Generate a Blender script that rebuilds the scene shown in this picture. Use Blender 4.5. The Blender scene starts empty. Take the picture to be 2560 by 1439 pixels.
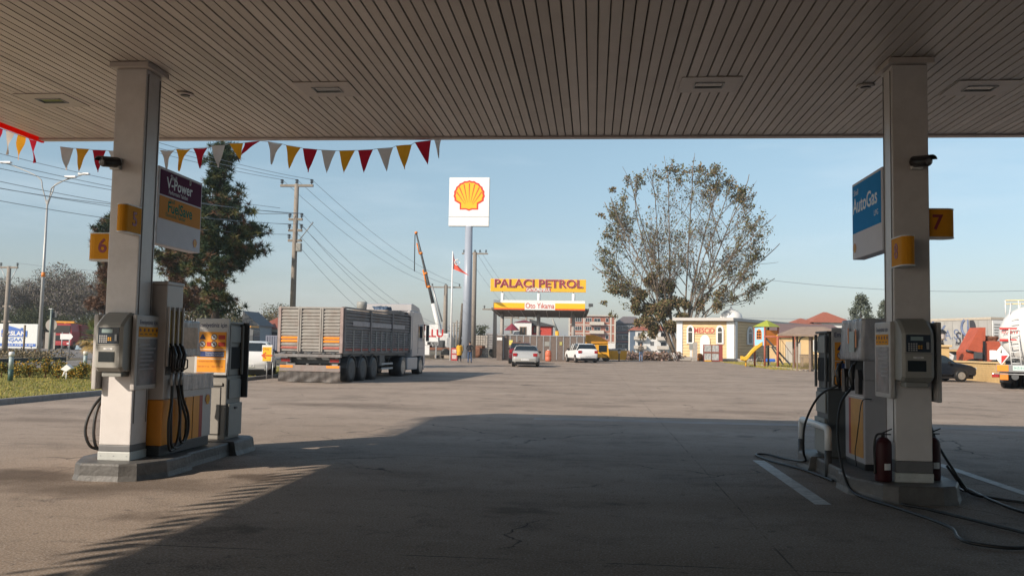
import bpy, bmesh, math, random
from mathutils import Vector, Matrix
import numpy as np
PI=math.pi
S=bpy.context.scene; C=S.collection
# ---------------------------------------------------------------- camera
F=2200.0; CH=1.5
YAW,PITCH,ROLL=math.radians(5.3008),math.radians(3.7696),math.radians(1.0)
cam=bpy.data.cameras.new('camera'); co=bpy.data.objects.new('camera',cam); C.objects.link(co)
cam.sensor_width=36; cam.lens=F/2560*36; cam.clip_start=.05; cam.clip_end=6000
RM=Matrix.Rotation(YAW,3,'Z')@Matrix.Rotation(PI/2+PITCH,3,'X')@Matrix.Rotation(ROLL,3,'Z')
co.matrix_world=Matrix.Translation((0,0,CH))@RM.to_4x4(); S.camera=co
# ---------------------------------------------------------------- light
w=bpy.data.worlds.new('World'); S.world=w; w.use_nodes=True
nt=w.node_tree; nt.nodes.clear()
SE=30.4; SR=math.degrees(math.atan2(-1.195,-1.21))%360
sky=nt.nodes.new('ShaderNodeTexSky'); sky.sky_type='NISHITA'; sky.sun_disc=False
sky.sun_elevation=math.radians(SE); sky.sun_rotation=math.radians(SR); sky.air_density=1.0; sky.dust_density=.8; sky.ozone_density=1.6
bg=nt.nodes.new('ShaderNodeBackground'); bg.inputs[1].default_value=.14
out=nt.nodes.new('ShaderNodeOutputWorld')
tc=nt.nodes.new('ShaderNodeTexCoord'); mp=nt.nodes.new('ShaderNodeMapping'); mp.inputs['Scale'].default_value=(1.2,1.2,7)
nz=nt.nodes.new('ShaderNodeTexNoise'); nz.inputs['Scale'].default_value=2.2; nz.inputs['Detail'].default_value=7; nz.inputs['Roughness'].default_value=.6
cr=nt.nodes.new('ShaderNodeValToRGB'); cr.color_ramp.elements[0].position=.48; cr.color_ramp.elements[1].position=.78
cr.color_ramp.elements[1].color=(.30,.30,.30,1)
mx=nt.nodes.new('ShaderNodeMixRGB'); mx.inputs[2].default_value=(6.2,6.9,7.4,1)
L=nt.links.new
L(tc.outputs['Generated'],mp.inputs[0]); L(mp.outputs[0],nz.inputs[0]); L(nz.outputs[0],cr.inputs[0])
L(cr.outputs[0],mx.inputs[0]); tn=nt.nodes.new('ShaderNodeMixRGB'); tn.blend_type='MULTIPLY'; tn.inputs[0].default_value=1; 
sz_=nt.nodes.new('ShaderNodeSeparateXYZ'); L(tc.outputs['Generated'],sz_.inputs[0]); rp=nt.nodes.new('ShaderNodeValToRGB'); L(sz_.outputs[2],rp.inputs[0])
rp.color_ramp.elements[0].position=0; rp.color_ramp.elements[0].color=(.72,.68,.78,1); rp.color_ramp.elements[1].position=.22; rp.color_ramp.elements[1].color=(1.12,1.10,.97,1); L(rp.outputs[0],tn.inputs[2])
L(sky.outputs[0],tn.inputs[1]); L(tn.outputs[0],mx.inputs[1]); L(mx.outputs[0],bg.inputs[0]); L(bg.outputs[0],out.inputs[0])
sl=bpy.data.lights.new('sun','SUN'); sl.energy=5.0; sl.angle=math.radians(.5); sl.color=(1,.88,.74)
so=bpy.data.objects.new('sun',sl); C.objects.link(so); so.location=(-30,-30,30)
so.rotation_euler=Vector((1.195,1.21,-1)).to_track_quat('-Z','Y').to_euler()
S.view_settings.view_transform='Standard'; S.view_settings.look='None'; S.view_settings.exposure=0; S.view_settings.gamma=1
S.view_settings.use_curve_mapping=False
S.cycles.volume_bounces=0; S.cycles.max_bounces=8; S.cycles.diffuse_bounces=1; S.cycles.transparent_max_bounces=16
# ---------------------------------------------------------------- helpers
def gz(Y): return .005*min(max(Y-30,0),60)
def ray(px,py): return RM@Vector(((px-1280)/F,-(py-719.5)/F,-1))
def at(px,py,Y):
    d=ray(px,py); return Vector((0,0,CH))+d*(Y/d.y)
def gr(px,py):
    d=ray(px,py); z=0
    for _ in range(30):
        p=Vector((0,0,CH))+d*((z-CH)/d.z); z=gz(p.y)
    return p
def X(px,Y,py=860): return at(px,py,Y).x
def Zp(px,py,Y): return at(px,py,Y).z
MATS={}
def pm(n,col,rough=.6,metal=0,var=.12,sc=6.,bump=0,bsc=None,spec=.5,trans=0,stain=None,st=.5,alpha=1,stretch=None):
    if n in MATS: return MATS[n]
    m=bpy.data.materials.new(n); m.use_nodes=True; t=m.node_tree; b=t.nodes['Principled BSDF']
    b.inputs['Roughness'].default_value=rough; b.inputs['Metallic'].default_value=metal
    b.inputs['Specular IOR Level'].default_value=spec
    co_=t.nodes.new('ShaderNodeTexCoord'); src=co_.outputs['Object']
    if stretch:
        mpp=t.nodes.new('ShaderNodeMapping'); mpp.inputs['Scale'].default_value=stretch; t.links.new(src,mpp.inputs[0]); src=mpp.outputs[0]
    n1=t.nodes.new('ShaderNodeTexNoise'); n1.inputs['Scale'].default_value=sc; n1.inputs['Detail'].default_value=6; n1.inputs['Roughness'].default_value=.65
    t.links.new(src,n1.inputs[0])
    r=t.nodes.new('ShaderNodeValToRGB'); e=r.color_ramp.elements
    e[0].position=.3; e[1].position=.7
    e[0].color=(*[c*(1-var) for c in col],1); e[1].color=(*[min(c*(1+var),1) for c in col],1)
    t.links.new(n1.outputs[0],r.inputs[0]); res=r.outputs[0]
    if stain:
        n2=t.nodes.new('ShaderNodeTexNoise'); n2.inputs['Scale'].default_value=sc*.35; n2.inputs['Detail'].default_value=8; n2.inputs['Roughness'].default_value=.7
        t.links.new(src,n2.inputs[0]); r2=t.nodes.new('ShaderNodeValToRGB'); r2.color_ramp.elements[0].position=.5; r2.color_ramp.elements[1].position=.72
        r2.color_ramp.elements[1].color=(st,st,st,1)
        t.links.new(n2.outputs[0],r2.inputs[0]); mm=t.nodes.new('ShaderNodeMixRGB'); mm.inputs[2].default_value=(*stain,1)
        t.links.new(r2.outputs[0],mm.inputs[0]); t.links.new(res,mm.inputs[1]); res=mm.outputs[0]
    t.links.new(res,b.inputs['Base Color'])
    if bump:
        n3=t.nodes.new('ShaderNodeTexNoise'); n3.inputs['Scale'].default_value=bsc or sc*6; n3.inputs['Detail'].default_value=4
        t.links.new(src,n3.inputs[0]); bp=t.nodes.new('ShaderNodeBump'); bp.inputs['Strength'].default_value=bump; bp.inputs['Distance'].default_value=.02
        t.links.new(n3.outputs[0],bp.inputs['Height']); t.links.new(bp.outputs[0],b.inputs['Normal'])
    if trans: b.inputs['Transmission Weight'].default_value=trans
    if alpha<1: b.inputs['Alpha'].default_value=alpha
    MATS[n]=m; return m
class MB:
    def __init__(s): s.v=[]; s.f=[]; s.m=[]; s.sm=[]
    def add(s,vs,fs,mi=0,sm=False):
        o=len(s.v); s.v+= [tuple(v) for v in vs]
        for f in fs: s.f.append(tuple(i+o for i in f)); s.m.append(mi); s.sm.append(sm)
        return s
    def box(s,x0,x1,y0,y1,z0,z1,mi=0,M=None):
        vs=[(x0,y0,z0),(x1,y0,z0),(x1,y1,z0),(x0,y1,z0),(x0,y0,z1),(x1,y0,z1),(x1,y1,z1),(x0,y1,z1)]
        if M is not None: vs=[M@Vector(v) for v in vs]
        return s.add(vs,[(0,3,2,1),(4,5,6,7),(0,1,5,4),(1,2,6,5),(2,3,7,6),(3,0,4,7)],mi)
    def bbox(s,x0,x1,y0,y1,z0,z1,b=.01,mi=0,M=None):
        "box with all twelve edges chamfered"
        b=min(b,(x1-x0)/2.2,(y1-y0)/2.2,(z1-z0)/2.2)
        bm=bmesh.new(); bmesh.ops.create_cube(bm,size=1)
        for v in bm.verts: v.co=Vector(((x0+x1)/2+v.co.x*(x1-x0),(y0+y1)/2+v.co.y*(y1-y0),(z0+z1)/2+v.co.z*(z1-z0)))
        bmesh.ops.bevel(bm,geom=list(bm.edges),offset=b,segments=2,affect='EDGES',profile=.6)
        bm.verts.index_update(); vs=[v.co.copy() for v in bm.verts]
        if M is not None: vs=[M@v for v in vs]
        s.add(vs,[[v.index for v in f.verts] for f in bm.faces],mi); bm.free(); return s
    def prism(s,pts,a0,a1,axis='y',mi=0,M=None):
        "polygon pts (u,v) extruded; axis y: (x,z); x: (y,z); z: (x,y)"
        def mk(u,v,a): return {'y':(u,a,v),'x':(a,u,v),'z':(u,v,a)}[axis]
        n=len(pts); vs=[mk(u,v,a0) for u,v in pts]+[mk(u,v,a1) for u,v in pts]
        if M is not None: vs=[M@Vector(v) for v in vs]
        fs=[tuple(range(n)),tuple(range(2*n-1,n-1,-1))]+[(i,i+n,(i+1)%n+n,(i+1)%n) for i in range(n)]
        return s.add(vs,fs,mi)
    def tube(s,path,r,n=8,mi=0,cap=True,sm=True):
        P=[Vector(p) for p in path]; k=len(P); rs=r if hasattr(r,'__len__') else [r]*k
        vs=[]; prev=None
        for i,p in enumerate(P):
            d=(P[min(i+1,k-1)]-P[max(i-1,0)])
            if d.length<1e-9: d=Vector((0,0,1))
            d.normalize()
            if prev is None:
                a=Vector((0,0,1)) if abs(d.z)<.9 else Vector((1,0,0)); u=d.cross(a).normalized()
            else:
                u=prev-d*prev.dot(d)
                u=u.normalized() if u.length>1e-6 else d.orthogonal().normalized()
            prev=u; v=d.cross(u)
            for j in range(n):
                t=2*PI*j/n; vs.append(p+(u*math.cos(t)+v*math.sin(t))*rs[i])
        fs=[(i*n+j,i*n+(j+1)%n,(i+1)*n+(j+1)%n,(i+1)*n+j) for i in range(k-1) for j in range(n)]
        o=len(s.v); s.add(vs,fs,mi,sm)
        if cap: s.add([],[],mi); s.f+=[tuple(o+j for j in range(n))[::-1],tuple(o+(k-1)*n+j for j in range(n))]; s.m+=[mi,mi]; s.sm+=[False,False]
        return s
    def lathe(s,prof,c=(0,0,0),n=20,mi=0,axis='z',sm=True):
        c=Vector(c); vs=[]
        for r,h in prof:
            for j in range(n):
                t=2*PI*j/n; a,b=r*math.cos(t),r*math.sin(t)
                vs.append(c+Vector({'z':(a,b,h),'y':(a,h,b),'x':(h,a,b)}[axis]))
        k=len(prof); fs=[(i*n+j,i*n+(j+1)%n,(i+1)*n+(j+1)%n,(i+1)*n+j) for i in range(k-1) for j in range(n)]
        o=len(s.v); s.add(vs,fs,mi,sm)
        s.f+=[tuple(o+j for j in range(n))[::-1],tuple(o+(k-1)*n+j for j in range(n))]; s.m+=[mi,mi]; s.sm+=[False,False]
        return s
    def quad(s,a,b,c,d,mi=0): return s.add([a,b,c,d],[(0,1,2,3)],mi)
    def build(s,name,mats,parent=None,loc=None,rz=0,fix=True):
        me=bpy.data.meshes.new(name); me.from_pydata(s.v,[],s.f)
        if not isinstance(mats,(list,tuple)): mats=[mats]
        for m in mats: me.materials.append(m)
        me.polygons.foreach_set('material_index',s.m); me.polygons.foreach_set('use_smooth',s.sm); me.update()
        if fix and len(s.f)<60000:
            bm=bmesh.new(); bm.from_mesh(me); bmesh.ops.recalc_face_normals(bm,faces=bm.faces); bm.to_mesh(me); bm.free()
        o=bpy.data.objects.new(name,me); C.objects.link(o)
        if parent: o.parent=parent
        if loc is not None: o.location=loc
        o.rotation_euler=(0,0,rz); return o
def tag(o,label,cat,group=None,kind=None):
    o['label']=label; o['category']=cat
    if group: o['group']=group
    if kind: o['kind']=kind
    return o
def thing(name,label,cat,loc=(0,0,0),rz=0,group=None):
    o=bpy.data.objects.new(name,None); C.objects.link(o); o.location=loc; o.rotation_euler=(0,0,rz); o.empty_display_size=.2
    return tag(o,label,cat,group)
def struct(o): o['kind']='structure'; return o
def copy_tree(o,parent=None):
    c=o.copy(); C.objects.link(c); c.parent=parent
    for ch in list(o.children): copy_tree(ch,c)
    return c
def text(body,size,mat,parent,loc,rz=0,name='lettering',ext=.002,width=None,off=0,tilt=PI/2,align='CENTER',spacing=1):
    cu=bpy.data.curves.new('t','FONT'); cu.body=body; cu.size=size; cu.extrude=ext; cu.offset=off; cu.align_x=align; cu.align_y='CENTER'; cu.space_character=spacing; cu.resolution_u=3
    o=bpy.data.objects.new('t',cu); C.objects.link(o); dg=bpy.context.evaluated_depsgraph_get(); dg.update()
    me=bpy.data.meshes.new_from_object(o.evaluated_get(dg)); bpy.data.objects.remove(o); bpy.data.curves.remove(cu)
    xs=[v.co.x for v in me.vertices]
    if width and xs:
        k=width/(max(xs)-min(xs))
        for v in me.vertices: v.co.x*=k
    me.name=name; me.materials.clear(); me.materials.append(mat)
    r=bpy.data.objects.new(name,me); C.objects.link(r); r.parent=parent; r.location=loc; r.rotation_euler=(tilt,0,rz); return r
# ---------------------------------------------------------------- materials
white=pm('white_enamel',(.74,.70,.68),.38,var=.06,sc=3,stain=(.48,.43,.39),st=.55,bump=.04,bsc=3)
white2=pm('white_paint',(.78,.78,.77),.4,var=.04)
ceilm=pm('ceiling_metal',(.73,.645,.585),.45,var=.08,sc=1.2,stain=(.55,.48,.43),st=.35)
dark=pm('dark_gap',(.02,.02,.02),.9)
greyp=pm('grey_plastic',(.30,.30,.28),.5,var=.06,bump=.05)
greydk=pm('dark_grey',(.07,.075,.08),.5)
black=pm('black_rubber',(.012,.013,.014),.45,var=.3)
blackp=pm('black_plastic',(.02,.02,.022),.35)
red=pm('red_paint',(.55,.03,.03),.35)
redd=pm('deep_red',(.045,.006,.008),.5,spec=.3)
yellow=pm('signal_yellow',(.85,.42,.03),.4,var=.05)
shyel=pm('logo_yellow',(.92,.52,.02),.4,var=.03); shred=pm('logo_red',(.72,.06,.03),.4,var=.03)
orange=pm('orange_paint',(.75,.22,.02),.4)
blue=pm('sign_blue',(.03,.32,.75),.8,var=.03,spec=.15); navy=pm('navy',(.02,.03,.10),.4)
purple=pm('sign_purple',(.13,.035,.09),.8,var=.03,spec=.15); green=pm('sign_green',(.0,.24,.18),.8,spec=.15)
tan=pm('sign_tan',(.80,.36,.10),.8,var=.03,spec=.15)
glass=pm('dark_glass',(.02,.028,.034),.06,var=.1,spec=.8)
steel=pm('galvanised',(.42,.43,.44),.45,metal=.5,var=.15)
conc=pm('kerb_concrete',(.27,.25,.235),.85,var=.15,bump=.4,stain=(.15,.14,.13))
conc_lt=pm('pale_concrete',(.42,.38,.34),.85,var=.2,bump=.3)
kerbp=pm('island_paint',(.125,.12,.115),.5,var=.3,sc=5,bump=.35,bsc=22,stain=(.22,.20,.185),st=.8,spec=.35)
polec=pm('pole_concrete',(.27,.235,.20),.85,var=.15,bump=.3)
rust=pm('rusty_metal',(.22,.10,.06),.8,var=.3)
lcd=pm('lcd_screen',(.30,.40,.40),.3)
silverm=pm('silver_paint',(.52,.52,.50),.28,metal=.35,var=.04); carwhite=pm('car_white',(.80,.80,.79),.22,var=.02); carblack=pm('car_dark',(.012,.016,.024),.15,var=.05)
tailred=pm('tail_light',(.35,.015,.02),.2); amber=pm('amber_marker',(.85,.28,.02),.4)
rimm=pm('alloy_rim',(.45,.44,.42),.35,metal=.6)
skin=pm('skin',(.50,.30,.21),.6); hairm=pm('dark_hair',(.025,.018,.014),.7); denim=pm('denim',(.06,.10,.19),.85,var=.2); coatblack=pm('dark_cloth',(.014,.016,.022),.9)
# ---------------------------------------------------------------- ground
def ground_mat(name,base,warm,joints=True,wet=True):
    m=bpy.data.materials.new(name); m.use_nodes=True; t=m.node_tree; b=t.nodes['Principled BSDF']; b.inputs['Specular IOR Level'].default_value=.12; N=t.nodes.new; K=t.links.new
    g=N('ShaderNodeNewGeometry').outputs['Position']
    def noise(sc,det=6,rough=.65,src=None,dist=0):
        n=N('ShaderNodeTexNoise'); n.inputs['Scale'].default_value=sc; n.inputs['Detail'].default_value=det; n.inputs['Roughness'].default_value=rough; n.inputs['Distortion'].default_value=dist
        K(src or g,n.inputs[0]); return n.outputs[0]
    def ramp(x,a,bb,ca=(0,0,0,1),cb=(1,1,1,1)):
        r=N('ShaderNodeValToRGB'); r.color_ramp.elements[0].position=a; r.color_ramp.elements[1].position=bb; r.color_ramp.elements[0].color=ca; r.color_ramp.elements[1].color=cb; K(x,r.inputs[0]); return r.outputs[0]
    def mix(f,a,c,mode='MIX'):
        x=N('ShaderNodeMixRGB'); x.blend_type=mode
        for i,v in ((0,f),(1,a),(2,c)):
            if isinstance(v,(tuple,float,int)): x.inputs[i].default_value=v if not isinstance(v,tuple) else (*v[:3],1)
            else: K(v,x.inputs[i])
        return x.outputs[0]
    mpp=N('ShaderNodeMapping'); mpp.inputs['Scale'].default_value=(.12,.45,1); mpp.inputs['Rotation'].default_value=(0,0,.25); K(g,mpp.inputs[0]); st=mpp.outputs[0]
    c=mix(ramp(noise(.35,8),.35,.68),base,warm)
    c=mix(ramp(noise(1.0,8,.7,st),.42,.70),c,mix(.24,c,(0,0,0)))           # tyre-dragged grime
    c=mix(mix(.75,(0,0,0),ramp(noise(.55,8,.72),.52,.66)),c,mix(.55,c,(.05,.035,.025)))
    c=mix(mix(.6,(0,0,0),ramp(noise(2.5,7,.7),.55,.72)),c,(.12,.095,.08))
    c=mix(mix(.5,(0,0,0),ramp(noise(7,4,.6),.62,.70)),c,(.07,.055,.045))   # stains
    c=mix(mix(.8,(0,0,0),ramp(noise(.9,3,.5),.66,.74)),c,(.09,.07,.06))     # oil patches
    c=mix(mix(.35,(0,0,0),ramp(noise(60,2),.5,.62)),c,mix(.5,c,(1,1,1)))   # aggregate
    c=mix(mix(.45,(0,0,0),ramp(noise(45,3),.52,.60)),c,mix(.6,c,(0,0,0)))
    # cracks
    v=N('ShaderNodeTexVoronoi'); v.feature='DISTANCE_TO_EDGE'; v.inputs['Scale'].default_value=.32; 
    dn=N('ShaderNodeTexNoise'); dn.inputs['Scale'].default_value=1.5; dn.inputs['Detail'].default_value=6; K(g,dn.inputs[0])
    ad=N('ShaderNodeVectorMath'); ad.operation='MULTIPLY_ADD'; ad.inputs[1].default_value=(.9,.9,0); K(dn.outputs[1],ad.inputs[0]); K(g,ad.inputs[2]); K(ad.outputs[0],v.inputs[0])
    crk=ramp(v.outputs[0],.0,.0045,(1,1,1,1),(0,0,0,1)); msk=ramp(noise(.25,2),.5,.56)
    ck=mix(1.0,crk,msk,'MULTIPLY'); c=mix(ck,c,(.035,.03,.028))
    if joints:
        wn=N('ShaderNodeVectorMath'); wn.operation='MULTIPLY_ADD'; wn.inputs[1].default_value=(1.3,1.3,0); n5=N('ShaderNodeTexNoise'); n5.inputs['Scale'].default_value=1.8; n5.inputs['Detail'].default_value=7; n5.inputs['Roughness'].default_value=.7; K(g,n5.inputs[0]); K(n5.outputs[1],wn.inputs[0]); K(g,wn.inputs[2])
        for px,py,rx,ry,st_ in ((40,1190,1.1,.35,.75),(190,1225,.9,.28,.6),(420,1210,1.0,.25,.5),(655,1192,.55,.2,.75),(900,1012,1.6,.5,.35),(1500,1015,1.2,.35,.3),(1180,955,3,.9,.3),(380,1290,.5,.15,.5),(1850,1030,1.4,.4,.3),(1280,1275,.5,.12,.5),(760,1010,1.2,.3,.4),(120,1050,1.2,.3,.35),(560,1330,.35,.1,.5)):
            q=gr(px,py); a1=N('ShaderNodeVectorMath'); a1.operation='SUBTRACT'; a1.inputs[1].default_value=(q.x+.65,q.y+.65,0); K(wn.outputs[0],a1.inputs[0])
            a2=N('ShaderNodeVectorMath'); a2.operation='MULTIPLY'; a2.inputs[1].default_value=(1/rx,1/(ry*2.2),0); K(a1.outputs[0],a2.inputs[0]); a3=N('ShaderNodeVectorMath'); a3.operation='LENGTH'; K(a2.outputs[0],a3.inputs[0])
            f=ramp(a3.outputs['Value'],.35,1.0,(st_,st_,st_,1),(0,0,0,1)); c=mix(f,c,(.075,.055,.042))
        sp=N('ShaderNodeSeparateXYZ'); K(ad.outputs[0] if False else g,sp.inputs[0])
        def joint(sock,period,off,wd):
            a=N('ShaderNodeMath'); a.operation='ADD'; a.inputs[1].default_value=off+1000*period; K(sock,a.inputs[0])
            md=N('ShaderNodeMath'); md.operation='MODULO'; md.inputs[1].default_value=period; K(a.outputs[0],md.inputs[0])
            s2=N('ShaderNodeMath'); s2.operation='SUBTRACT'; s2.inputs[1].default_value=period/2; K(md.outputs[0],s2.inputs[0])
            ab=N('ShaderNodeMath'); ab.operation='ABSOLUTE'; K(s2.outputs[0],ab.inputs[0])
            ls=N('ShaderNodeMath'); ls.operation='LESS_THAN'; ls.inputs[1].default_value=wd; K(ab.outputs[0],ls.inputs[0]); return ls.outputs[0]
        jn=ramp(noise(1.3,3),.4,.55)
        for s_,p_,o_ in ((sp.outputs[1],5.6,2.8-11.9),(sp.outputs[0],7.4,3.7-1.4)):
            f=joint(s_,p_,o_,.008); f=mix(1.0,f,jn,'MULTIPLY'); c=mix(mix(.6 if p_>6 else .9,(0,0,0),f),c,(.045,.04,.035))
    K(c,b.inputs['Base Color'])
    rr=ramp(noise(1.0,5,.6,st),.35,.7,(.75,.75,.75,1),(1,1,1,1)); K(rr,b.inputs['Roughness'])
    bp=N('ShaderNodeBump'); bp.inputs['Strength'].default_value=.25; bp.inputs['Distance'].default_value=.01; K(noise(55,3),bp.inputs['Height']); K(bp.outputs[0],b.inputs['Normal'])
    MATS[name]=m; return m
fore=ground_mat('forecourt_concrete',(.315,.245,.19),(.40,.312,.245))
roadm=ground_mat('road_asphalt',(.20,.185,.175),(.25,.23,.215),joints=False)
dirt=pm('dry_earth',(.17,.135,.09),.95,var=.35,sc=.5,bump=.5,bsc=8,stain=(.09,.10,.04),st=.8)
grassm=pm('grass_soil',(.23,.20,.035),.95,var=.35,sc=2.5,bump=.6,bsc=30,stain=(.10,.12,.025),st=.8)
def sheet(name,pts,dz,mat):
    "polygon on the ground, cut along the slope's break lines"
    bm=bmesh.new(); f=bm.faces.new([bm.verts.new((x,y,0)) for x,y in pts])
    for Y in (30,90):
        bmesh.ops.bisect_plane(bm,geom=bm.verts[:]+bm.edges[:]+bm.faces[:],plane_co=(0,Y,0),plane_no=(0,1,0))
    for v in bm.verts: v.co.z=gz(v.co.y)+dz
    bmesh.ops.triangulate(bm,faces=bm.faces); bmesh.ops.recalc_face_normals(bm,faces=bm.faces)
    if sum(f.normal.z for f in bm.faces)<0: bmesh.ops.reverse_faces(bm,faces=bm.faces)
    me=bpy.data.meshes.new(name); bm.to_mesh(me); bm.free(); me.materials.append(mat)
    o=bpy.data.objects.new(name,me); C.objects.link(o); return o
struct(sheet('ground',[(-3000,-200),(3000,-200),(3000,4000),(-3000,4000)],-.03,dirt))
struct(sheet('forecourt',[(-13.2,-60),(60,-60),(60,60),(34,75),(22,78),(9,92),(-12,90),(-12,79),(-15,70),(-22,66),(-22,60),(-13.2,56)],0,fore))
struct(sheet('road',[(-32.5,-20),(-25,-20),(-25,62),(-20,80),(-22,88),(-90,160),(-150,150),(-32.5,56)],-.008,roadm))
def kerb(name,pts,wd=.15,h=.13,mat=conc,seg=1.0):
    mb=MB()
    for (a,b) in zip(pts[:-1],pts[1:]):
        a=Vector((*a,0)); b=Vector((*b,0)); d=(b-a); n=max(1,int(d.length/seg)); u=d.normalized(); q=Vector((-u.y,u.x,0))*wd/2
        for i in range(n):
            p=a+d*(i/n)+u*.006; r=a+d*((i+1)/n)-u*.006; z0,z1=gz(p.y),gz(r.y)
            ch=.025
            prof=[(-1,-.06),(1,-.06),(1,h-ch),(.75,h),(-.75,h),(-1,h-ch)]
            vs=[(p.x+q.x*s,p.y+q.y*s,z0+z) for s,z in prof]+[(r.x+q.x*s,r.y+q.y*s,z1+z) for s,z in prof]
            mb.add(vs,[tuple(range(6)),tuple(range(11,5,-1))]+[(i,i+6,(i+1)%6+6,(i+1)%6) for i in range(6)])
    return struct(mb.build(name,mat))
lawn=struct(sheet('lawn',[(-25,5),(-13.2,5),(-13.2,44),(-14.2,47),(-19,47),(-25,44)],.09,grassm))
kerb('lawn_kerb',[(-13.12,5),(-13.12,44),(-14.2,47.1),(-19,47.1)],mat=conc)
kerb('road_kerb',[(-25.05,5),(-25.05,44)])
struct(sheet('verge',[(-70,0),(-32.7,0),(-32.7,52),(-36,55),(-70,66)],.12,dirt))
kerb('verge_kerb',[(-32.6,0),(-32.6,52),(-36,55)],h=.22,mat=pm('dark_kerb',(.05,.055,.05),.9))
mk=pm('road_marking',(.62,.60,.56),.7,var=.2,sc=14,stain=(.30,.27,.24),st=.9)
for x0,x1,y0,y1 in ((2.19,2.35,9.0,12.4),(4.62,4.76,8.3,12.6)): struct(sheet('painted_line',[(x0,y0),(x1,y0),(x1,y1),(x0,y1)],.004,mk))
for x in (-25.5,-32.0): struct(sheet('road_line',[(x,-5),(x+.14,-5),(x+.14,55),(x,55)],-.004,mk))
struct(sheet('drain_strip',[(-1.2,18.15),(14,18.35),(14,18.95),(-1.2,18.75)],.004,pm('drain_concrete',(.36,.32,.29),.9,var=.25,sc=1,stain=(.26,.22,.19),st=.9,spec=.1)))
a=[gr(1850,903),gr(1893,913),gr(1990,925),gr(2060,929)]
pg=[(p.x,p.y) for p in a]+[(20,60),(34,76),(30,90),(17,90)]
struct(sheet('playground_grass',pg,.03,grassm)); kerb('playground_kerb',[(p.x,p.y) for p in a],h=.1,mat=conc_lt)
# short grass tufts on the lawn (uncountable)
random.seed(3)
gb=MB()
for i in range(26000):
    x=random.uniform(-24.8,-13.3); y=random.uniform(14,46.5)
    if y>44 and x>-14.5: continue
    z=gz(y)+.09; h=random.uniform(.03,.075); a_=random.uniform(0,PI); dx,dy=.012*math.cos(a_),.012*math.sin(a_); l=random.uniform(-.03,.03)
    gb.add([(x-dx,y-dy,z),(x+dx,y+dy,z),(x+l,y+l,z+h)],[(0,1,2)],random.choice((0,0,0,1,1,2)))
for i in range(9000):
    x=random.uniform(10,22); y=random.uniform(60,88)
    if not (x>a[3].x-3 and y> 62): continue
    z=gz(y)+.03; h=random.uniform(.04,.12)
    gb.add([(x-.03,y,z),(x+.03,y,z),(x,y,z+h)],[(0,1,2)],random.choice((0,1,2)))
tag(gb.build('grass',[pm('blade_green',(.20,.21,.03),.8),pm('blade_yellow',(.38,.30,.05),.8),pm('blade_dry',(.36,.27,.11),.8)],fix=False),'short green and yellow grass on the lawns','grass',kind='stuff')
# ---------------------------------------------------------------- canopy
CX0,CX1,CY0,CY1,CZ=-8.64,22.0,-13.0,12.85,4.6  # rear and right reach enlarged out of view to cut sky light underneath
cano=thing('fuel_canopy','large petrol station canopy with slatted metal ceiling over the pumps','canopy',(0,0,CZ))
mb=MB(); p=.1133; n=int((CX1-CX0-.1)/p)
for i in range(n):
    x=CX0+.05+i*p+random.uniform(-.002,.002); z=random.uniform(-.003,.003)
    mb.prism([(x,.022),(x+.006,z),(x+p-.013,z),(x+p-.007,.022)],CY0+.05,CY1-.05,'y',random.choice((0,0,0,1,2)))
mb.build('ceiling_slats',[ceilm,pm('ceiling_metal_b',(.67,.59,.535),.45,var=.08,sc=1.1,stain=(.5,.43,.38),st=.35),pm('ceiling_metal_c',(.77,.68,.62),.42,var=.06,sc=1.4)],cano)
MB().box(CX0+.04,CX1-.04,CY0+.04,CY1-.04,.022,.05).build('ceiling_backing',dark,cano)
MB().box(CX0,CX1,CY0,CY1,.051,.9).build('roof_deck',greyp,cano)
trim=MB()
trim.bbox(CX0-.0,CX1,CY1-.05,CY1+.05,-.025,.06,.008)
trim.build('edge_trim',pm('edge_trim',(.60,.50,.47),.4),cano)
fa=MB(); fa.box(CX0,CX1,CY1+.053,CY1+.10,-.02,.62,0).box(CX0,CX1,CY1+.053,CY1+.10,.623,.92,1)
fa.build('front_fascia',[white2,shyel],cano)
redl=bpy.data.materials.new('red_fascia'); redl.use_nodes=True
t=redl.node_tree; b=t.nodes['Principled BSDF']; b.inputs['Base Color'].default_value=(.80,.035,.02,1); b.inputs['Roughness'].default_value=.35
tr=t.nodes.new('ShaderNodeBsdfTranslucent'); tr.inputs[0].default_value=(.95,.06,.02,1); ms=t.nodes.new('ShaderNodeMixShader'); ms.inputs[0].default_value=.55
t.links.new(b.outputs[0],ms.inputs[1]); t.links.new(tr.outputs[0],ms.inputs[2]); t.links.new(ms.outputs[0],t.nodes['Material Output'].inputs[0])
MB().box(CX0-.045,CX0-.003,CY0,CY1+.1,-.04,.30).build('red_fascia_band',redl,cano)
MB().box(CX0-.045,CX0-.003,CY0,CY1+.1,.303,.92).build('side_fascia',shyel,cano)
MB().box(CX1+.003,CX1+.05,CY0,CY1+.1,-.02,.92).build('right_fascia',white2,cano)
MB().box(CX0,CX1,CY0-.05,CY0-.003,-.02,.92).build('rear_fascia',white2,cano)
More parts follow.
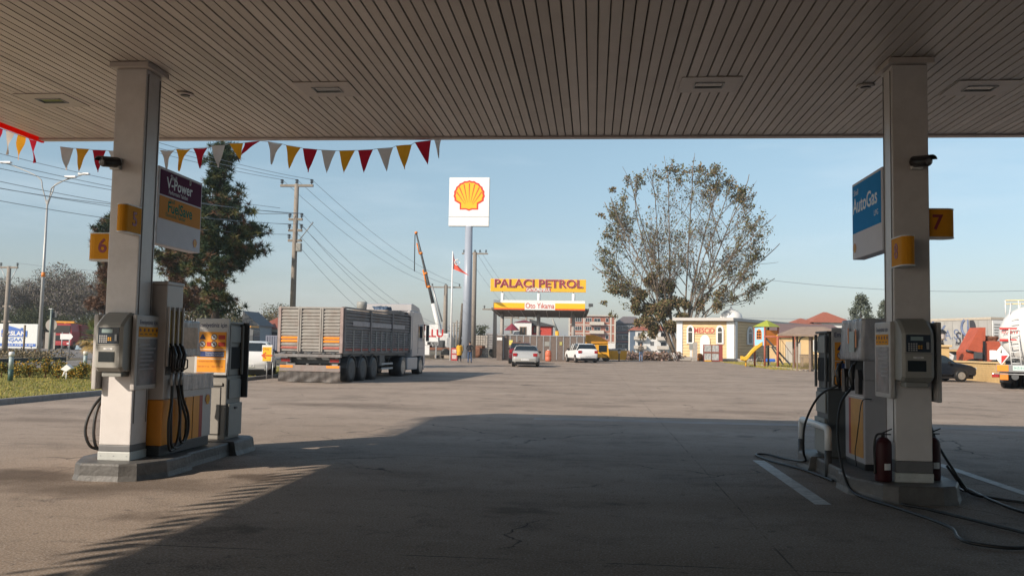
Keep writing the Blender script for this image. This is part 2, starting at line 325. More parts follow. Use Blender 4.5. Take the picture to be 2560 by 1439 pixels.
# recessed lights: frame, housing, glass
fr=pm('light_frame',(.60,.53,.49),.4,var=.04)
def make_light(label,x,y):
    o=thing('ceiling_light',label,'light fitting',(x,y,CZ),0,'recessed lights in the canopy ceiling')
    A,B,c,d=.34,.17,.30,.105
    m=MB()
    for q in ((-A,A,-c,-d),(-A,A,d,c),(-A,-B,-d,d),(B,A,-d,d)): m.box(q[0],q[1],q[2],q[3],-.012,-.003)
    m.build('frame',fr,o)
    m=MB(); 
    for q in ((-B,B,-d,-d+.012),(-B,B,d-.012,d),(-B,-B+.012,-d,d),(B-.012,B,-d,d)): m.box(q[0]+(.0003 if q[0]>-B else 0),q[1],q[2],q[3],-.022,.0)
    m.build('rim',steel,o)
    MB().box(-B+.013,B-.013,-d+.013,d-.013,-.009,-.004).build('lens',pm('lamp_lens',(.03,.06,.065),.12,spec=.6),o)
    return o
for lb,x,y in (('recessed square ceiling light at far left, left of the left canopy column',-7.07,10.71),('recessed ceiling light between the left column and the middle of the canopy',-3.27,10.34),('recessed ceiling light left of the right column, near the middle of the canopy',1.32,10.31),('recessed ceiling light at far right, right of the right canopy column',4.46,10.54)): make_light(lb,x,y)
for lb,x,y in (('small round ceiling speaker right of the left canopy column',-5.14+.0,10.46),('small round dark ceiling speaker left of the right canopy column',3.13,10.4)):
    o=thing('ceiling_speaker',lb,'ceiling speaker',(x,y,CZ),0,'round fittings in the canopy ceiling')
    MB().lathe([(.10,-.004),(.10,-.02),(.085,-.028),(.065,-.03)],n=24).build('ring',fr,o)
    MB().lathe([(.06,-.031),(.058,-.036),(.03,-.038)],n=20).build('grille',blackp,o)
# ---------------------------------------------------------------- logo
def pecten(parent,loc,s,rz=0,name='shell_emblem',th=.006,red_rim=True):
    "fan shell: red outline, yellow face, red ribs; local x right, z up, facing -y"
    o=bpy.data.objects.new(name,None)
    out_=[]
    for i in range(25):
        a=math.radians(-112+i*224/24); rr=1+.022*math.cos(i*PI)
        out_.append((math.sin(a)*rr,.05+math.cos(a)*.95*rr))
    right=[(.60,-.52),(.60,-.88),(.20,-.88),(0,-.96)]; pts=out_[:]+right+[(-x,z) for x,z in right[:-1]][::-1]
    m=MB(); Mx=Matrix.Translation((0,0,0))
    m.prism([(x*s,z*s) for x,z in pts],-th,0,'y',0)
    inner=[(x*.87,(z+.02)*.86) for x,z in out_]+[(.50,-.44),(.50,-.79),(.17,-.79),(0,-.85),(-.17,-.79),(-.50,-.79),(-.50,-.44)]
    m.prism([(x*s,z*s) for x,z in inner],-th*2,-th-.0005,'y',1)
    for k in range(-3,4):
        a=math.radians(k*24); L0=.62; 
        b0=Vector((math.sin(a)*.25,-.62+math.cos(a)*.22)); b1=Vector((math.sin(a)*.86,.02+math.cos(a)*.80 )); 
        d=(b1-b0).normalized(); q=Vector((-d.y,d.x))
        m.prism([((b0+q*.006)*s)[:],((b0-q*.006)*s)[:],((b1-q*.035)*s)[:],((b1+q*.035)*s)[:]],-th*3,-th*2-.0005,'y',0)
    ob=m.build(name,[shred,shyel],parent,loc,rz); return ob
# ---------------------------------------------------------------- islands
def island(name,label,cx,y0,mir):
    o=thing(name,label,'pump island',(cx,y0,0))
    def ring(y_a,y_b,hw,nose_f,nose_b,h=.18,fl=.045):
        def poly(g):
            W=hw+g; pts=[]
            if nose_f: pts+=[(-W*.62,y_a+.10-g),(-W*.40,y_a-g),(W*.40,y_a-g),(W*.70,y_a+.08-g),(W,y_a+.42-g*.3)]
            else: pts+=[(-W,y_a),(W,y_a)]
            if nose_b: pts+=[(W,y_b-.2),(W*.75,y_b+g),(-W*.75,y_b+g),(-W,y_b-.2)]
            else: pts+=[(W,y_b),(-W,y_b)]
            if nose_f: pts+=[(-W,y_a+.55-g*.3)]
            return pts
        a,b_,c=poly(fl),poly(fl*.45),poly(0); n=len(a); m=MB()
        vs=[(x,y,-.02) for x,y in a]+[(x,y,.055) for x,y in b_]+[(x,y,h-.02) for x,y in poly(.012)]+[(x,y,h) for x,y in c]
        fs=[(r*n+i,r*n+(i+1)%n,(r+1)*n+(i+1)%n,(r+1)*n+i) for r in range(3) for i in range(n)]+[tuple(3*n+i for i in range(n))]
        return m.add(vs,fs)
    ring(0,1.0,.52,True,False).build('kerb_nose',kerbp,o)
    ring(1.003,2.3,.43,False,False,h=.17,fl=.03).build('middle_slab',kerbp,o)
    ring(2.303,3.15,.50,False,True,h=.18,fl=.06).build('kerb_tail',kerbp,o)
    return o
LCX,RCX=-5.19,3.26
island('pump_island','painted concrete island under the left pump and column','' or LCX,9.0,1)
island('pump_island','painted concrete island under the right pump and column',RCX,9.2,-1)
def column(label,x0,x1,y0,y1,bz):
    cx,cy=(x0+x1)/2,(y0+y1)/2; o=thing('canopy_column',label,'column',(cx,cy,.18)); hx,hy=(x1-x0)/2,(y1-y0)/2
    H=CZ-.18-.1
    MB().bbox(-hx,hx,-hy,hy,bz+.001,H+.029,.012).build('cladding',white,o)
    m=MB()
    for sx in (-1,1):
        for yy in (-hy+.045,hy-.04):
            xa,xb=sorted((sx*(hx+.001),sx*(hx+.007))); m.box(xa,xb,yy-.006,yy+.006,.4,H-.02)
    m.build('seam',pm('seam_grey',(.22,.20,.19),.6),o)
    MB().bbox(-hx-.002,hx+.002,-hy-.002,hy+.002,.096,bz,.01).build('grey_base_band',pm('grey_band',(.17,.17,.175),.5,var=.1),o)
    MB().bbox(-hx-.008,hx+.008,-hy-.008,hy+.008,0,.095,.01).build('skirting',pm('skirting',(.55,.57,.55),.4),o)
    m=MB()
    for xx in (-hx+.03,0,hx-.03): m.lathe([(.006,-.003),(.006,0)],(xx,-hy-.009,.05),8,0,'y')
    m.build('screw',steel,o)
    MB().bbox(-hx-.05,hx+.05,-hy-.07,hy+.07,H+.03,H+.092,.008).build('capital',fr,o)
    return o
column('left white canopy column with numbers 5 and 6',-5.37,-5.015,9.27,9.62,.165)
column('right white canopy column with numbers 7 and 8',3.11,3.475,9.45,9.76,.215)
# ---------------------------------------------------------------- small things on columns
numy=pm('number_yellow',(.80,.34,.02),.7,var=.04,spec=.2); numtx=pm('number_text',(.28,.03,.05),.5)
def number_box(digit,label,loc,rz,flip,w_=.10,L_=.29):
    "local: sticks out along -y, digit on the +x (flip=1) or -x side"
    o=thing('number_sign',label,'number sign',loc,rz); h=.31
    def prof(g): 
        pts=[(-w_+g,0)]; 
        for i in range(9):
            a=PI+ i*PI/8; pts.append((math.cos(a)*(w_-g),-L_+w_+math.sin(a)*(w_-g)))
        return pts+[(w_-g,0)]
    MB().prism(prof(.004),-h/2+.012,h/2-.012,'z').build('body',numy,o)
    MB().prism(prof(0),h/2-.0118,h/2,'z').prism(prof(0),-h/2,-h/2+.0118,'z').build('rim',white2,o)
    text(digit,.22,numtx,o,((w_-.003)*flip,-(L_-w_)*.5,0),PI/2*flip,'digit',off=.004)
    return o
number_box('5','yellow sign with number 5 on the front of the left column',(-5.055,9.265,2.80),0,1,.062,.34)
number_box('6','yellow sign with number 6 on the left side of the left column',(-5.375,9.42,2.53),-PI/2,1)
number_box('8','yellow sign with number 8 on the front of the right column',(3.155,9.445,2.53),0,-1,.07,.34)
number_box('7','yellow sign with number 7 on the right side of the right column',(3.48,9.60,2.86),PI/2,-1)
def cctv(label,loc,yaw):
    o=thing('security_camera',label,'security camera',loc)
    MB().bbox(-.045,.045,-.05,0,-.05,.05,.008).build('mount',white2,o)
    m=MB(); R_=Matrix.Rotation(yaw,4,'Z')@Matrix.Rotation(math.radians(8),4,'X')
    def tf(mb): mb.v=[tuple(Matrix.Translation((0,-.09,.0))@R_@Vector(v)) for v in mb.v]; return mb
    tf(MB().lathe([(.035,.08),(.042,.06),(.042,-.10),(.036,-.112)],(0,0,0),18,0,'y')).build('housing',blackp,o)
    tf(MB().lathe([(.034,-.113),(.024,-.118),(.012,-.12)],(0,0,0),16,0,'y')).build('lens',pm('ir_lens',(.16,.16,.17),.15),o)
    hood=MB(); pts=[(math.cos(a)*.052,math.sin(a)*.052) for a in [math.radians(q) for q in range(20,161,14)]]+[(math.cos(a)*.047,math.sin(a)*.047) for a in [math.radians(q) for q in range(160,19,-14)]]
    tf(hood.prism(pts,-.15,.06,'y')).build('sun_hood',blackp,o)
    MB().tube([(0,-.04,0),(0,-.09,-.02)],.014).build('arm',steel,o)
    o.scale=(1.25,1.25,1.25); return o
cctv('black bullet security camera on the left column above number 5',(-5.31,9.268,3.44),math.radians(-14))
cctv('black bullet security camera on the right column above number 8',(3.34,9.448,3.47),math.radians(20))
# payment terminals
def terminal(label,loc,flip):
    "wall terminal hanging on the column; local front faces -y; flip mirrors the keypad column"
    o=thing('payment_terminal',label,'payment terminal',loc)
    W,D,Hh=.155,.27,.63
    prof=[(0,0),(0,Hh),(-.06,Hh+.012),(-.13,Hh-.01),(-D+.03,Hh-.10),(-D,Hh-.14),(-D,.045),(-D+.05,0)]
    m=MB(); n=len(prof)
    rings=[(-W,.93),(-W+.03,1.0),(W-.03,1.0),(W,.93)]
    vs=[]
    for x,k in rings: vs+=[(x,y*k,Hh/2+(z-Hh/2)*(.95 if k<1 else 1)) for y,z in prof]
    fs=[(r*n+i,r*n+(i+1)%n,(r+1)*n+(i+1)%n,(r+1)*n+i) for r in range(3) for i in range(n)]+[tuple(range(n)),tuple(3*n+i for i in range(n))]
    m.add(vs,fs); m.build('casing',pm('terminal_casing',(.36,.35,.32),.45,var=.06),o)
    f=-D
    x0=-.11 if flip>0 else -.10
    MB().bbox(-.118,.118,f-.006,f-.001,.30,.475,.003).build('keypad_panel',navy if False else pm('keypad_navy',(.015,.03,.05),.25),o)
    MB().box(-.075,.045,f-.009,f-.0065,.415,.455).build('display',lcd,o)
    m=MB(); m2=MB()
    for r in range(4):
        for c in range(4): m.box(-.10+c*.024,-.085+c*.024,f-.011,f-.0065,.312+r*.021,.326+r*.021)
        for c in range(4,6):
            if r in(1,2): m2.box(-.10+c*.024,-.085+c*.024,f-.011,f-.0065,.312+r*.021,.326+r*.021)
    m.build('key_block',pm('key_grey',(.45,.45,.46),.5),o); m2.build('yellow_keys',yellow,o)
    MB().bbox(.075,.1,f-.016,f-.0065,.33,.40,.003).build('card_slot',steel,o)
    MB().box(-.05,.05,f-.004,f-.001,.235,.255).build('name_plate',white2,o)
    text('ÖDEME',.014,navy,o,(0,f-.0065,.245),0,ext=.0003)
    MB().bbox(-.105,.075,f-.004,f-.001,.105,.215,.003).build('receipt_window',glass,o)
    MB().box(-W+.02,W-.02,f-.003,f-.0015,.285,.288).build('joint_line',dark,o)
    m=MB(); m.bbox(-.10,.12,-.2,-.03,-.055,-.002,.01); m.build('bracket',greyp,o)
    return o
terminal('beige payment terminal with keypad, sunlit below, on the left column',(-5.16,9.268,1.15),1)
terminal('shaded grey payment terminal with keypad on the right column',(3.25,9.448,1.21),1)
postm=pm('poster',(.16,.17,.19),.25,var=.5,sc=5,stain=(.35,.22,.20),st=.8)
def side_panel(label,x,y0,y1,z0,z1,face):
    o=thing('notice_panel',label,'notice board',(x,y0,z0)); w_=y1-y0; h=z1-z0
    MB().bbox(0,.05*face,0,w_,0,h,.012) if face>0 else None
    xa,xb=(0,.05) if face>0 else (-.05,0)
    MB().bbox(xa,xb,0,w_,0,h,.012).build('frame',pm('panel_frame',(.52,.49,.47),.4),o)
    e=.0505*face; e2=.053*face; a_,b_=sorted((e,e2))
    MB().box(a_,b_,.05,w_-.05,h-.24,h-.13).build('yellow_notice',numy,o)
    MB().box(a_,b_,.05,w_-.05,.05,h-.26).build('poster',postm,o)
    rz=PI/2*face
    text('Emniyetiniz için',.07,navy,o,(e2,w_/2,h-.08),rz,width=w_*.74,ext=.0005)
    m=MB(); c_=.055*face; aa,bb=sorted((e2,c_))
    for i in range(5):
        m.lathe([(.018,aa),(.018,bb)],(0,.08+i*(w_-.16)/4,h-.165),12,0,'x')
    for i in range(4): m.box(aa,bb,.08+i*.1,.13+i*.1,h-.215,h-.205)
    m.build('pictogram',pm('pictogram_brown',(.10,.03,.02),.5),o)
    m=MB()
    for i in range(7): m.box(aa,bb,.08,w_-.08-random.uniform(0,.15),.22+i*.045,.235+i*.045)
    m.build('small_print',pm('print_pale',(.34,.33,.35),.5),o)
    return o
side_panel('framed safety notice panel on the right side of the left column',-4.995,9.17,9.69,.95,1.77,1)
side_panel('sunlit edge of notice panel on the left side of the left column',-5.385,9.17,9.69,.95,1.77,-1)
side_panel('framed notice panel on the left side of the right column',3.098,9.40,9.90,1.03,1.82,-1)
side_panel('grey notice panel edge on the right side of the right column',3.502,9.38,9.90,1.0,1.82,1)
# hanging price-like signs
def flag_sign(label,x,y0,y1,z0,z1,face,kind):
    o=thing('hanging_sign',label,'sign',(x,y0,z0)); w_,h=y1-y0,z1-z0
    MB().bbox(-.075,.075,0,w_,0,h,.012).build('casing',pm('sign_casing',(.86,.84,.88),.7,var=.03,spec=.2),o)
    MB().tube([(0,-.3,h*.85),(0,.05,h*.85)],.025).tube([(0,-.3,h*.2),(0,.05,h*.2)],.025).build('bracket',greydk,o)
    e=.0755*face; e2=.079*face; a_,b_=sorted((e,e2)); rz=PI/2*face
    if kind=='fuel':
        MB().box(a_,b_,.03,w_-.03,h*.645,h-.035).build('purple_field',purple,o)
        MB().box(a_,b_,.03,w_-.03,h*.335,h*.625).build('tan_field',tan,o)
        text('Shell',.09,white2,o,(e2,.36,h*.90),rz,ext=.001); text('V-Power',.19,white2,o,(e2,.53,h*.81),rz,ext=.001,off=.003)
        text('Performans Yakıtları',.075,white2,o,(e2,.50,h*.70),rz,ext=.001,width=.5)
        MB().tube([(e2,.80+math.cos(t_)*.018,h*.93+math.sin(t_)*.032) for t_ in [i*PI/6 for i in range(13)]],.006,6).build('ring_mark',white2,o)
        text('Shell',.075,green,o,(e2,.34,h*.585),rz,ext=.001); text('FuelSave',.19,green,o,(e2,.56,h*.50),rz,ext=.001,off=.003); text('Ekonomik Yakıtlar',.07,green,o,(e2,.45,h*.40),rz,ext=.001)
        pecten(o,(e2,w_-.16,h*.12),.055,rz,th=.001)
    else:
        MB().box(a_,b_,.03,w_-.03,h*.335,h-.035).build('blue_field',blue,o)
        text('Shell',.10,white2,o,(e2,w_-.18,h*.86),rz,ext=.001); text('AutoGas',.26,white2,o,(e2,w_-.52,h*.68),rz,ext=.001,off=.004); text('LPG',.09,white2,o,(e2,.2,h*.48),rz,ext=.001)
        pecten(o,(e2,w_-.11,h*.14),.06,rz,th=.001)
    return o
flag_sign('purple and tan V-Power and FuelSave sign behind the left column',-5.23,9.92,11.08,2.64,3.57,1,'fuel')
flag_sign('blue AutoGas sign behind the right column',3.28,10.1,11.24,2.64,3.58,-1,'gas')
# ---------------------------------------------------------------- hoses and nozzles
def spline(pts,n=10):
    P=[Vector(p) for p in pts]; P=[P[0]*2-P[1]]+P+[P[-1]*2-P[-2]]; out=[]
    for i in range(1,len(P)-2):
        for k in range(n):
            t=k/n; a,b_,c,d=P[i-1:i+3]
            out.append(.5*((2*b_)+(c-a)*t+(2*a-5*b_+4*c-d)*t*t+(3*b_-a-3*c+d)*t**3))
    out.append(P[-2]); return out
def hose(parent,pts,r=.016): return MB().tube(spline(pts),r,8).build('hose',black,parent)
def nozzle(parent,loc,face):
    "holstered nozzle: body, spout, guard"
    x,y,z=loc; m=MB()
    m.tube([(x,y,z+.16),(x+.03*face,y,z+.06),(x+.02*face,y,z-.06),(x+.01*face,y,z-.14)],[.02,.032,.026,.018],10)
    m.tube([(x+.01*face,y,z+.03),(x+.075*face,y,z+.0),(x+.075*face,y,z-.09),(x+.02*face,y,z-.12)],.009,6)
    m.tube([(x,y,z+.15),(x-.03*face,y,z+.19)],[.018,.012],8)
    return m.build('nozzle',blackp,parent)
# left dispenser
Lp=thing('fuel_dispenser','white and orange fuel dispenser with three nozzles on the left island','fuel pump',(0,0,0))
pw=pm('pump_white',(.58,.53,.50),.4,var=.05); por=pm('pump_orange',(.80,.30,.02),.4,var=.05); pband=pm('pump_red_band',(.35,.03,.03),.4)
x0,x1=-5.55,-4.86
MB().bbox(x0,x1,9.66,10.06,.822,2.13,.012).build('tower',pw,Lp)
MB().bbox(x0-.01,x1+.01,9.65,10.07,2.1305,2.17,.012).build('tower_cap',pw,Lp)
MB().bbox(x0,x1,9.66,10.06,.302,.82,.012).build('tower_orange_base',por,Lp)
MB().bbox(x0,x1-.02,9.66,10.95,.18,.30,.01).build('plinth',pm('pump_plinth',(.05,.055,.06),.5),Lp)
MB().bbox(x0,x1,10.065,10.95,.302,1.06,.012).build('lower_cabinet',pw,Lp)
m=MB(); m.box(x1+.001,x1+.004,10.08,10.60,.31,.82,0); m.box(x1+.001,x1+.004,10.603,10.69,.31,.82,1); m.build('colour_panel',[por,pband],Lp)
m=MB()
for i in range(2): m.box(x1+.0045,x1+.008,10.22+i*.2,10.225+i*.2,.31,.82)
m.build('panel_gap',dark,Lp)
pecten(Lp,(x1+.005,10.83,.76),.065,PI/2,th=.001)
# plastic wrap over lower cabinet and display
wrap=pm('plastic_wrap',(.62,.58,.56),.18,var=.25,sc=7,bump=.9,bsc=9,stretch=(1,2.6,.6))
def crumple(x0,x1,y0,y1,z0,z1,amp=.012,n=14,seed=1):
    bm=bmesh.new(); bmesh.ops.create_cube(bm,size=1); bmesh.ops.subdivide_edges(bm,edges=bm.edges[:],cuts=n,use_grid_fill=True)
    rd=random.Random(seed); ph=[rd.uniform(0,6) for _ in range(8)]
    for v in bm.verts:
        u=v.co.copy(); x=(x0+x1)/2+u.x*(x1-x0); y=(y0+y1)/2+u.y*(y1-y0); z=(z0+z1)/2+u.z*(z1-z0)
        s=amp*(math.sin(25*y+6*z+ph[0])+math.sin(41*y-17*z+ph[1])*.6+math.sin(33*x+9*z+ph[2])*.8+rd.uniform(-.3,.3))
        d=Vector((u.x,u.y,u.z*.3)); d=d.normalized() if d.length else d
        v.co=Vector((x,y,z))+d*s
    me=bpy.data.meshes.new('w'); bm.to_mesh(me); bm.free(); mb=MB(); mb.add([v.co[:] for v in me.vertices],[tuple(p.vertices) for p in me.polygons],0,True); return mb
crumple(x0-.01,x1+.012,10.08,10.97,.90,1.09,.007,seed=2).build('plastic_cover',wrap,Lp)
MB().tube([(-5.2,10.35,1.06),(-5.2,10.35,1.35)],.03).tube([(-5.2,10.75,1.06),(-5.2,10.75,1.35)],.03).build('display_post',steel,Lp)
MB().bbox(-5.42,-5.04,10.25,10.88,1.32,1.73,.02).build('display_head',pw,Lp)
crumple(-5.435,-5.025,10.235,10.895,1.30,1.745,.009,seed=5).build('display_wrap',wrap,Lp)
MB().box(-5.010,-5.005,10.35,10.8,1.40,1.66).build('display_notice',pm('wrapped_notice',(.42,.27,.18),.3,var=.4,sc=8,stain=(.5,.45,.42)),Lp)
MB().bbox(-5.16,-4.99,10.12,10.30,1.10,1.30,.01).build('keypad_box',blackp,Lp)
# nozzle bays
m=MB()
m.box(x1+.001,x1+.006,9.70,10.03,1.42,1.84); m.build('product_strips',pm('product_label',(.40,.27,.08),.4,var=.4,sc=12,stain=(.05,.10,.09),st=.9),Lp)
MB().box(x1+.001,x1+.007,9.69,10.04,1.10,1.418).build('nozzle_boot',blackp,Lp)
m=MB()
for y in (9.685,9.80,9.915,10.035): m.box(x1+.0075,x1+.03,y-.012,y+.012,1.20,1.88)
m.build('divider',pw,Lp)
for i,y in enumerate((9.74,9.86,9.975)):
    nozzle(Lp,(x1+.05,y,1.27),1)
    MB().tube([(x1+.06,y,1.12),(x1+.055,y,.98)],.021,8).build('swivel_sleeve',steel,Lp)
hx=x1+.06
hose(Lp,[(hx,9.74,1.12),(hx,9.75,.8),(hx+.02,9.66,.55),(hx+.02,9.69,.30),(hx,9.80,.24),(hx,9.93,.34),(hx,9.98,.6),(hx-.01,9.94,.85),(hx-.03,9.90,1.06)])
hose(Lp,[(hx,9.86,1.12),(hx,9.95,.85),(hx+.01,10.12,.55),(hx,10.12,.36),(hx,9.98,.26),(hx,9.80,.3),(hx,9.76,.6),(hx-.02,9.80,1.06)])
hose(Lp,[(hx,9.975,1.12),(hx,10.02,.85),(hx,10.18,.62),(hx,10.20,.42),(hx,10.10,.30),(hx,10.0,.36),(hx-.01,10.0,.7),(hx-.03,10.02,1.06)])
# hoses hanging left of the column (far side of the same pump)
for k,(dx,mt) in enumerate(((.17,black),(.07,black))):
    MB().tube(spline([(-5.56,9.8,.95),(-5.56-dx*.6,9.62,.72),(-5.53-dx,9.55,.48),(-5.52-dx*.7,9.55,.30),(-5.56,9.65,.24)]),.017,8).build('side_hose',mt,Lp)
# grey service units
def service_unit(label,x0,x1,y0,y1,face,prn):
    o=thing('service_unit',label,'service unit')
    zt=1.76; cx=(x0+x1)/2
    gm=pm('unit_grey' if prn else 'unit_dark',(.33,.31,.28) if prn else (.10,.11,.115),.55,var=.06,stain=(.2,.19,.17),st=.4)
    MB().bbox(x0,x1,y0,y1,.18,1.03,.015).build('lower_body',gm,o)
    MB().bbox(x0+.02,x1-.02,y0+.02,y1-.02,1.031,zt-.03,.01).build('upper_body',gm,o)
    MB().bbox(x0-.015,x1+.015,y0-.015,y1+.015,zt-.0295,zt,.012).build('top_cap',gm,o)
    fx=x1 if face>0 else x0
    def sb(d0,d1,ya,yb,za,zb,nm,mat):
        a_,b_=sorted((fx+face*d0,fx+face*d1)); return MB().bbox(a_,b_,ya,yb,za,zb,.008).build(nm,mat,o)
    sb(.001,.03,y0,y0+.05,1.04,zt-.04,'corner_post',gm); sb(.001,.03,y1-.05,y1,1.04,zt-.04,'corner_post',gm)
    sb(-.018,.005,y0+.06,y1-.06,1.48,1.70,'towel_hatch',greyp)
    sb(-.018,.003,y0+.06,y1-.06,1.12,1.42,'bin_opening',dark)
    sb(.001,.02,y0+.05,y1-.03,.72,.98,'drawer',greyp)
    sb(.001,.035,y0+.03,y1-.01,.22,.66,'bucket_door',greyp)
    sb(.0355,.05,y0+.2,y0+.28,.58,.61,'handle',greydk)
    m=MB(); m.tube([(x1-.08,y0-.004,.25),(x1-.08,y0-.004,.88),(x0+.12,y0-.004,.88)],.006,6); m.tube([(x0+.06,y0-.004,.25),(x1-.08,y0-.004,.25)],.006,6); m.build('door_groove',greydk,o)
    MB().bbox(x1-.22,x1-.05,y0-.02,y0-.001,.90,.94,.006).build('latch',gm,o)
    # printed safety panel facing the camera
    px0,px1=(x1-.44,x1+.03) if face>0 else (x0+.04,x0+.50); f=y0-.05; W=px1-px0; za,zb=1.04,1.80; cx=(px0+px1)/2
    pa=MB().bbox(px0,px1,f,f+.03,za,zb,.012).build('safety_board',pm('board_white',(.60,.585,.57),.4,var=.03),o)
    pa['label']='white board with orange safety notices headed Emniyetiniz için'
    MB().box(px0+.035,px1-.035,f-.003,f-.0005,za+.04,zb-.18).build('orange_notice',pm('notice_orange',(.88,.36,.03),.4,var=.03),pa)
    text('Emniyetiniz için',.085,navy,pa,(cx,f-.001,zb-.09),0,width=W*.86,ext=.001,off=.001)
    m=MB(); m.box(px0+.035,px1-.035,f-.005,f-.0035,zb-.42,zb-.412).box(px0+.035,px1-.035,f-.005,f-.0035,zb-.545,zb-.537); m.build('divider_line',white2,pa)
    m=MB(); m.box(px0+.055,px1-.06,f-.006,f-.0035,zb-.515,zb-.44); m.build('blue_notice',pm('notice_blue',(.03,.06,.20),.4),pa)
    text('Pompamızdan güvenliğiniz için',.03,white2,pa,(cx+.05,f-.0065,zb-.462),0,width=W*.55,ext=.0005)
    text('kamera sistemi ile izlenmektedir',.03,white2,pa,(cx+.05,f-.0065,zb-.49),0,width=W*.55,ext=.0005)
    text('Bu istasyonun işletme hakkı ve kaçak ihbarı',.026,red,pa,(cx-.02,f-.0035,zb-.575),0,width=W*.65,ext=.0005)
    text('0264 241 51 16      0264 517 81 66',.028,red,pa,(cx-.01,f-.0035,zb-.645),0,width=W*.75,ext=.0005)
    m=MB(); r=MB(); w3=MB(); k=MB()
    for i,(xx,zz) in enumerate(((px0+.105,zb-.25),(cx+.03,zb-.25),(px0+.105,zb-.345),(cx+.03,zb-.345))):
        if i==0: m.prism([(xx-.045,zz-.03),(xx+.045,zz-.03),(xx,zz+.045)],f-.005,f-.0035,'y'); k.prism([(xx-.012,zz-.02),(xx+.012,zz-.02),(xx,zz+.02)],f-.0065,f-.0052,'y')
        else:
            m.lathe([(.042,f-.005),(.042,f-.0035)],(xx,0,zz),20,0,'y'); w3.lathe([(.034,f-.0065),(.034,f-.0052)],(xx,0,zz),20,0,'y')
            k.prism([(xx-.026,zz+.018),(xx-.018,zz+.026),(xx+.026,zz-.018),(xx+.018,zz-.026)],f-.008,f-.0067,'y'); k.box(xx-.012,xx+.012,f-.0092,f-.0082,zz-.012,zz+.012)
        if i: r.box(xx+.06,xx+.155,f-.005,f-.0035,zz-.028,zz+.028)
    m.build('pictogram_disc',navy,pa); w3.build('pictogram_face',white2,pa); k.build('pictogram_mark',pm('pict_dark',(.08,.03,.03),.5),pa); r.build('red_label',pm('label_red',(.55,.05,.03),.4),pa)
    if prn: MB().bbox(x0+.05,x1+.09,y1+.002,y1+.04,.72,zt,.01).build('rear_board',greydk,o)
    return o
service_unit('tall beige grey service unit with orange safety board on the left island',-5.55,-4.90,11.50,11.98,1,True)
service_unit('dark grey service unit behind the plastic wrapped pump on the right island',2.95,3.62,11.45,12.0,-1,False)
# right dispenser
Rp=thing('fuel_dispenser','white autogas dispenser wrapped in plastic on the right island','fuel pump')
x0,x1,y0,y1=3.07,3.62,10.35,11.12
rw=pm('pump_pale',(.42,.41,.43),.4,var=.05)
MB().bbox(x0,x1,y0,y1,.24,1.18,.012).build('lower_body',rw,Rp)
MB().bbox(x0+.05,x1-.05,y0+.04,y1-.04,1.1805,1.40,.005).build('nozzle_recess',dark,Rp)
MB().bbox(x0,x1,y0,y0+.039,1.181,1.40,.005).bbox(x0,x1,y1-.039,y1,1.181,1.40,.005).build('recess_cheek',rw,Rp)
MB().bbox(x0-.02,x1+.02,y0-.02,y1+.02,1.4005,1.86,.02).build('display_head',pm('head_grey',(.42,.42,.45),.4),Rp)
crumple(x0-.03,x1+.03,y0-.035,y1+.035,1.41,1.88,.011,seed=9).build('plastic_cover',pm('wrap_grey',(.45,.44,.46),.22,var=.35,sc=5,bump=1.0,bsc=8,stretch=(1,2.8,.4)),Rp)
m=MB(); m.box(x0-.052,x0-.048,y0+.12,y0+.17,1.55,1.76).box(x0-.052,x0-.048,y0+.42,y0+.46,1.6,1.78); m.build('orange_label',orange,Rp)
MB().box(x0-.052,x0-.048,y0+.2,y0+.4,1.5,1.74).build('display_screen',lcd,Rp)
m=MB(); m.box(x0-.005,x0-.001,y0+.05,y1-.25,.30,.96,0); m.box(x0-.005,x0-.001,y1-.247,y1-.17,.30,.96,1); m.build('colour_panel',[pm('amber_panel',(.60,.29,.06),.4),pband],Rp)
MB().box(x0-.004,x0-.001,y0+.03,y1-.03,.985,.992).build('trim_line',white2,Rp)
MB().bbox(x0+.0,x1-.0,y0+.01,y1-.01,.17,.239,.01).build('plinth',blackp,Rp)
MB().tube(spline([(3.10,10.2,.98),(3.03,10.30,.95),(3.0,10.33,.7),(3.0,10.42,.5),(3.02,10.55,.35),(3.02,10.5,.2)]),.006,6).build('cable',black,Rp)
for yy in (10.47,11.02):
    m=MB(); m.prism([(yy-.06,1.02),(yy+.06,1.02),(yy+.07,1.2),(yy+.04,1.3),(yy-.04,1.3),(yy-.07,1.2)],x0-.05,x0-.003,'x'); m.build('nozzle_holster',blackp,Rp)
    nozzle(Rp,(x0-.08,yy,1.20),-1)
gh=[(x0-.10,10.47,1.08)]
hose(Rp,[(2.97,10.47,1.10),(2.80,10.30,.92),(2.72,10.15,.62),(2.70,9.95,.30),(2.72,9.70,.06),(2.78,9.35,.022),(2.90,8.9,.022),(3.02,8.3,.022),(3.05,7.9,.022),(2.95,7.5,.022),(3.0,7.3,.022),(3.25,7.2,.022),(3.6,7.4,.022),(3.62,7.75,.022),(3.45,8.2,.022),(3.2,8.8,.022),(3.02,9.02,.03)],.0145)
hose(Rp,[(2.97,11.02,1.10),(2.78,11.2,.95),(2.66,11.4,.6),(2.66,11.5,.25),(2.72,11.7,.1),(2.66,12.5,.022),(2.50,12.95,.022),(2.32,12.9,.022),(2.40,12.2,.022),(2.62,11.5,.022),(2.72,10.9,.022),(2.76,10.5,.022)],.0145)
hose(Rp,[(3.63,10.6,1.05),(3.72,10.3,.8),(3.74,10.0,.5),(3.86,9.85,.22),(3.98,9.9,.05),(4.05,10.3,.022),(4.12,10.2,.022),(4.05,9.4,.022),(4.1,8.7,.022),(4.6,8.2,.022),(5.5,8.4,.022)],.0145)
hose(Rp,[(3.80,9.95,.30),(3.95,9.8,.06),(4.15,9.6,.022),(4.6,9.2,.022),(5.2,9.0,.022)],.0145)
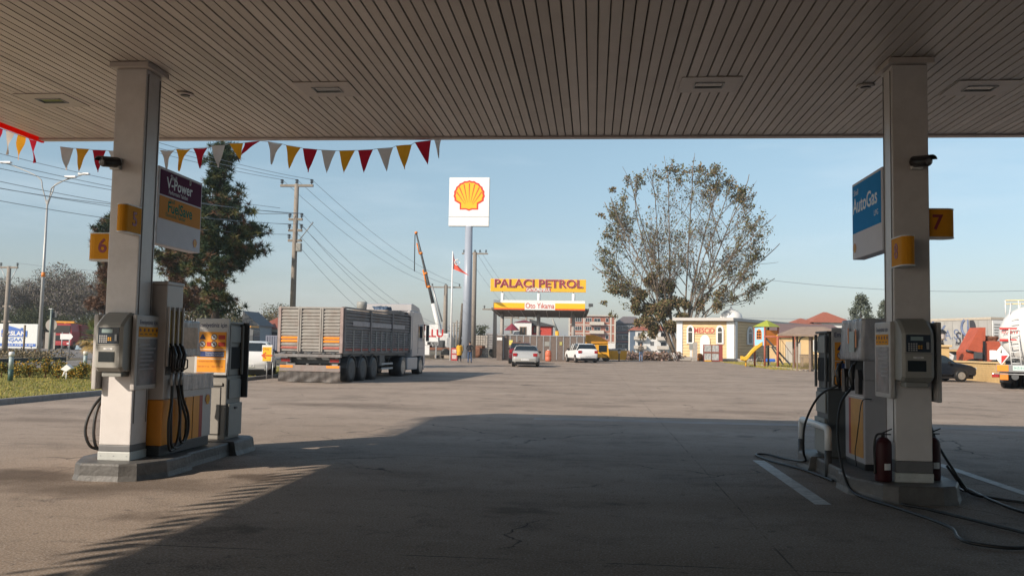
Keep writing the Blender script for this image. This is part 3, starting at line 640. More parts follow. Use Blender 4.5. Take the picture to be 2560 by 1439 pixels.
# guard rail
g=thing('guard_rail','white steel hoop barrier with grey feet beside the right pump','barrier',(2.83,0,0))
MB().tube([(0,12.35,.32),(0,12.35,.50)]+[(0,12.35-.08*(1-math.cos(t_)),.50+.08*math.sin(t_)) for t_ in [i*PI/8 for i in range(1,5)]]+[(0,10.98+.08*(1-math.cos(t_)),.50+.08*math.sin(t_)) for t_ in [i*PI/8 for i in range(4,0,-1)]]+[(0,10.98,.50),(0,10.98,.32)],.042,14).build('hoop',white2,g)
for yy in (10.98,12.35): MB().tube([(0,yy,0),(0,yy,.319)],.0425,14).build('foot',pm('foot_grey',(.06,.065,.07),.5),g)
# extinguishers
def extinguisher(label,loc):
    o=thing('fire_extinguisher',label,'fire extinguisher',loc)
    MB().lathe([(.085,0),(.09,.015),(.09,.40),(.08,.44),(.045,.475),(.03,.48)],n=24).build('cylinder',redd,o)
    MB().tube([(0,0,.48),(0,0,.53)],.02,10).build('valve',blackp,o)
    MB().tube([(-.02,0,.52),(.09,-.02,.575)],.008,6).tube([(-.02,0,.51),(.08,-.02,.515)],.008,6).build('handle',blackp,o)
    MB().tube(spline([(-.01,0,.52),(-.08,-.03,.50),(-.105,-.03,.38),(-.10,-.03,.20),(-.098,-.03,.08)]),.012,8).build('hose',black,o)
    m=MB(); v=[]
    for r_,z in ((.0908,.13),(.0908,.20)): 
        for i in range(5):
            a=math.radians(-100+i*12); v.append((math.cos(a)*r_,math.sin(a)*r_,z))
    m.add(v,[(i,i+1,i+6,i+5) for i in range(4)]); m.build('paper_label',white2,o)
    o.scale=(.93,.93,.93); return o
extinguisher('dark red fire extinguisher standing left of the right column',(3.0,9.50,.181))
extinguisher('dark red fire extinguisher half hidden behind the right side of the right column',(3.565,9.72,.181))

# plain shop block added out of view to block light from behind
o=thing('light_blocker_shop','plain white shop block added out of view to block light from behind','building',(6,-24,0))
MB().box(-16,20,-10,0,0,5.0).build('wall',white2,o); MB().box(-15,19,.003,.05,.4,3.2).build('blocker_glass',glass,o); MB().box(-16.2,20.2,-10.2,.25,5.003,5.4).build('roof',greydk,o)

# ---------------------------------------------------------------- bunting
fl_c={'o':pm('flag_orange',(.90,.40,.03),.8,var=.06),'r':pm('flag_red',(.55,.02,.04),.8,var=.06),'c':pm('flag_cream',(.72,.63,.55),.8,var=.06)}
for m_ in fl_c.values():
    t_=m_.node_tree; b_=t_.nodes['Principled BSDF']; tl=t_.nodes.new('ShaderNodeBsdfTranslucent'); ms_=t_.nodes.new('ShaderNodeMixShader'); ms_.inputs[0].default_value=.45
    t_.links.new(b_.inputs['Base Color'].links[0].from_socket,tl.inputs[0]); t_.links.new(b_.outputs[0],ms_.inputs[1]); t_.links.new(tl.outputs[0],ms_.inputs[2]); t_.links.new(ms_.outputs[0],t_.nodes['Material Output'].inputs[0])
def bunting(label,items,sag=.0,off=(0,0,0)):
    "items: (left top, right top, tip, colour) in world space"
    o=thing('bunting',label,'bunting',items[0][0])
    base=Vector(items[0][0]); pts=[]
    for a_,b_,t_,c_ in items: pts+= [Vector(a_)-base,Vector(b_)-base]
    MB().tube(pts,.004,5).build('string',white2,o)
    for a_,b_,t_,c_ in items:
        A,B,T=Vector(a_)-base,Vector(b_)-base,Vector(t_)-base; n=(B-A).cross(T-A).normalized()
        m=MB(); N_=6; vs=[]
        curl=random.uniform(-.05,.05); T=T+(B-A)*random.uniform(-.12,.12)+Vector((0,random.uniform(-.03,.03),random.uniform(-.02,.015)))
        for i in range(N_+1):
            k=i/N_; l=A.lerp(T,k); r=B.lerp(T,k)
            for s_ in (0,.33,.66,1): vs.append(l.lerp(r,s_)+n*(curl*math.sin(s_*3+k*4)+.012*math.sin(k*7+s_*2)))
        fs=[(i*4+j,i*4+j+1,i*4+j+5,i*4+j+4) for i in range(N_) for j in range(3)]
        m.add(vs,fs,0,True); m.build('pennant',fl_c[c_],o,fix=False)
    return o
YF=12.99
front=[(150,367,183,371,165,424,'c'),(190,371,222,373,201,428,'o'),(231,375,264,376,247,427,'r'),(271,377,305,378,288,432,'c'),(315,378,350,378,332,432,'o'),(357,377,392,377,374,432,'r'),(400,376,434,376,414,423,'c'),(440,373,475,372,445,425,'o'),(483,371,518,369,502,423,'r'),(529,365,562,363,542,419,'c'),(573,359,607,358,597,402,'o'),(612,357,650,352,606,386,'r'),
(669,354,705,360,673,408,'c'),(715,363,751,369,721,419,'o'),(757,371,793,374,770,429,'r'),(803,375,839,377,817,434,'c'),(848,377,887,376,862,434,'o'),(895,376,932,374,906,430,'r'),(943,372,982,369,965,427,'c'),(990,365,1029,362,1012,420,'o'),(1037,356,1077,351,1068,412,'r'),(1085,348,1103,346,1098,393,'c')]
it=[(at(a_,b_,YF),at(c_,d_,YF),at(e,f_,YF),k) for a_,b_,c_,d_,e,f_,k in front]
bunting('cream, orange and red pennant bunting strung along the front edge of the canopy',it)
it=[]; cols='rocrocrocroc'
y=12.85; i=0
def sagz(y): 
    ph=((12.85-y)%6.0)/6.0; return 4.565-.05*4*ph*(1-ph)*.5
while y>-2.5:
    c_='rocr'[0]; c_=('r','o','c')[i%3]
    it.append(((-8.70,y,sagz(y)),(-8.70,y-.21,sagz(y-.21)),(-8.70+random.uniform(-.05,.1),y-.10+random.uniform(-.03,.03),sagz(y)-.36),c_)); y-=.265; i+=1
bunting('red, orange and cream pennant bunting along the left edge of the canopy',it)
# ---------------------------------------------------------------- vehicles
def wheel(parent,x,y,r,wd,side,rim=rimm,nsp=5,name='wheel'):
    o=MB().lathe([(r*.62,-wd/2),(r*.93,-wd/2),(r,-wd*.32),(r,wd*.32),(r*.93,wd/2),(r*.62,wd/2)],(0,0,0),24,0,'x').build(name,black,parent,(x,y,r))
    m=MB(); xx=wd/2*side
    m.lathe([(r*.60,xx-.012*side-.0),(r*.62,xx+.004*side)],(0,0,0),20,0,'x')
    for k in range(nsp):
        a=2*PI*k/nsp; c,s_=math.cos(a),math.sin(a); q=.09*r*5/nsp+.02
        vs=[]
        for rr,h in ((r*.12,q),(r*.6,q*1.2)):
            for e in (-1,1): vs.append((xx+.012*side,rr*c-e*h*s_,rr*s_+e*h*c))
        m.add(vs,[(0,1,3,2)])
    m.lathe([(r*.15,xx),(r*.12,xx+.02*side)],(0,0,0),12,0,'x')
    m.build('rim',rim,o); return o
PROF={
'sedan':([0,.015,.05,.12,.19,.30,.42,.56,.66,.76,.84,.93,.98,1],
 [.30,.22,.20,.20,.20,.20,.20,.20,.20,.20,.20,.20,.22,.30],
 [.44,.56,.68,.70,.70,.69,.68,.67,.66,.65,.62,.57,.50,.40],
 [.45,.58,.71,.74,.76,.97,1.0,1.0,.93,.70,.655,.60,.53,.41],(4,5),(8,9)),
'suv':([0,.015,.05,.12,.20,.32,.44,.56,.66,.76,.84,.93,.98,1],
 [.30,.22,.20,.20,.20,.20,.20,.20,.20,.20,.20,.20,.22,.30],
 [.44,.58,.64,.66,.66,.65,.64,.63,.62,.62,.60,.56,.50,.42],
 [.46,.62,.72,.95,.99,1.0,1.0,.99,.93,.72,.67,.62,.56,.43],(2,3),(8,9)),
}
def car(name,label,loc,rz,L_,W,H,paint,kind='sedan',plate='34 TR 54',cat='car'):
    o=thing(name,label,cat,loc,rz); T,lo,be,to,rw,ws=PROF[kind]; n=len(T); P=[]
    for i,t_ in enumerate(T):
        y=(t_-.5)*L_; e=min(t_,1-t_); hw=W/2*(.80 if e<.005 else .90 if e<.02 else .96 if e<.06 else 1)
        gh=to[i]-be[i]>.12; wr=hw*(.74 if gh else .88)
        half=[(hw*.86,lo[i]),(hw,lo[i]+.06),(hw*1.0,(lo[i]+be[i])/2+.02),(hw*.97,be[i]),(wr,to[i]-.015),(wr*.72,to[i])]
        P.append([(x,y,z*H) for x,z in half]+[(-x,y,z*H) for x,z in half[::-1]])
    vs=[p_ for r in P for p_ in r]; K_=12; body=[]; gl=[]
    for i in range(n-1):
        for j in range(K_-1):
            f=(i*K_+j,i*K_+j+1,(i+1)*K_+j+1,(i+1)*K_+j)
            gh=(to[i]-be[i]>.12) or (to[i+1]-be[i+1]>.12)
            side=j in(3,7) and gh and rw[0]-1<i<ws[1]; top=j in(4,5,6)
            if side or (top and (i==rw[0] or i in range(ws[0],ws[1]))): gl.append(f)
            else: body.append(f)
        body.append((i*K_+11,(i+1)*K_+11,(i+1)*K_,i*K_))
    body+= [tuple(range(K_)),tuple((n-1)*K_+j for j in range(K_))]
    m=MB(); m.add(vs,body,0,True); ob=m.build('body',paint,o)
    md=ob.modifiers.new('e','EDGE_SPLIT'); md.split_angle=math.radians(35)
    m=MB(); m.add(vs,gl,0,False); m.build('windows',glass,o)
    # pillars
    m=MB(); 
    for s_ in (-1,1):
        for i in (rw[1],6,7):
            a_=Vector(P[i][3 if s_>0 else 8]); b_=Vector(P[i][4 if s_>0 else 7]); m.tube([a_,b_],.03,6)
    m.build('pillars',paint,o)
    MB().box(-W*.42,W*.42,-L_*.46,L_*.46,.16,.30*H).build('underbody',blackp,o)
    r=.31 if kind=='sedan' else .33
    for s_ in (-1,1):
        for t_ in (.19,.81):
            y=(t_-.5)*L_
            m=MB(); m.prism([(y+math.cos(a)*(r+.05),r+math.sin(a)*(r+.05)) for a in [math.radians(q) for q in range(-20,201,20)]],min(s_*W*.40,s_*W*.503),max(s_*W*.40,s_*W*.503),'x')
            m.build('wheel_arch',blackp,o); wheel(o,s_*W*.455,y,r,.2,s_)
    for s_ in (-1,1):
        x0_,x1_=sorted((s_*W*.30,s_*W*.465)); MB().bbox(x0_,x1_,-L_/2-.01,-L_/2+.16,.49*H,.63*H,.03).build('tail_light',tailred,o)
        MB().bbox(min(s_*W*.28,s_*W*.45),max(s_*W*.28,s_*W*.45),L_/2-.18,L_/2-.02,.42*H,.52*H,.03).build('headlight',pm('headlamp',(.6,.62,.62),.1),o)
        MB().bbox(min(s_*W*.49,s_*W*.58),max(s_*W*.49,s_*W*.58),L_*.16,L_*.16+.09,.64*H,.73*H,.02).build('mirror',blackp,o)
    MB().bbox(-.26,.26,-L_/2-.014,-L_/2+.0,.30*H,.375*H,.004).build('licence_plate',white2,o)
    text(plate,.085,navy,o,(0,-L_/2-.016,.337*H),0,width=.44,ext=.001)
    MB().bbox(-W*.36,W*.36,-L_/2+.012,-L_/2+.03,.20*H,.25*H,.01).build('bumper_strip',blackp,o)
    return o
p=gr(1309,917); car('sedan_car','silver saloon car seen from behind in front of the car wash',(p.x,p.y+2.1,gz(p.y)),math.radians(2.5),4.4,1.73,1.43,silverm,'sedan','54 UV 318')
p=gr(1452,906); car('compact_suv','white compact SUV seen from behind beside the car wash wall',(p.x,p.y+1.2,gz(p.y)),math.radians(17),4.2,1.80,1.60,carwhite,'suv','54 AB 204')
p=gr(621,945); car('hatchback_car','white hatchback half hidden behind the grey service unit',(p.x-.62,p.y+1.9,gz(p.y)),math.radians(17),4.2,1.78,1.50,carwhite,'suv','41 KC 27')
car('sedan_car','dark saloon car parked beside the yellow brick wall',(17.05,47.2,gz(47)),math.radians(-84),4.5,1.78,1.42,carblack,'sedan','54 EF 66')
car('estate_car','dark car with open hatch in front of the silver saloon at the car wash',(at(1302,870,67.5).x,67.5,gz(67.5)),math.radians(4),4.3,1.75,1.62,pm('car_bordeaux',(.10,.02,.03),.25),'suv','54 GH 90')
# truck
def truck():
    o=thing('tipper_truck','grey slatted tipper semi trailer truck with a white cab','truck',(-10.5,32.1,-.04),math.radians(-4.9))
    body=pm('tipper_grey',(.19,.18,.178),.6,var=.25,sc=3,stain=(.17,.11,.09),st=.7,bump=.2); cream=pm('tipper_cream',(.31,.29,.265),.6,var=.15,sc=4,stain=(.22,.15,.12),st=.7)
    ro=pm('tipper_red',(.42,.13,.10),.6,var=.3,sc=4)
    B0,B1,L_=1.20,2.82,8.9; W=1.25
    # floor and walls
    m=MB(); m.box(-W+.02,W-.02,.03,L_-.03,B0-.06,B0+.0); m.build('trailer_floor',body,o)
    def side(sx):
        m=MB(); xa=sx*(W-.05); xb=sx*(W-.01)
        m.box(min(xa,xb),max(xa,xb),.06,L_,B0,B1-.02,0)
        out=sx*(W+.0)
        for (ya,yb,nv) in ((.12,3.05,3),(3.15,6.0,4),(6.1,L_-.05,3)):
            for k in range(6):
                z=B0+.86+k*.125; m.prism([(sx*(W-.01),z),(sx*(W+.04),z+.02),(sx*(W+.04),z+.075),(sx*(W-.01),z+.10)],ya,yb,'y',0)
            for k in range(8):
                z=B0+.05+k*.098; m.prism([(sx*(W-.01),z),(sx*(W+.03),z+.03),(sx*(W+.03),z+.06),(sx*(W-.01),z+.085)],ya+.06,yb-.06,'y',2 if k<1 else 0)
            for k in range(nv+1):
                y=ya+.03+k*(yb-ya-.06)/nv; a_,b_=sorted((sx*(W-.008),sx*(W+.055))); m.box(a_,b_,y-.035,y+.035,B0+.02,B0+.84,1)
        for y in (.07,3.1,6.05,L_-.02):
            a_,b_=sorted((sx*(W-.007),sx*(W+.085))); m.box(a_,b_,y-.05,y+.05,B0-.02,B1+.02,0)
        a_,b_=sorted((sx*(W-.06),sx*(W+.07))); m.box(a_,b_,.0,L_,B1+.021,B1+.07,0)
        return m.build('side_wall',[body,greyp,ro],o)
    side(1); side(-1)
    # white stripe panels on the side
    m=MB()
    for ya,yb in ((1.0,3.0),(3.2,5.95),(6.15,8.0)): m.box(W+.043,W+.047,ya,yb,B0+1.0,B0+1.19)
    m.build('reflective_stripe',pm('stripe_white',(.32,.30,.31),.5,var=.2,sc=5),o)
    MB().box(-W,W,L_-.02,L_+.04,B0,B1+.2).build('front_wall',body,o)
    # tailgate
    tg=MB(); tg.box(-W+.02,W-.02,-.02,.03,B0+.02,B1-.02,0)
    for c,(xa,xb) in enumerate(((-W+.10,-.50),(-.34,.36),(.52,W-.10))):
        for k in range(12):
            z=B0+.09+k*.123; mi=2 if (k in(2,3) and c!=1) else (1 if k==0 and c!=1 else 0)
            tg.prism([(-.021,z),(-.062,z+.022),(-.062,z+.07),(-.021,z+.098)],xa,xb,'x',mi)
    tgo=tg.build('tailgate',[cream,ro,amber],o)
    m=MB()
    for x in (-.46,-.38,.40,.48): m.bbox(x-.03,x+.03,-.085,-.022,B0,B1,.008)
    m.build('tailgate_post',cream,tgo)
    m=MB(); m.bbox(-W-.02,-W+.08,-.08,.02,B0-.03,B1+.03,.01); m.bbox(W-.08,W+.04,-.08,.02,B0-.03,B1+.03,.01); m.build('corner_post',pm('post_pinkish',(.32,.24,.22),.6,var=.25,sc=5),tgo)
    m=MB(); m.bbox(-W,W,-.07,.02,B1-.015,B1+.045,.01); m.build('top_rail',cream,tgo)
    m=MB(); m.bbox(-W-.06,W+.02,-.20,-.03,B0-.20,B0-.09,.01); m.build('rear_sill',body,tgo)
    m=MB()
    for x in (-1.0,-.6,.0,.55,.95): m.prism([(x-.12,B0-.02),(x+.12,B0-.02),(x,B0-.10)],-.12,-.03,'y')
    m.build('hinge',greydk,tgo)
    # chassis
    m=MB(); m.box(-.5,-.38,.3,11.2,.80,1.1).box(.38,.5,.3,11.2,.80,1.1).box(-1.0,1.0,.25,.35,.75,1.12); m.build('chassis',greydk,o)
    MB().box(-W+.1,W-.1,.4,8.5,B0-.16,B0-.065).build('underframe',greydk,o)
    mb_=MB(); mb_.bbox(-1.20,1.20,-.02,.05,.46,.70,.02).build('rear_guard',pm('guard_grey',(.24,.20,.185),.6,var=.2,sc=4,stain=(.3,.15,.1)),o)
    for s_ in (-1,1): MB().bbox(min(s_*.66,s_*1.17),max(s_*.66,s_*1.17),-.03,-.021,.60,.69,.003).build('amber_strip',amber,o)
    m=MB(); N_=30; vs=[]
    for j in range(7):
        for i in range(N_+1):
            x=-1.22+2.44*i/N_; z=.45-.37*j/6; vs.append((x,-.03+.035*math.sin(i*.7+j)*(j/6)+.02*math.sin(i*1.9),z))
    m.add(vs,[(j*(N_+1)+i,j*(N_+1)+i+1,(j+1)*(N_+1)+i+1,(j+1)*(N_+1)+i) for j in range(6) for i in range(N_)],0,True)
    m.build('rubber_flap',pm('flap',(.075,.065,.06),.6,var=.35,sc=3,stain=(.18,.14,.115)),o)
    for s_ in (-1,1): 
        a_,b_=sorted((s_*.75,s_*1.18)); l=MB().bbox(a_,b_,.0,.06,.80,.96,.01).build('light_unit',greydk,o)
        MB().box(a_+.04,b_-.04,-.006,-.001,.83,.93).build('tail_light',tailred,l)
    for y in (1.2,2.55,3.9):
        for s_ in (-1,1):
            wheel(o,s_*1.04,y,.50,.34,s_,greydk,8)
        m=MB()
        for s_ in (-1,1):
            pts=[(y+math.cos(a)*.60,.5+math.sin(a)*.60) for a in [math.radians(q) for q in range(10,171,20)]]; pts+=[(y+math.cos(a)*.57,.5+math.sin(a)*.57) for a in [math.radians(q) for q in range(170,9,-20)]]
            m.prism(pts,min(s_*.86,s_*1.22),max(s_*.86,s_*1.22),'x')
        m.build('mudguard',greydk,o)
        MB().tube([(-1,y,.5),(1,y,.5)],.08,8).build('axle',greydk,o)
    for y,ww in ((8.0,.55),(11.15,.34)):
        for s_ in (-1,1): wheel(o,s_*(.98 if ww>.4 else 1.04),y,.50,ww,s_,rimm if s_>0 else greydk,8)
    MB().bbox(.7,1.18,7.45,8.55,1.02,1.08,.02).bbox(-1.18,-.7,7.45,8.55,1.02,1.08,.02).build('drive_mudguard',greydk,o)
    MB().bbox(.9,1.2,4.7,5.4,.6,1.05,.02).build('tool_box',greydk,o)
    m=MB(); m.box(1.17,1.2,5.0,6.6,.45,.53).box(1.17,1.2,5.0,6.6,.65,.73); m.build('side_guard',pm('guard_alu',(.45,.45,.44),.5),o)
    MB().bbox(-1.1,-.5,5.2,7.0,.45,1.0,.05).build('fuel_tank',steel,o)
    # load poking above the wall
    m=crumple(-1.05,1.05,6.2,8.8,2.4,3.02,.05,10,4); m.build('load',pm('rubble_load',(.28,.24,.21),.9,var=.3,sc=4,bump=.6),o)
    MB().lathe([(.20,2.98),(.24,3.3),(.22,3.42)],(-.55,7.3,0),14).build('load_drum',greyp,o)
    crumple(.0,.6,7.3,8.0,2.9,3.2,.05,8,6).build('load_tarp',pm('tarp_blue',(.05,.09,.16),.6),o)
    # cab
    cw=pm('cab_white',(.45,.435,.44),.25,var=.05,sc=2,stain=(.5,.47,.45),st=.4)
    prof=[(9.45,.95),(9.45,3.0),(9.55,3.12),(10.9,3.1),(11.55,2.62),(11.78,1.75),(11.82,.55),(11.55,.45),(11.5,.95),(10.8,.98)]
    m=MB(); n=len(prof); rings=[(-1.25,.97),(-1.18,1),(1.18,1),(1.25,.97)]; vs=[]
    for x,k in rings: vs+=[(x,10.6+(y-10.6)*k,1.8+(z-1.8)*k) for y,z in prof]
    fs=[(r*n+i,r*n+(i+1)%n,(r+1)*n+(i+1)%n,(r+1)*n+i) for r in range(3) for i in range(n)]+[tuple(range(n)),tuple(3*n+i for i in range(n))]
    cab=m.add(vs,fs).build('cab',cw,o)
    MB().box(-1.1,1.1,11.62,11.70,1.85,2.5,0,None).build('windscreen',glass,cab)
    for s_ in (-1,1):
        a_,b_=sorted((s_*1.251,s_*1.258)); MB().prism([(10.55,1.85),(10.55,2.42),(11.2,2.42),(11.5,1.85)],a_,b_,'x').build('side_window',glass,cab)
        m=MB(); m.box(a_,b_,10.45,10.465,1.1,2.5); m.box(a_,b_,10.5,11.5,1.35,1.36); m.build('door_line',dark,cab)
        MB().bbox(min(s_*1.35,s_*1.5),max(s_*1.35,s_*1.5),11.5,11.62,1.7,2.5,.03).build('mirror',greydk,cab)
        MB().tube([(s_*1.2,11.5,2.5),(s_*1.42,11.55,2.5)],.02,6).build('mirror_arm',greydk,cab)
    MB().prism([(9.5,3.13),(9.5,3.42),(9.7,3.46),(10.9,3.3),(11.2,3.0),(10.9,3.11)],-1.15,1.15,'x').build('air_deflector',cw,cab)
    m=MB(); 
    for s_ in (-1,1): m.bbox(min(s_*1.14,s_*1.25),max(s_*1.14,s_*1.25),9.0,9.44,1.3,3.1,.02)
    m.build('side_fairing',cw,cab)
    for s_ in (-1,1):
        a_,b_=sorted((s_*.9,s_*1.24)); MB().bbox(a_,b_,8.75,10.5,.35,.93,.04).build('side_skirt',cw,o)
    MB().bbox(-1.2,1.2,11.5,11.9,.3,.75,.05).build('front_bumper',cw,o)
    MB().tube([(1.1,11.6,2.6),(1.16,11.95,2.5),(1.12,12.0,2.2)],.05,8).build('red_visor_light',red,cab)
    o.scale=(1,.955,1); return o
truck()
# ---------------------------------------------------------------- people
def person(label,loc,rz,h,pose,cols,coat=None,hair='short'):
    o=thing('person',label,'person',loc,rz); k=h/1.75
    J={'pel':(0,0,.93),'ch':(0,.01,1.22),'sh':(0,.0,1.42),'nk':(0,0,1.50),'hd':(0,-.01,1.60),'hd2':(0,-.01,1.70)}
    for s_,n in ((1,'r'),(-1,'l')):
        st=pose.get('stride',0)*s_
        J['hip'+n]=(.10*s_,0,.90); J['kn'+n]=(.115*s_,-.02+st*.5,.50); J['an'+n]=(.12*s_,st,.08); J['to'+n]=(.14*s_,st-.16,.03)
        J['so'+n]=(.19*s_,0,1.41)
        el,wr,hd=pose['arm'+n]; J['el'+n]=el; J['wr'+n]=wr; J['ha'+n]=hd
    E=[('pel','ch'),('ch','sh'),('sh','nk'),('nk','hd'),('hd','hd2')]
    for n in 'rl': E+=[('pel','hip'+n),('hip'+n,'kn'+n),('kn'+n,'an'+n),('an'+n,'to'+n),('sh','so'+n),('so'+n,'el'+n),('el'+n,'wr'+n),('wr'+n,'ha'+n)]
    R={'pel':(.15,.11),'ch':(.155,.11),'sh':(.13,.09),'nk':.055,'hd':(.078,.095),'hd2':(.06,.075)}
    for n in 'rl': R.update({'hip'+n:.10,'kn'+n:.065,'an'+n:.048,'to'+n:.035,'so'+n:.065,'el'+n:.045,'wr'+n:.032,'ha'+n:.035})
    keys=list(J); me=bpy.data.meshes.new('p'); me.from_pydata([Vector(J[a])*k for a in keys],[(keys.index(a),keys.index(b)) for a,b in E],[])
    t_=bpy.data.objects.new('p',me); C.objects.link(t_); md=t_.modifiers.new('s','SKIN'); sv=me.skin_vertices[0].data
    for i,a in enumerate(keys):
        r=R[a]; r=r if isinstance(r,tuple) else (r,r); sv[i].radius=(r[0]*k,r[1]*k); sv[i].use_root=(i==0)
    md=t_.modifiers.new('u','SUBSURF'); md.levels=2; md.render_levels=2
    dg=bpy.context.evaluated_depsgraph_get(); dg.update(); m2=bpy.data.meshes.new_from_object(t_.evaluated_get(dg)); bpy.data.objects.remove(t_)
    m2.name='body'; b=bpy.data.objects.new('body',m2); C.objects.link(b); b.parent=o; m2.materials.clear()
    for c_ in (cols['top'],cols['legs'],cols['shoe'],skin): m2.materials.append(c_)
    hz=[Vector(J['wr'+n])*k for n in 'rl']
    for f in m2.polygons:
        c_=f.center; z=c_.z/k; f.use_smooth=True
        hand=min((c_-q).length for q in hz)<.0 or any((c_-Vector(J['ha'+n])*k).length<.055*k for n in 'rl')
        f.material_index=3 if (z>1.49 or hand) else 0 if z>.92 else (2 if z<.10 else 1)
        if z<.95 and any((c_-Vector(J['el'+n])*k).length<.17*k for n in 'rl') and not hand and abs(c_.x)>.16*k: f.material_index=0
    # hands: palm with five fingers
    for n,s_ in (('r',1),('l',-1)):
        m=MB(); hp=Vector(J['ha'+n])*k; wp=Vector(J['wr'+n])*k; d=(hp-wp).normalized(); u=d.orthogonal().normalized(); v=d.cross(u)
        for i in range(4):
            a_=hp+u*((i-1.5)*.018*k); m.tube([a_,a_+d*.045*k,a_+d*(.07+.01*(i in(1,2)))*k+v*.015*k],[.009*k,.008*k,.006*k],6)
        m.tube([wp.lerp(hp,.6)+u*.03*k,wp.lerp(hp,.6)+u*.05*k+d*.035*k],[.010*k,.008*k],6); m.build('fingers',skin,o)
    # head details
    m=MB(); hc=Vector((0,-.01,1.645))*k; pr=[(.001,.125),(.055,.11),(.085,.06),(.09,.0),(.085,-.03)] if hair!='long' else [(.001,.125),(.06,.11),(.09,.05),(.10,-.02),(.10,-.12),(.085,-.22),(.05,-.27)]
    vs=MB().lathe([(r*k,z*k) for r,z in pr],(0,.018*k,1.65*k),16); vs.build('hair',hairm,o)
    if hair!='long':
        m=MB()
        for s_ in (-1,1): m.tube([(.088*s_*k,0,1.655*k),(.088*s_*k,.005,1.62*k)],.016*k,6)
        m.build('ears',skin,o)
    m=MB(); m.tube([(0,-.095*k,1.66*k),(0,-.125*k,1.635*k)],[.010*k,.014*k],6); m.build('nose',skin,o)
    m=MB()
    for s_ in (-1,1): m.lathe([(.012*k,-.098*k),(.002,-.104*k)],(.032*s_*k,0,1.665*k),8,0,'y')
    m.build('eyes',dark,o); MB().box(-.025*k,.025*k,-.099*k,-.092*k,1.60*k,1.606*k).build('mouth',redd,o)
    if coat:
        MB().lathe([(.18*k,1.44*k),(.21*k,1.36*k),(.20*k,1.15*k),(.21*k,.95*k),(.235*k,.62*k),(.225*k,.60*k)],(0,.0,0),18).build('coat',coat,o)
    return o
down={'armr':((.25,.02,1.14),(.25,-.03,.90),(.25,-.05,.82)),'arml':((-.25,.02,1.14),(-.25,-.03,.90),(-.25,-.05,.82))}
back={'armr':((.27,.08,1.18),(.08,.15,.98),(.02,.16,.96)),'arml':((-.27,.08,1.18),(-.08,.17,1.0),(-.02,.18,.98)),'stride':.06}
walk={'armr':((.26,.06,1.15),(.27,-.08,.93),(.27,-.12,.86)),'arml':((-.26,-.03,1.14),(-.25,.06,.92),(-.25,.10,.86)),'stride':.05}
shoe_w=pm('white_trainer',(.7,.7,.7),.6); mus=pm('mustard_coat',(.72,.38,.03),.85,var=.08)
p=gr(1148,905); person('woman with long dark hair in a mustard yellow coat under the tall pole sign',(p.x,p.y,p.z),PI,1.56,{**down,'stride':.08},{'top':mus,'legs':coatblack,'shoe':shoe_w},mus,'long')
p=gr(1174,907); person('man in dark jacket and jeans, hands behind his back, beside the pole sign',(p.x,p.y,p.z),PI*1.02,1.60,back,{'top':coatblack,'legs':denim,'shoe':coatblack})
p=gr(1602,904); person('man in olive jacket and blue jeans standing left of the big tree',(p.x,p.y,p.z),.2,1.72,walk,{'top':pm('olive_jacket',(.16,.13,.10),.9),'legs':pm('light_denim',(.16,.24,.38),.85,var=.2),'shoe':coatblack})
person('dark haired person washing a car behind the silver saloon',(at(1299,870,71).x,71,gz(71)),.0,1.70,walk,{'top':coatblack,'legs':coatblack,'shoe':coatblack})
# ---------------------------------------------------------------- poles, masts, wires
ins=pm('insulator',(.025,.02,.02),.3)
def pole(name,label,px,py,Y,topy,r0=.17,r1=.11,arms=(),group=None,mat=None,ninsul=3,cat='utility pole',lean=0):
    "arms: (height below the top, half length, insulators)"
    b_=at(px,py,Y); b_.z=gz(Y); 
    # find height so that the tip reaches image row topy
    zt=at(px,topy,Y).z; H=zt-b_.z
    o=thing(name,label,cat,b_,0,group)
    MB().tube([(0,0,-.1),(lean,0,H)],[r0,r1],12).build('mast',mat or polec,o)
    tips=[]
    for i,(dz,hl,ks) in enumerate(arms):
        z=H-dz; ang=math.radians(12)
        m=MB().bbox(-hl,hl,-.07,.07,z-.07,z+.07,.02); a_=m.build('cross_arm',mat or polec,o)
        for x in ks:
            q=MB(); q.tube([(x,0,z+.07),(x,0,z+.16)],.03,6)
            for c_ in range(3): q.lathe([(.05,z+.15+c_*.08),(.12,z+.17+c_*.08),(.05,z+.21+c_*.08)],(x,0,0),10)
            q.build('insulator',ins,o); tips.append(b_+Vector((x,0,z+.36)))
    return o,tips,b_,H
P1,T1,B1_,H1=pole('utility_pole','large concrete power pole behind the truck',728,880,50,460,.19,.13,((.1,1.0,(-.9,0,.9)),(2.1,.42,(-.36,.36)),(2.75,.42,(-.36,.36)),(3.35,.42,(-.36,))))
MB().tube([(.2,0,H1-3.4),(.75,-.3,H1-2.85),(1.25,-.6,H1-2.35)],[.03,.025,.04],6).build('lamp_arm',steel,P1)
MB().bbox(.12,.42,-.2,.1,H1-4.0,H1-3.5,.04).build('junction_box',greyp,P1)
P2,T2,B2_,H2=pole('utility_pole','weathered concrete power pole with drooping insulators left of the flagpole',1111,889,95,712,.3,.2,((.25,1.7,(-1.5,0,1.5)),(5.0,.7,(-.6,.6)),(6.6,.7,(-.6,.6)),(8.0,.7,(-.6,.6))))
P3,T3,B3_,H3=pole('utility_pole','pale concrete pole just behind the tall pole sign',1182,897,86,630,.26,.2,((.15,1.3,(-1.1,0,.5,1.1)),))
P4,T4,B4_,H4=pole('utility_pole','slim lattice look power pole at the left edge of the picture',11,884,66,665,.22,.15,((.1,.75,(-.7,.7)),(3.2,.35,()),(4.4,.4,()),(5.4,.3,())))
m=MB(); m.tube([(-.7,0,H4-.1),(0,0,H4-1.5)],.03,5).tube([(.7,0,H4-.1),(0,0,H4-1.5)],.03,5); m.build('brace',steel,P4)
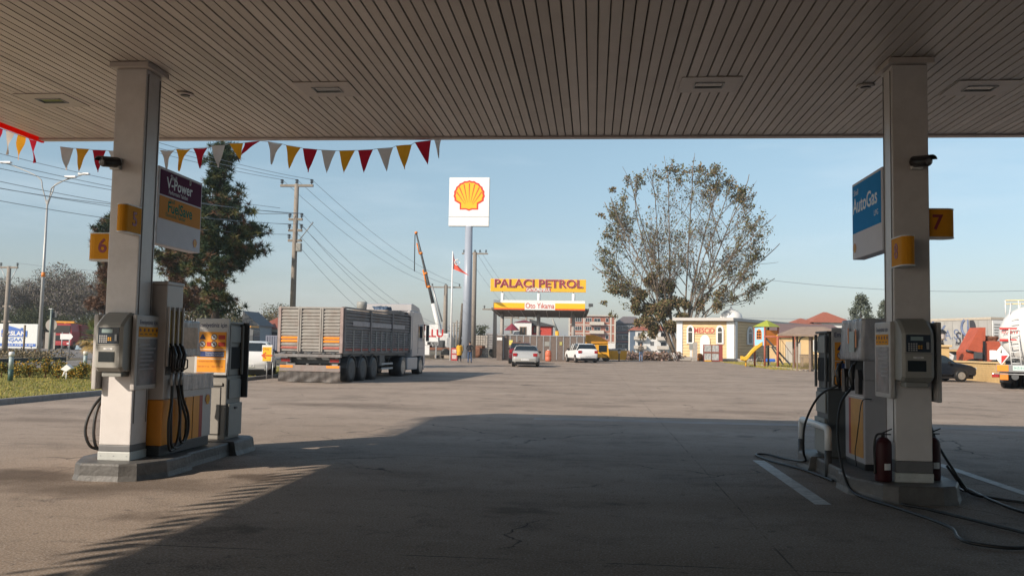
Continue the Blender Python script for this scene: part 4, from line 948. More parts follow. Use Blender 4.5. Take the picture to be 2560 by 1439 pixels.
pole('utility_pole','short leaning wooden pole left of the tall sign pole',1146,868,90,758,.18,.14,(),None,pm('old_wood',(.13,.11,.09),.9,var=.3),lean=.35)
P6,T6,B6_,H6=pole('utility_pole','pole with thin cross arm behind the left end of the car wash',1236,880,88,768,.22,.18,((.2,1.3,(-1.1,0,1.1)),))
P7,T7,B7_,H7=pole('utility_pole','distant power pole with stacked arms seen under the car wash roof',1278,850,120,772,.2,.15,((.1,1.0,()),(1.2,1.,()),(2.4,1.,())))
P8,T8,B8_,H8=pole('utility_pole','distant thin pole seen under the middle of the car wash roof',1315,850,150,792,.2,.15,((.3,1.5,(-1.3,0,1.3)),))
pole('utility_pole','distant thin power pole left of the leaning wooden pole',1141,868,170,800,.2,.15,((.5,1.2,()),))
pole('utility_pole','distant thin mast just right of the truck mirror',1134,868,190,808,.2,.15,((.5,1.2,()),(1.6,1.,())))
def wire(label,a_,b_,sag,r=.013,grp='overhead power lines'):
    a_,b_=Vector(a_),Vector(b_); pts=[]
    for i in range(25):
        k=i/24; q=a_.lerp(b_,k); q.z-=sag*4*k*(1-k); pts.append(q-a_)
    o=MB().tube(pts,r,4).build('power_line',pm('wire',(.22,.27,.33),.6),None,a_); tag(o,label,'power line',grp)
W1=at(-150,190,26); names=['left','middle','right']
for i in range(3):
    wire('overhead wire from the %s top insulator of the large power pole towards the far poles'%names[i],T1[i],T2[i],.9,.014)
    wire('overhead wire from the %s top insulator of the large power pole off to the left'%names[i],T1[i],Vector((-24.5+i*.9,24,10.6)),.5,.012)
for i in range(3,8):
    j=min(i,len(T2)-1)
    wire('lower overhead wire %s down from the top of the large pole towards the far poles'%['','','','first','second','third','fourth','fifth'][i],T1[i],T2[j] ,.9+.1*i,.014)
    wire('lower overhead wire %s down from the top of the large pole off to the left'%['','','','first','second','third','fourth','fifth'][i],T1[i],Vector((-25+.2*i,24,9.6-.42*i)),.5,.012)
wire('lone overhead wire crossing the sky from the left edge behind the left column',at(-200,432,40),T1[4],.6,.018)
wire('thin overhead wire crossing the upper left sky behind the street lamp',at(-200,330,40),at(700,520,52),.4,.014)
wire('thin wire leaving the slim left power pole towards the right',T4[1],at(500,680,66),.3,.014)
for i in range(3): wire('overhead wire %s leaving the pale pole behind the tall sign to the right'%['low','middle','high'][i],T3[i],T8[i],.8,.014)
wire('far thin power line crossing the sky right of the big tree',at(1900,697,150),at(2700,720,150),1.2,.035)
wire('faint low power line above the roofs right of the prayer house',at(1560,775,170),at(2300,790,170),1,.03)
# street lamp with three arms
b_=at(97,884,64); b_.z=gz(64)
sl_=thing('street_lamp','tall three armed street lamp beyond the road on the left','street lamp',b_)
zt=at(118,500,64).z-b_.z
mast=pm('lamp_mast',(.42,.42,.41),.5,metal=.3,var=.1)
MB().tube([(0,0,0),(.05,0,zt)],[.16,.07],12).build('mast',mast,sl_)
MB().tube([(.03,0,6.0),(.032,0,6.35)],[.142,.138],12).build('orange_band',orange,sl_)
for tx,ty,dy in ((15,407,0),(188,428,1.2),(196,449,-1.0)):
    tip=at(tx,ty,64)-b_; top=Vector((.05,0,zt)); mid=Vector((top.x+(tip.x-top.x)*.25,dy*.3,zt+(tip.z-zt)*.62)); tip.y=dy
    MB().tube(spline([top+Vector((0,0,-.5)),top+(mid-top)*.5,mid,tip]),.045,6).build('arm',mast,sl_)
    d=1 if tx>100 else -1
    MB().bbox(tip.x-.45,tip.x+.45,tip.y-.14,tip.y+.14,tip.z-.06,tip.z+.10,.05).build('lamp_head',white2,sl_)
# tall sign
def gp0(px,Y):
    q=at(px,870,Y); q.z=gz(Y); return q
b_=gp0(1166,82); o=thing('pole_sign','tall square white sign with yellow and red shell emblem on a pale blue pole','pole sign',b_,YAW*0)
zt=at(1172,566,b_.y).z-b_.z; zz=at(1172,445,b_.y).z-b_.z; sx=at(1224,500,b_.y).x-at(1124,500,b_.y).x
bp_=pm('pole_blue',(.34,.38,.45),.4,var=.05,sc=1)
MB().tube([(0,0,-.2),(0,0,zt)],[.46,.35],24).build('pole',bp_,o)
MB().bbox(-sx/2,sx/2,-.25,.25,zt+.88,zz,.03).build('sign_box',pm('sign_white',(.85,.85,.84),.4,var=.02),o)
MB().bbox(-sx/2,sx/2,-.25,.25,zt,zt+.86,.03).build('lower_sign_box',MATS['sign_white'],o)
pecten(o,(0,-.255,zt+.86+(zz-zt-.86)*.53),1.47,0,th=.01)
# flag
b_=gr(1126,900); o=thing('flagpole','white flagpole with a limp red flag','flagpole',b_); zt=at(1130,628,b_.y).z-b_.z
MB().tube([(0,0,0),(0,0,zt)],[.09,.05],10).build('pole',white2,o)
m=MB(); vs=[]; 
for i in range(9):
    for j in range(9):
        u,v=i/8,j/8; vs.append((.06+u*(.25+1.15*v)*1.0*(.35+.65*v),.10*math.sin(u*7+v*2),zt-.15-v*1.35-u*.55*(1)+ (0 if v<.8 else 0)))
m.add(vs,[(i*9+j,i*9+j+1,(i+1)*9+j+1,(i+1)*9+j) for i in range(8) for j in range(8)],0,True)
fo=m.build('flag',pm('flag_cloth',(.72,.10,.06),.8),o,fix=False)
MB().tube([(.42+.2*math.cos(t_),-.09,zt-.95+.24*math.sin(t_)) for t_ in [math.radians(q) for q in range(50,311,20)]],[.015]+[.05]*12+[.015],6).build('crescent',white2,fo)
m=MB(); m.prism([(.62+(.10 if i%2==0 else .04)*math.cos(i*PI/5),zt-.95+(.10 if i%2==0 else .04)*math.sin(i*PI/5)) for i in range(10)],-.12,-.09,'y'); m.build('star',white2,fo)
# ---------------------------------------------------------------- crane truck and yard behind the sign
def gp(px,Y,py=870):
    q=at(px,py,Y); q.z=gz(Y); return q
c0=gp(1107,92); o=thing('crane_truck','mobile crane with raised white, orange and grey boom behind the flagpole','crane',c0)
A=at(1107,860,92)-c0; Bt=at(1040,580,92)-c0; cwh=pm('crane_white',(.66,.66,.65),.4,var=.08)
def lerp(k): return A.lerp(Bt,k)
MB().tube([lerp(0),lerp(.16),lerp(.36)],[.34,.28,.24],8).build('boom_base',cwh,o)
MB().tube([lerp(.36),lerp(.55),lerp(.78),lerp(1)],[.20,.16,.12,.09],6).build('boom',greydk,o)
m=MB(); 
for k in (.50,.62,.80,.985): m.tube([lerp(k),lerp(k+.018)],.20-.08*k+.05,6)
m.tube([lerp(.5)+Vector((-.25,0,0)),lerp(.66)+Vector((-.22,0,0))],.09,5).tube([lerp(.8)+Vector((-.2,0,0)),lerp(.9)+Vector((-.2,0,0))],.07,5)
m.build('boom_collar',orange,o)
MB().tube([lerp(.2)+Vector((.5,0,0)),lerp(.52)+Vector((.35,0,0))],.10,6).build('luffing_ram',steel,o)
MB().tube([lerp(1),lerp(1)+Vector((-.1,0,-.3)),at(1036,678,92)-c0],.05,6).build('hoist_rope',blackp,o)
MB().bbox(-1.0,.8,-1,1,1.0,2.4,.15).build('turntable_cab',cwh,o); MB().bbox(-.9,-.2,-1.02,-1.0,1.6,2.2,.02).build('cab_window',glass,o)
MB().bbox(-4.2,2.4,-1.2,1.2,.55,1.0,.05).build('chassis',greydk,o)
for x in (-3.5,-2.2,1.5): 
    q=MB(); q.lathe([(.3,-.15),(.5,-.13),(.5,.13),(.3,.15)],(x,-1.1,.5),16,0,'y'); q.build('wheel',black,o)
MB().bbox(-1.6,-1.0,-.9,-.3,1.0,2.1,.03).build('winch_frame',rust,o)
# white billboard with red letters behind the truck cab
c=gp(1071,80); o=thing('billboard','white roadside hoarding with red letters behind the truck cab','billboard',c)
z0=at(1071,862,80).z-c.z; z1=at(1071,811,80).z-c.z; hw=(at(1092,830,80).x-at(1030,830,80).x)/2
MB().bbox(-hw-.0,hw-.25,-.08,.08,z0,z1,.02).build('board',white2,o); text('İLLU',1.0,red,o,(hw*.30,-.085,(z0+z1)/2+.12),0,ext=.01,off=.02)
MB().box(-.1,hw-.3,-.09,-.081,z0+.03,z0+.30).build('black_strip',blackp,o); text('62 61',.26,white2,o,(hw*.45,-.1,z0+.165),0,ext=.005)
m=MB(); m.box(-hw+.4,-hw+.5,-.05,.05,0,z0); m.box(hw-.5,hw-.4,-.05,.05,0,z0); m.build('legs',steel,o)
MB().bbox(-hw+.2,hw*.1,-.12,-.083,z0-.9,z0-.02,.01).build('lower_board',white2,o)
c=gp(1085,86); o=thing('flatbed_trailer','orange flatbed trailer loaded with scrap beside the crane','trailer',c)
MB().bbox(-2.3,2.2,-1,1,.7,.95,.03).build('bed',rust,o)
for x,w_,h,mt in ((-1.6,.7,.7,orange),(-.6,.6,.9,rust),(.5,1.0,.7,greydk),(1.6,.5,1.0,steel)): MB().bbox(x-w_/2,x+w_/2,-.7,.7,.955,.955+h,.04).build('cargo_box',mt,o)
for x in (-1.4,1.3): MB().lathe([(.3,-.15),(.45,-.13),(.45,.13),(.3,.15)],(x,-.9,.45),14,0,'y').build('wheel',black,o)
c=gp(1137,72.5); o=thing('price_cabinet','red and white cabinet at the foot of the flagpole','cabinet',c)
MB().bbox(-.26,.26,-.2,.2,0,1.05,.02).build('case',pm('cab_red',(.45,.05,.05),.5),o)
for z in (.15,.6): MB().bbox(-.18,.18,-.215,-.201,z,z+.33,.01).build('label_panel',pm('faded_white',(.6,.5,.48),.6,var=.3,sc=8),o)
for i,px in enumerate((1088,1101,1114)):
    c=gp(px,80.5); o=MB().bbox(-.42,.42,-.2,.2,0,.30,.04).build('concrete_block',pm('block_tan',(.36,.29,.23),.9,var=.2,bump=.3),None,c)
    tag(o,'%s concrete kerb block in the row left of the flagpole'%['leftmost','middle','rightmost'][i],'concrete block','concrete blocks by the flagpole')
# trailers parked left of the car wash
def slat_trailer(label,px0,px1,Y,pyt,zb,mat):
    c=gp((px0+px1)/2,Y); hw=(at(px1,860,Y).x-at(px0,860,Y).x)/2; zt=at((px0+px1)/2,pyt,Y).z-c.z
    o=thing('slatted_trailer',label,'trailer',c)
    MB().bbox(-hw,hw,0,2.4,zb,zt,.02).build('box_body',mat,o)
    m=MB(); n=max(3,int((zt-zb)/.17))
    for k in range(n): z=zb+.05+k*(zt-zb-.05)/n; m.prism([(-.002,z),(-.06,z+.03),(-.06,z+.08),(-.002,z+.12)],-hw+.12,hw-.12,'x')
    m.build('slats',mat,o)
    m=MB()
    for x in (-hw+.06,hw-.06,0): m.box(x-.06,x+.06,-.08,-.003,zb,zt+.03)
    m.build('post',steel,o)
    for x in (-hw*.5,hw*.5): MB().lathe([(.3,-.15),(.48,-.13),(.48,.13),(.3,.15)],(x,.5,.48),14,0,'y').build('wheel',black,o)
    return o
tgm=pm('trailer_grey',(.30,.29,.29),.6,var=.2,sc=2)
slat_trailer('grey slatted trailer parked left of the car wash wall',1213,1290,90,833,.85,tgm)
c=gp(1203,88); o=thing('stacked_pallets','pale perforated block stack left of the slatted trailer','stack',c)
m=MB()
for i in range(5):
    for j in range(9): m.bbox(-.5+.24*i,-.29+.24*i,-.4,.4,.25*j,.25*j+.22,.02)
m.build('blocks',conc_lt,o)
c=gp(1192,87); o=thing('timber_bogie','rusty axle and wheel lying beside the pale block stack','scrap',c)
MB().lathe([(.3,-.1),(.55,-.08),(.55,.08),(.3,.1)],(0,0,.55),16,0,'y').build('wheel',rust,o); MB().bbox(-.8,.8,.1,.4,.9,1.2,.05).build('frame',rust,o)
# ---------------------------------------------------------------- car wash
Y0=78.5; zl=lambda py,px=1345:at(px,py,Y0).z-gz(Y0)
xl,xr=at(1227,780,Y0-1.5).x,at(1474,780,Y0-1.5).x
cwx=(xl+xr)/2; o=thing('car_wash_canopy','car wash shelter with slanted grey roof and white, yellow and red fascia','canopy',(cwx,Y0,gz(Y0)))
hw=(xr-xl)/2; zt=zl(776); zb=zl(792)
wm=pm('wash_roof',(.13,.125,.12),.7,var=.15)
fx0=at(1234,765,Y0-1.6).x-cwx; fx1=at(1463,765,Y0-1.6).x-cwx; f0=zl(775)-.06; f1=zl(751)-.08
m=MB(); m.add([(-hw+.05,-1.55,f0-.02),(hw-.05,-1.55,f0-.02),(hw-.35,2.2,zb+.05),(-hw+.35,2.2,zb+.05),(-hw+.05,-1.55,f0+.18),(hw-.05,-1.55,f0+.18),(hw-.35,2.2,zb+.25),(-hw+.35,2.2,zb+.25)],[(0,3,2,1),(4,5,6,7),(0,1,5,4),(1,2,6,5),(2,3,7,6),(3,0,4,7)])
m.build('slanted_roof',wm,o)
m=MB()
for k in range(8):
    x=-hw+.4+k*(2*hw-.8)/7; m.tube([(x,-1.5,f0-.06),(x*.93,2.15,zb+.01)],.035,5)
m.build('rib',steel,o)
L3=(f1-f0)
MB().bbox(fx0,fx1,-1.8,-1.56,f0,f1,.02).build('fascia',pm('fascia_white',(.80,.80,.79),.4,var=.03),o)
m=MB(); a0,a1=at(1312,765,Y0-1.6).x-cwx,at(1388,765,Y0-1.6).x-cwx
for u0,u1 in ((fx0+.01,a0),(a1,fx1-.01)): m.box(u0,u1,-1.81,-1.8015,f0+.17*L3,f0+.72*L3,0); m.box(u0,u1,-1.81,-1.8015,f0+.005,f0+.168*L3,1)
m.build('colour_band',[shyel,pm('fascia_red',(.72,.12,.03),.4)],o)
text('Oto Yıkama',.66,pm('wash_red',(.55,.08,.04),.5),o,((a0+a1)/2,-1.803,f0+.42*L3),0,width=(a1-a0)*.94,ext=.01,off=.006)
for px in (1255,1346,1433):
    x=at(px,820,Y0).x-cwx; MB().tube([(x,0,0),(x,0,f0+.2)],.17,14).build('column',pm('wash_column',(.33,.30,.28),.6,var=.15),o)
    MB().tube([(x,0,f0+.19),(x,0,zl(733))],.15,14).build('roof_post',white2,o); MB().tube([(x,0,zl(733)),(x,0,zl(729))],.04,6).build('sign_stub',steel,o)
MB().tube([(hw-.2,-1.6,f0+.1),(hw+.1,-1.7,f0+.4)],.03,6).build('floodlight_arm',steel,o); MB().bbox(hw-.1,hw+.3,-1.9,-1.6,f0+.35,f0+.62,.03,M=None).build('floodlight',greydk,o)
s0,s1=at(1227,712,Y0).x,at(1465,712,Y0).x; z0,z1=zl(729.5),zl(698)
o=thing('roof_sign','long yellow sign with red block letters above the car wash roof','sign',((s0+s1)/2,Y0-.1,gz(Y0)),math.radians(.6)); w2=(s1-s0)/2
MB().bbox(-w2,w2,-.1,.1,z0,z1,.02).build('board',pm('sign_amber',(.85,.47,.03),.45,var=.04),o)
t1=pm('letter_maroon',(.30,.03,.05),.5); t0=pm('letter_pink',(.75,.50,.42),.5)
cz_=z0+(z1-z0)*.62
text('PALACI PETROL',1.0,pm('letter_shadow',(.22,.10,.02),.6),o,(.06,-.105,cz_-.05),0,width=w2*1.86,ext=.004,off=.03,name='letter_shadow')
text('PALACI PETROL',1.0,t0,o,(.0,-.125,cz_),0,width=w2*1.86,ext=.006,off=.035,name='letter_outline')
text('PALACI PETROL',1.0,t1,o,(.0,-.145,cz_),0,width=w2*1.84,ext=.006,off=.012,name='lettering')
MB().box(-1.1,1.15,-.112,-.1015,z0+.01,z0+.27).build('red_strip',pm('strip_red',(.55,.08,.05),.5),o); text('GAYRİMENKUL',.42,white2,o,(.03,-.125,z0+.17),0,width=2.15,ext=.006,off=.012)
# wash wall
w0,w1=at(1243,880,Y0-.6).x,at(1463,880,Y0-.6).x; zt=zl(840)
o=thing('wash_bay_wall','brown stone clad car wash wall with pale metal rails','wall',((w0+w1)/2,Y0-.6,gz(Y0))); hw=(w1-w0)/2
wst=pm('wall_brown',(.16,.12,.10),.6,var=.2,sc=4,bump=.2)
MB().bbox(-hw,hw,0,.18,0,zt,.01).build('wall_panel',wst,o)
m=MB()
for k in range(13):
    x=-hw+.55+k*(2*hw-.7)/12; m.box(x-.035,x+.035,-.03,-.003,.12,zt)
m.build('rail',steel,o); MB().bbox(-hw-.02,-hw+.5,-.35,-.032,0,zt*1.0,.01).build('end_pier',wst,o); MB().bbox(-hw,hw,-.05,.22,zt+.003,zt+.08,.01).build('coping',steel,o)
m=MB()
for x,z,w_,h in ((-hw+1.05,1.35,.32,.42),): m.box(x,x+w_,-.05,-.032,z,z+h)
m.build('yellow_poster',pm('pale_yellow',(.75,.66,.15),.5),o)
MB().box(-hw+.0,-hw+.46,-.37,-.352,1.75,2.0).build('white_notice',white2,o)
MB().box(hw*.08,hw*.08+.42,-.05,-.032,1.3,1.7).build('dark_poster',greyp,o); MB().box(hw*.42,hw*.42+.22,-.05,-.032,1.4,1.7).build('small_poster',pm('dull_yellow',(.45,.40,.12),.6),o)
c=gp(1371,76.5); o=thing('plastic_barrel','tall orange plastic barrel beside the car wash wall','barrel',c)
MB().lathe([(.22,0),(.26,.1),(.27,.35),(.25,.37),(.27,.4),(.27,.75),(.2,.92),(.12,.95)],n=18).build('barrel',pm('barrel_orange',(.62,.16,.08),.5),o)
MB().lathe([(.09,.951),(.09,1.0),(.04,1.01)],n=12).build('cap',white2,o)
# cabin, red house, umbrella behind
Yb=96
def gbox(name,label,cat,px0,px1,pyt,Y,mat,roof=None,ov=.3,zb=0,depth=4,rh=.5,rmat=None,gable='hip'):
    x0,x1=at(px0,850,Y).x,at(px1,850,Y).x; zt=at((px0+px1)/2,pyt,Y).z-gz(Y); o=thing(name,label,cat,((x0+x1)/2,Y,gz(Y))); hw=(x1-x0)/2
    MB().box(-hw,hw,0,depth,zb,zt).build('wall',mat,o)
    if rmat:
        m=MB(); e=ov; 
        if gable=='hip': r=min(hw,depth/2)*.9; vs=[(-hw-e,-e,zt),(hw+e,-e,zt),(hw+e,depth+e,zt),(-hw-e,depth+e,zt),(-hw+r,depth/2,zt+rh),(hw-r,depth/2,zt+rh)]; fs=[(0,3,2,1),(0,1,5,4),(1,2,5),(2,3,4,5),(3,0,4)]
        else: vs=[(-hw-e,-e,zt),(hw+e,-e,zt-.0),(hw+e,depth+e,zt),(-hw-e,depth+e,zt),(-hw-e,-e,zt+rh),(hw+e,-e,zt+.1),(hw+e,depth+e,zt+.1),(-hw-e,depth+e,zt+rh)]; fs=[(0,3,2,1),(4,5,6,7),(0,1,5,4),(1,2,6,5),(2,3,7,6),(3,0,4,7)]
        for i in range(len(vs)): vs[i]=(vs[i][0],vs[i][1],vs[i][2]+.004)
        m.add(vs,fs).build('roof',rmat,o)
    return o,hw,zt
rt=pm('roof_tile_red',(.36,.11,.06),.8,var=.2,sc=3,bump=.4); rbr=pm('roof_brown',(.20,.13,.12),.8,var=.15)
def win(o,x0,x1,z0,z1,y=-.02,fr_=white2,mull=1,nm='window'):
    f=MB().box(x0,x1,y-.03,y+.015,z0,z1).build(nm,fr_,o); n=mull+1; t_=min(.08,(x1-x0)*.1); wd=(x1-x0-t_*(n+1))/n; m=MB()
    for i in range(n): xa=x0+t_+i*(wd+t_); m.box(xa,xa+wd,y-.045,y-.031,z0+t_,z1-t_)
    m.build('pane',glass,f); return f
c_,hw,zt=gbox('portable_cabin','white cabin with brown shuttered window behind the car wash wall','cabin',1285,1328,806,Yb,white2,rmat=pm('trim_maroon',(.20,.04,.05),.6),rh=.35,ov=.08)
win(c_,-.35,.40,zt-1.75,zt-.45,fr_=pm('shutter_brown',(.28,.17,.10),.7))
c_,hw,zt=gbox('red_shed','red walled shed with dark sloping roof beside the white cabin','shed',1329,1378,815,Yb+1,pm('shed_red',(.55,.07,.05),.7,var=.08),rmat=greydk,rh=.75,gable='shed',ov=.25)
win(c_,-hw+.2,-hw+.7,zt-.75,zt-.1,fr_=greydk)
c=gp(1279,Yb-1); o=thing('parasol','dark red folded parasol left of the white cabin','parasol',c); zt=at(1279,808,Yb-1).z-c.z
MB().tube([(0,0,0),(0,0,zt)],.03,6).build('pole',steel,o); MB().lathe([(.85,zt-.75),(.45,zt-.35),(.03,zt)],n=8,sm=False).build('canopy',pm('parasol_red',(.22,.03,.05),.8),o)
c=gp(1392,150); o=thing('crane_boom_truck','distant yellow crane boom right of the red shed','crane',c); z1=at(1384,795,150).z-c.z; z0=at(1395,842,150).z-c.z
MB().tube([(.2,0,0),(.0,0,z0+1.0)],[.45,.35],6).build('boom_base',yellow,o); MB().tube([(0,0,z0+1.0),(-.85,0,z1)],[.28,.18],6).build('boom',greyp,o)
# yellow hooded machine
c=gp(1495,80); o=thing('yellow_loader_cab','big yellow hooded machine cab with a sloping roof right of the white SUV','machine',c)
ye=pm('machine_yellow',(.80,.38,.02),.45,var=.08,sc=2); sx=lambda px:at(px,870,80).x-c.x; sz=lambda py:at(1495,py,80).z-c.z
prof=[(sx(1481),0),(sx(1471),sz(862)),(sx(1462),sz(858)),(sx(1464),sz(837)),(sx(1480),sz(837)),(sx(1500),sz(842)),(sx(1519),sz(853)),(sx(1524),sz(896)),(sx(1522),0)]
prof[0]=(sx(1483),.35); prof[-1]=(sx(1524),.35)
MB().prism(prof,0,1.9,'y').build('body',ye,o)
MB().prism([(sx(1467),sz(859)),(sx(1470),sz(838)),(sx(1481),sz(836)),(sx(1500),sz(841)),(sx(1520),sz(852.5)),(sx(1520),sz(857))],-.12,-.003,'y').build('hood',pm('machine_deep_yellow',(.62,.27,.02),.5),o)  # hood in a deeper yellow than the body
MB().bbox(sx(1497),sx(1517),-.05,-.003,sz(879),sz(862),.02).build('side_window',glass,o); MB().lathe([(.13,-.02),(.13,-.003)],(sx(1486),0,sz(869)),16,0,'y').build('badge',white2,o)
text('54 K 08',.16,dark,o,(sx(1487),-.006,sz(883)),0,ext=.002)
for px in (1490,1515): MB().lathe([(.2,-.12),(.36,-.1),(.36,.1),(.2,.12)],(sx(px),.15,.36),14,0,'y').build('wheel',black,o)
c=gp(1543,84); o=thing('skip_bin','yellow ribbed rubble skip right of the yellow machine','skip',c)
MB().prism([(-.8,.12),(.8,.12),(.95,.95),(-.95,.95)],0,1.3,'y').build('bin',ye,o); m=MB()
for x in (-.6,0,.6): m.bbox(x-.06,x+.06,-.06,-.003,.12,.9,.01)
m.build('rib',ye,o); crumple(-.85,.85,.1,1.2,.75,1.1,.06,8,3).build('rubble',conc_lt,o)
def lantern(label,px,Y,pyt,base=0):
    c=gp(px,Y); c.z=gz(Y)+base; h=at(px,pyt,Y).z-c.z; o=thing('lantern_post',label,'lamp post',c)
    if base==0: MB().tube([(0,0,0),(0,0,.12),(0,0,h-.4)],[.09,.06,.05],8).build('post',blackp,o)
    MB().lathe([(.05,h-.42),(.12,h-.38),(.14,h-.15)],n=8,sm=False).build('lantern_glass',pm('lantern_glass',(.45,.40,.38),.3),o)
    MB().lathe([(.20,h-.149),(.10,h-.05),(.02,h)],n=8,sm=False).build('lantern_cap',blackp,o); return o
lantern('short black lantern post in front of the yellow skip',1548,82,872)
# ---------------------------------------------------------------- apartment blocks
brick=pm('brick_red',(.34,.12,.07),.85,var=.12,sc=3); plas=pm('render_cream',(.55,.50,.44),.8,var=.06,sc=1); plw=pm('render_white',(.70,.70,.69),.8,var=.05,sc=1)
def block(label,px0,px1,pyt,Y,nfl,fh,bays,wallm,roofm,rh,balc,band=None,depth=12,hip=True):
    x0,x1=at(px0,850,Y).x,at(px1,850,Y).x; zt=at((px0+px1)/2,pyt,Y).z-gz(Y); o=thing('apartment_building',label,'building',((x0+x1)/2,Y,gz(Y))); hw=(x1-x0)/2
    MB().box(-hw,hw,0,depth,0,zt).build('wall',wallm,o)
    m=MB(); e=.6
    if hip: m.add([(-hw-e,-e,zt+.02),(hw+e,-e,zt+.02),(hw+e,depth+e,zt+.02),(-hw-e,depth+e,zt+.02),(-hw*.45,depth/2,zt+rh),(hw*.45,depth/2,zt+rh)],[(0,3,2,1),(0,1,5,4),(1,2,5),(2,3,4,5),(3,0,4)])
    else: m.box(-hw-e,hw+e,-e,depth+e,zt+.02,zt+rh)
    m.build('roof',roofm,o)
    for f in range(nfl):
        z=zt-(f+1)*fh
        if band: MB().box(-hw-.05,hw+.05,-.06,-.003,z-.15,z+.2).build('floor_band',band,o)
        for (u0,u1,mu) in bays: win(o,-hw+u0*2*hw,-hw+u1*2*hw,z+.95,z+2.35,-.05,mull=mu)
        for (u0,u1) in balc:
            b_=MB(); xa,xb=-hw+u0*2*hw,-hw+u1*2*hw; b_.box(xa,xb,-1.5,-.062,z-.1,z+.05); b_.box(xa,xb,-1.5,-1.38,z+.051,z+1.0).box(xa,xa+.1,-1.38,-.062,z+.051,z+1.0).box(xb-.1,xb,-1.38,-.062,z+.051,z+1.0)
            bo=b_.build('balcony',plas,o); win(bo,xa+(xb-xa)*.3,xa+(xb-xa)*.75,z+.1,z+2.2,-.05,nm='balcony_door')
    return o,hw,zt
o,hw,zt=block('brick and cream apartment block with projecting balconies behind the white SUV',1421,1538,790,300,3,2.9,[(.14,.28,2),(.36,.49,2),(.79,.86,0)],brick,plas,.35,[(.45,.76)],band=plas,hip=False)
m=MB()
for u in (0.0,.31,.885,.975): m.box(-hw+u*2*hw-.0,-hw+u*2*hw+.55,-.12,-.004,0,zt)
m.build('pilaster',plas,o); MB().box(-hw,hw,-.2,-.13,0,zt-3*2.9-.3).build('shop_front',plw,o)
for k in (0.12,.4,.66): win(o,-hw+k*2*hw,-hw+(k+.16)*2*hw,.9+zt-4*2.9,2.4+zt-4*2.9,-.21)
o,hw,zt=block('dark unfinished apartment block with grey roof between the brick and the white block',1539,1610,808,310,3,3.2,[(.05,.45,1),(.5,.95,1)],pm('dark_block',(.05,.06,.075),.8),pm('roof_grey',(.15,.125,.125),.8),2.6,[],band=pm('band_red',(.40,.10,.08),.7))
o,hw,zt=block('white apartment block with orange hip roof behind the man in jeans',1575,1672,826,280,3,2.85,[(.52,.62,1),(.80,.95,1)],plw,rt,2.3,[(.10,.42),(.70,.99)])
MB().box(-hw-.04,-hw+1.6,-.03,-.003,0,zt).build('blue_panel',pm('panel_slate',(.09,.13,.19),.7),o)
for x in (-hw+2,-hw+3.6): MB().lathe([(.05,zt+1.3),(.5,zt+1.35),(.55,zt+1.5)],(x,.5,0),10).build('satellite_dish',white2,o)
# ---------------------------------------------------------------- prayer house
Yc=95.0; Cx=at(1835,870,Yc).x; Lx=at(1693,870,97).x; zt=at(1835,802,Yc).z-gz(Yc)
o=thing('prayer_house','yellow timber prayer house with white dome and red letters MESCiD','building',(Cx,Yc,gz(Yc)))
ang=math.atan2(97-Yc,Lx-Cx); Lf=math.hypot(Lx-Cx,97-Yc)
ymat=pm('timber_yellow',(.76,.53,.28),.7,var=.06,sc=2); ymat2=ymat
Mf=Matrix.Rotation(math.atan2(Cx-Lx,0)*0+math.atan2(Yc-97,Cx-Lx),4,'Z')   # front wall frame: +x towards the corner
def FM(m): 
    m.v=[tuple(Mf@Vector(v)) for v in m.v]; return m
Rx_=at(2002,870,112).x; Mr=Matrix.Rotation(math.atan2(112-Yc,Rx_-Cx),4,'Z'); Lr=math.hypot(Rx_-Cx,112-Yc)
def RMx(m):
    m.v=[tuple(Mr@Vector(v)) for v in m.v]; return m
f_l=Mf@Vector((-Lf,0,0)); r_l=Mr@Vector((Lr,0,0)); bk=f_l+r_l
MB().prism([(0,0),(r_l.x,r_l.y),(bk.x,bk.y),(f_l.x,f_l.y)],0.02,zt,'z').build('wall',ymat,o)
def boards(Mx,L_,sgn,nm):
    m=MB(); n=int(zt/.32)
    for k in range(n):
        z=.05+k*.32; xs=sorted((0,sgn*L_)); m.prism([(-.003,z),(-.055,z+.01),(-.02,z+.30),(-.003,z+.30)],xs[0],xs[1],'x')
    m.v=[tuple(Mx@Vector(v)) for v in m.v]; m.build(nm,ymat,o)
boards(Mf,Lf,-1,'front_boards'); boards(Mr,Lr,1,'side_boards')
pr=[(0,0),(r_l.x,r_l.y),(bk.x,bk.y),(f_l.x,f_l.y)]; cx_=sum(q[0] for q in pr)/4; cy_=sum(q[1] for q in pr)/4
MB().prism([(cx_+(x-cx_)*1.07,cy_+(y-cy_)*1.07) for x,y in pr],zt+.003,zt+.32,'z').build('roof_slab',pm('slab_white',(.55,.52,.49),.6,var=.06),o)
wt=pm('trim_white',(.80,.79,.77),.6,var=.03)
FM(MB().bbox(-.75,.06,-.14,-.06,0,zt-.02,.02)).build('corner_pilaster',wt,o); FM(MB().bbox(-Lf-.05,-Lf+.6,-.14,-.06,0,zt-.02,.02)).build('corner_pilaster',wt,o); RMx(MB().bbox(.02,.62,-.14,-.06,0,zt-.02,.02)).build('corner_pilaster',wt,o)
def arch(cx,z0,w_,h): 
    pts=[(cx-w_/2,z0),(cx+w_/2,z0)]; zr=z0+h-w_*.62
    for i in range(9):
        a=i*PI/8; pts.append((cx+w_/2*math.cos(a),zr+w_*.62*math.sin(a)))
    return pts
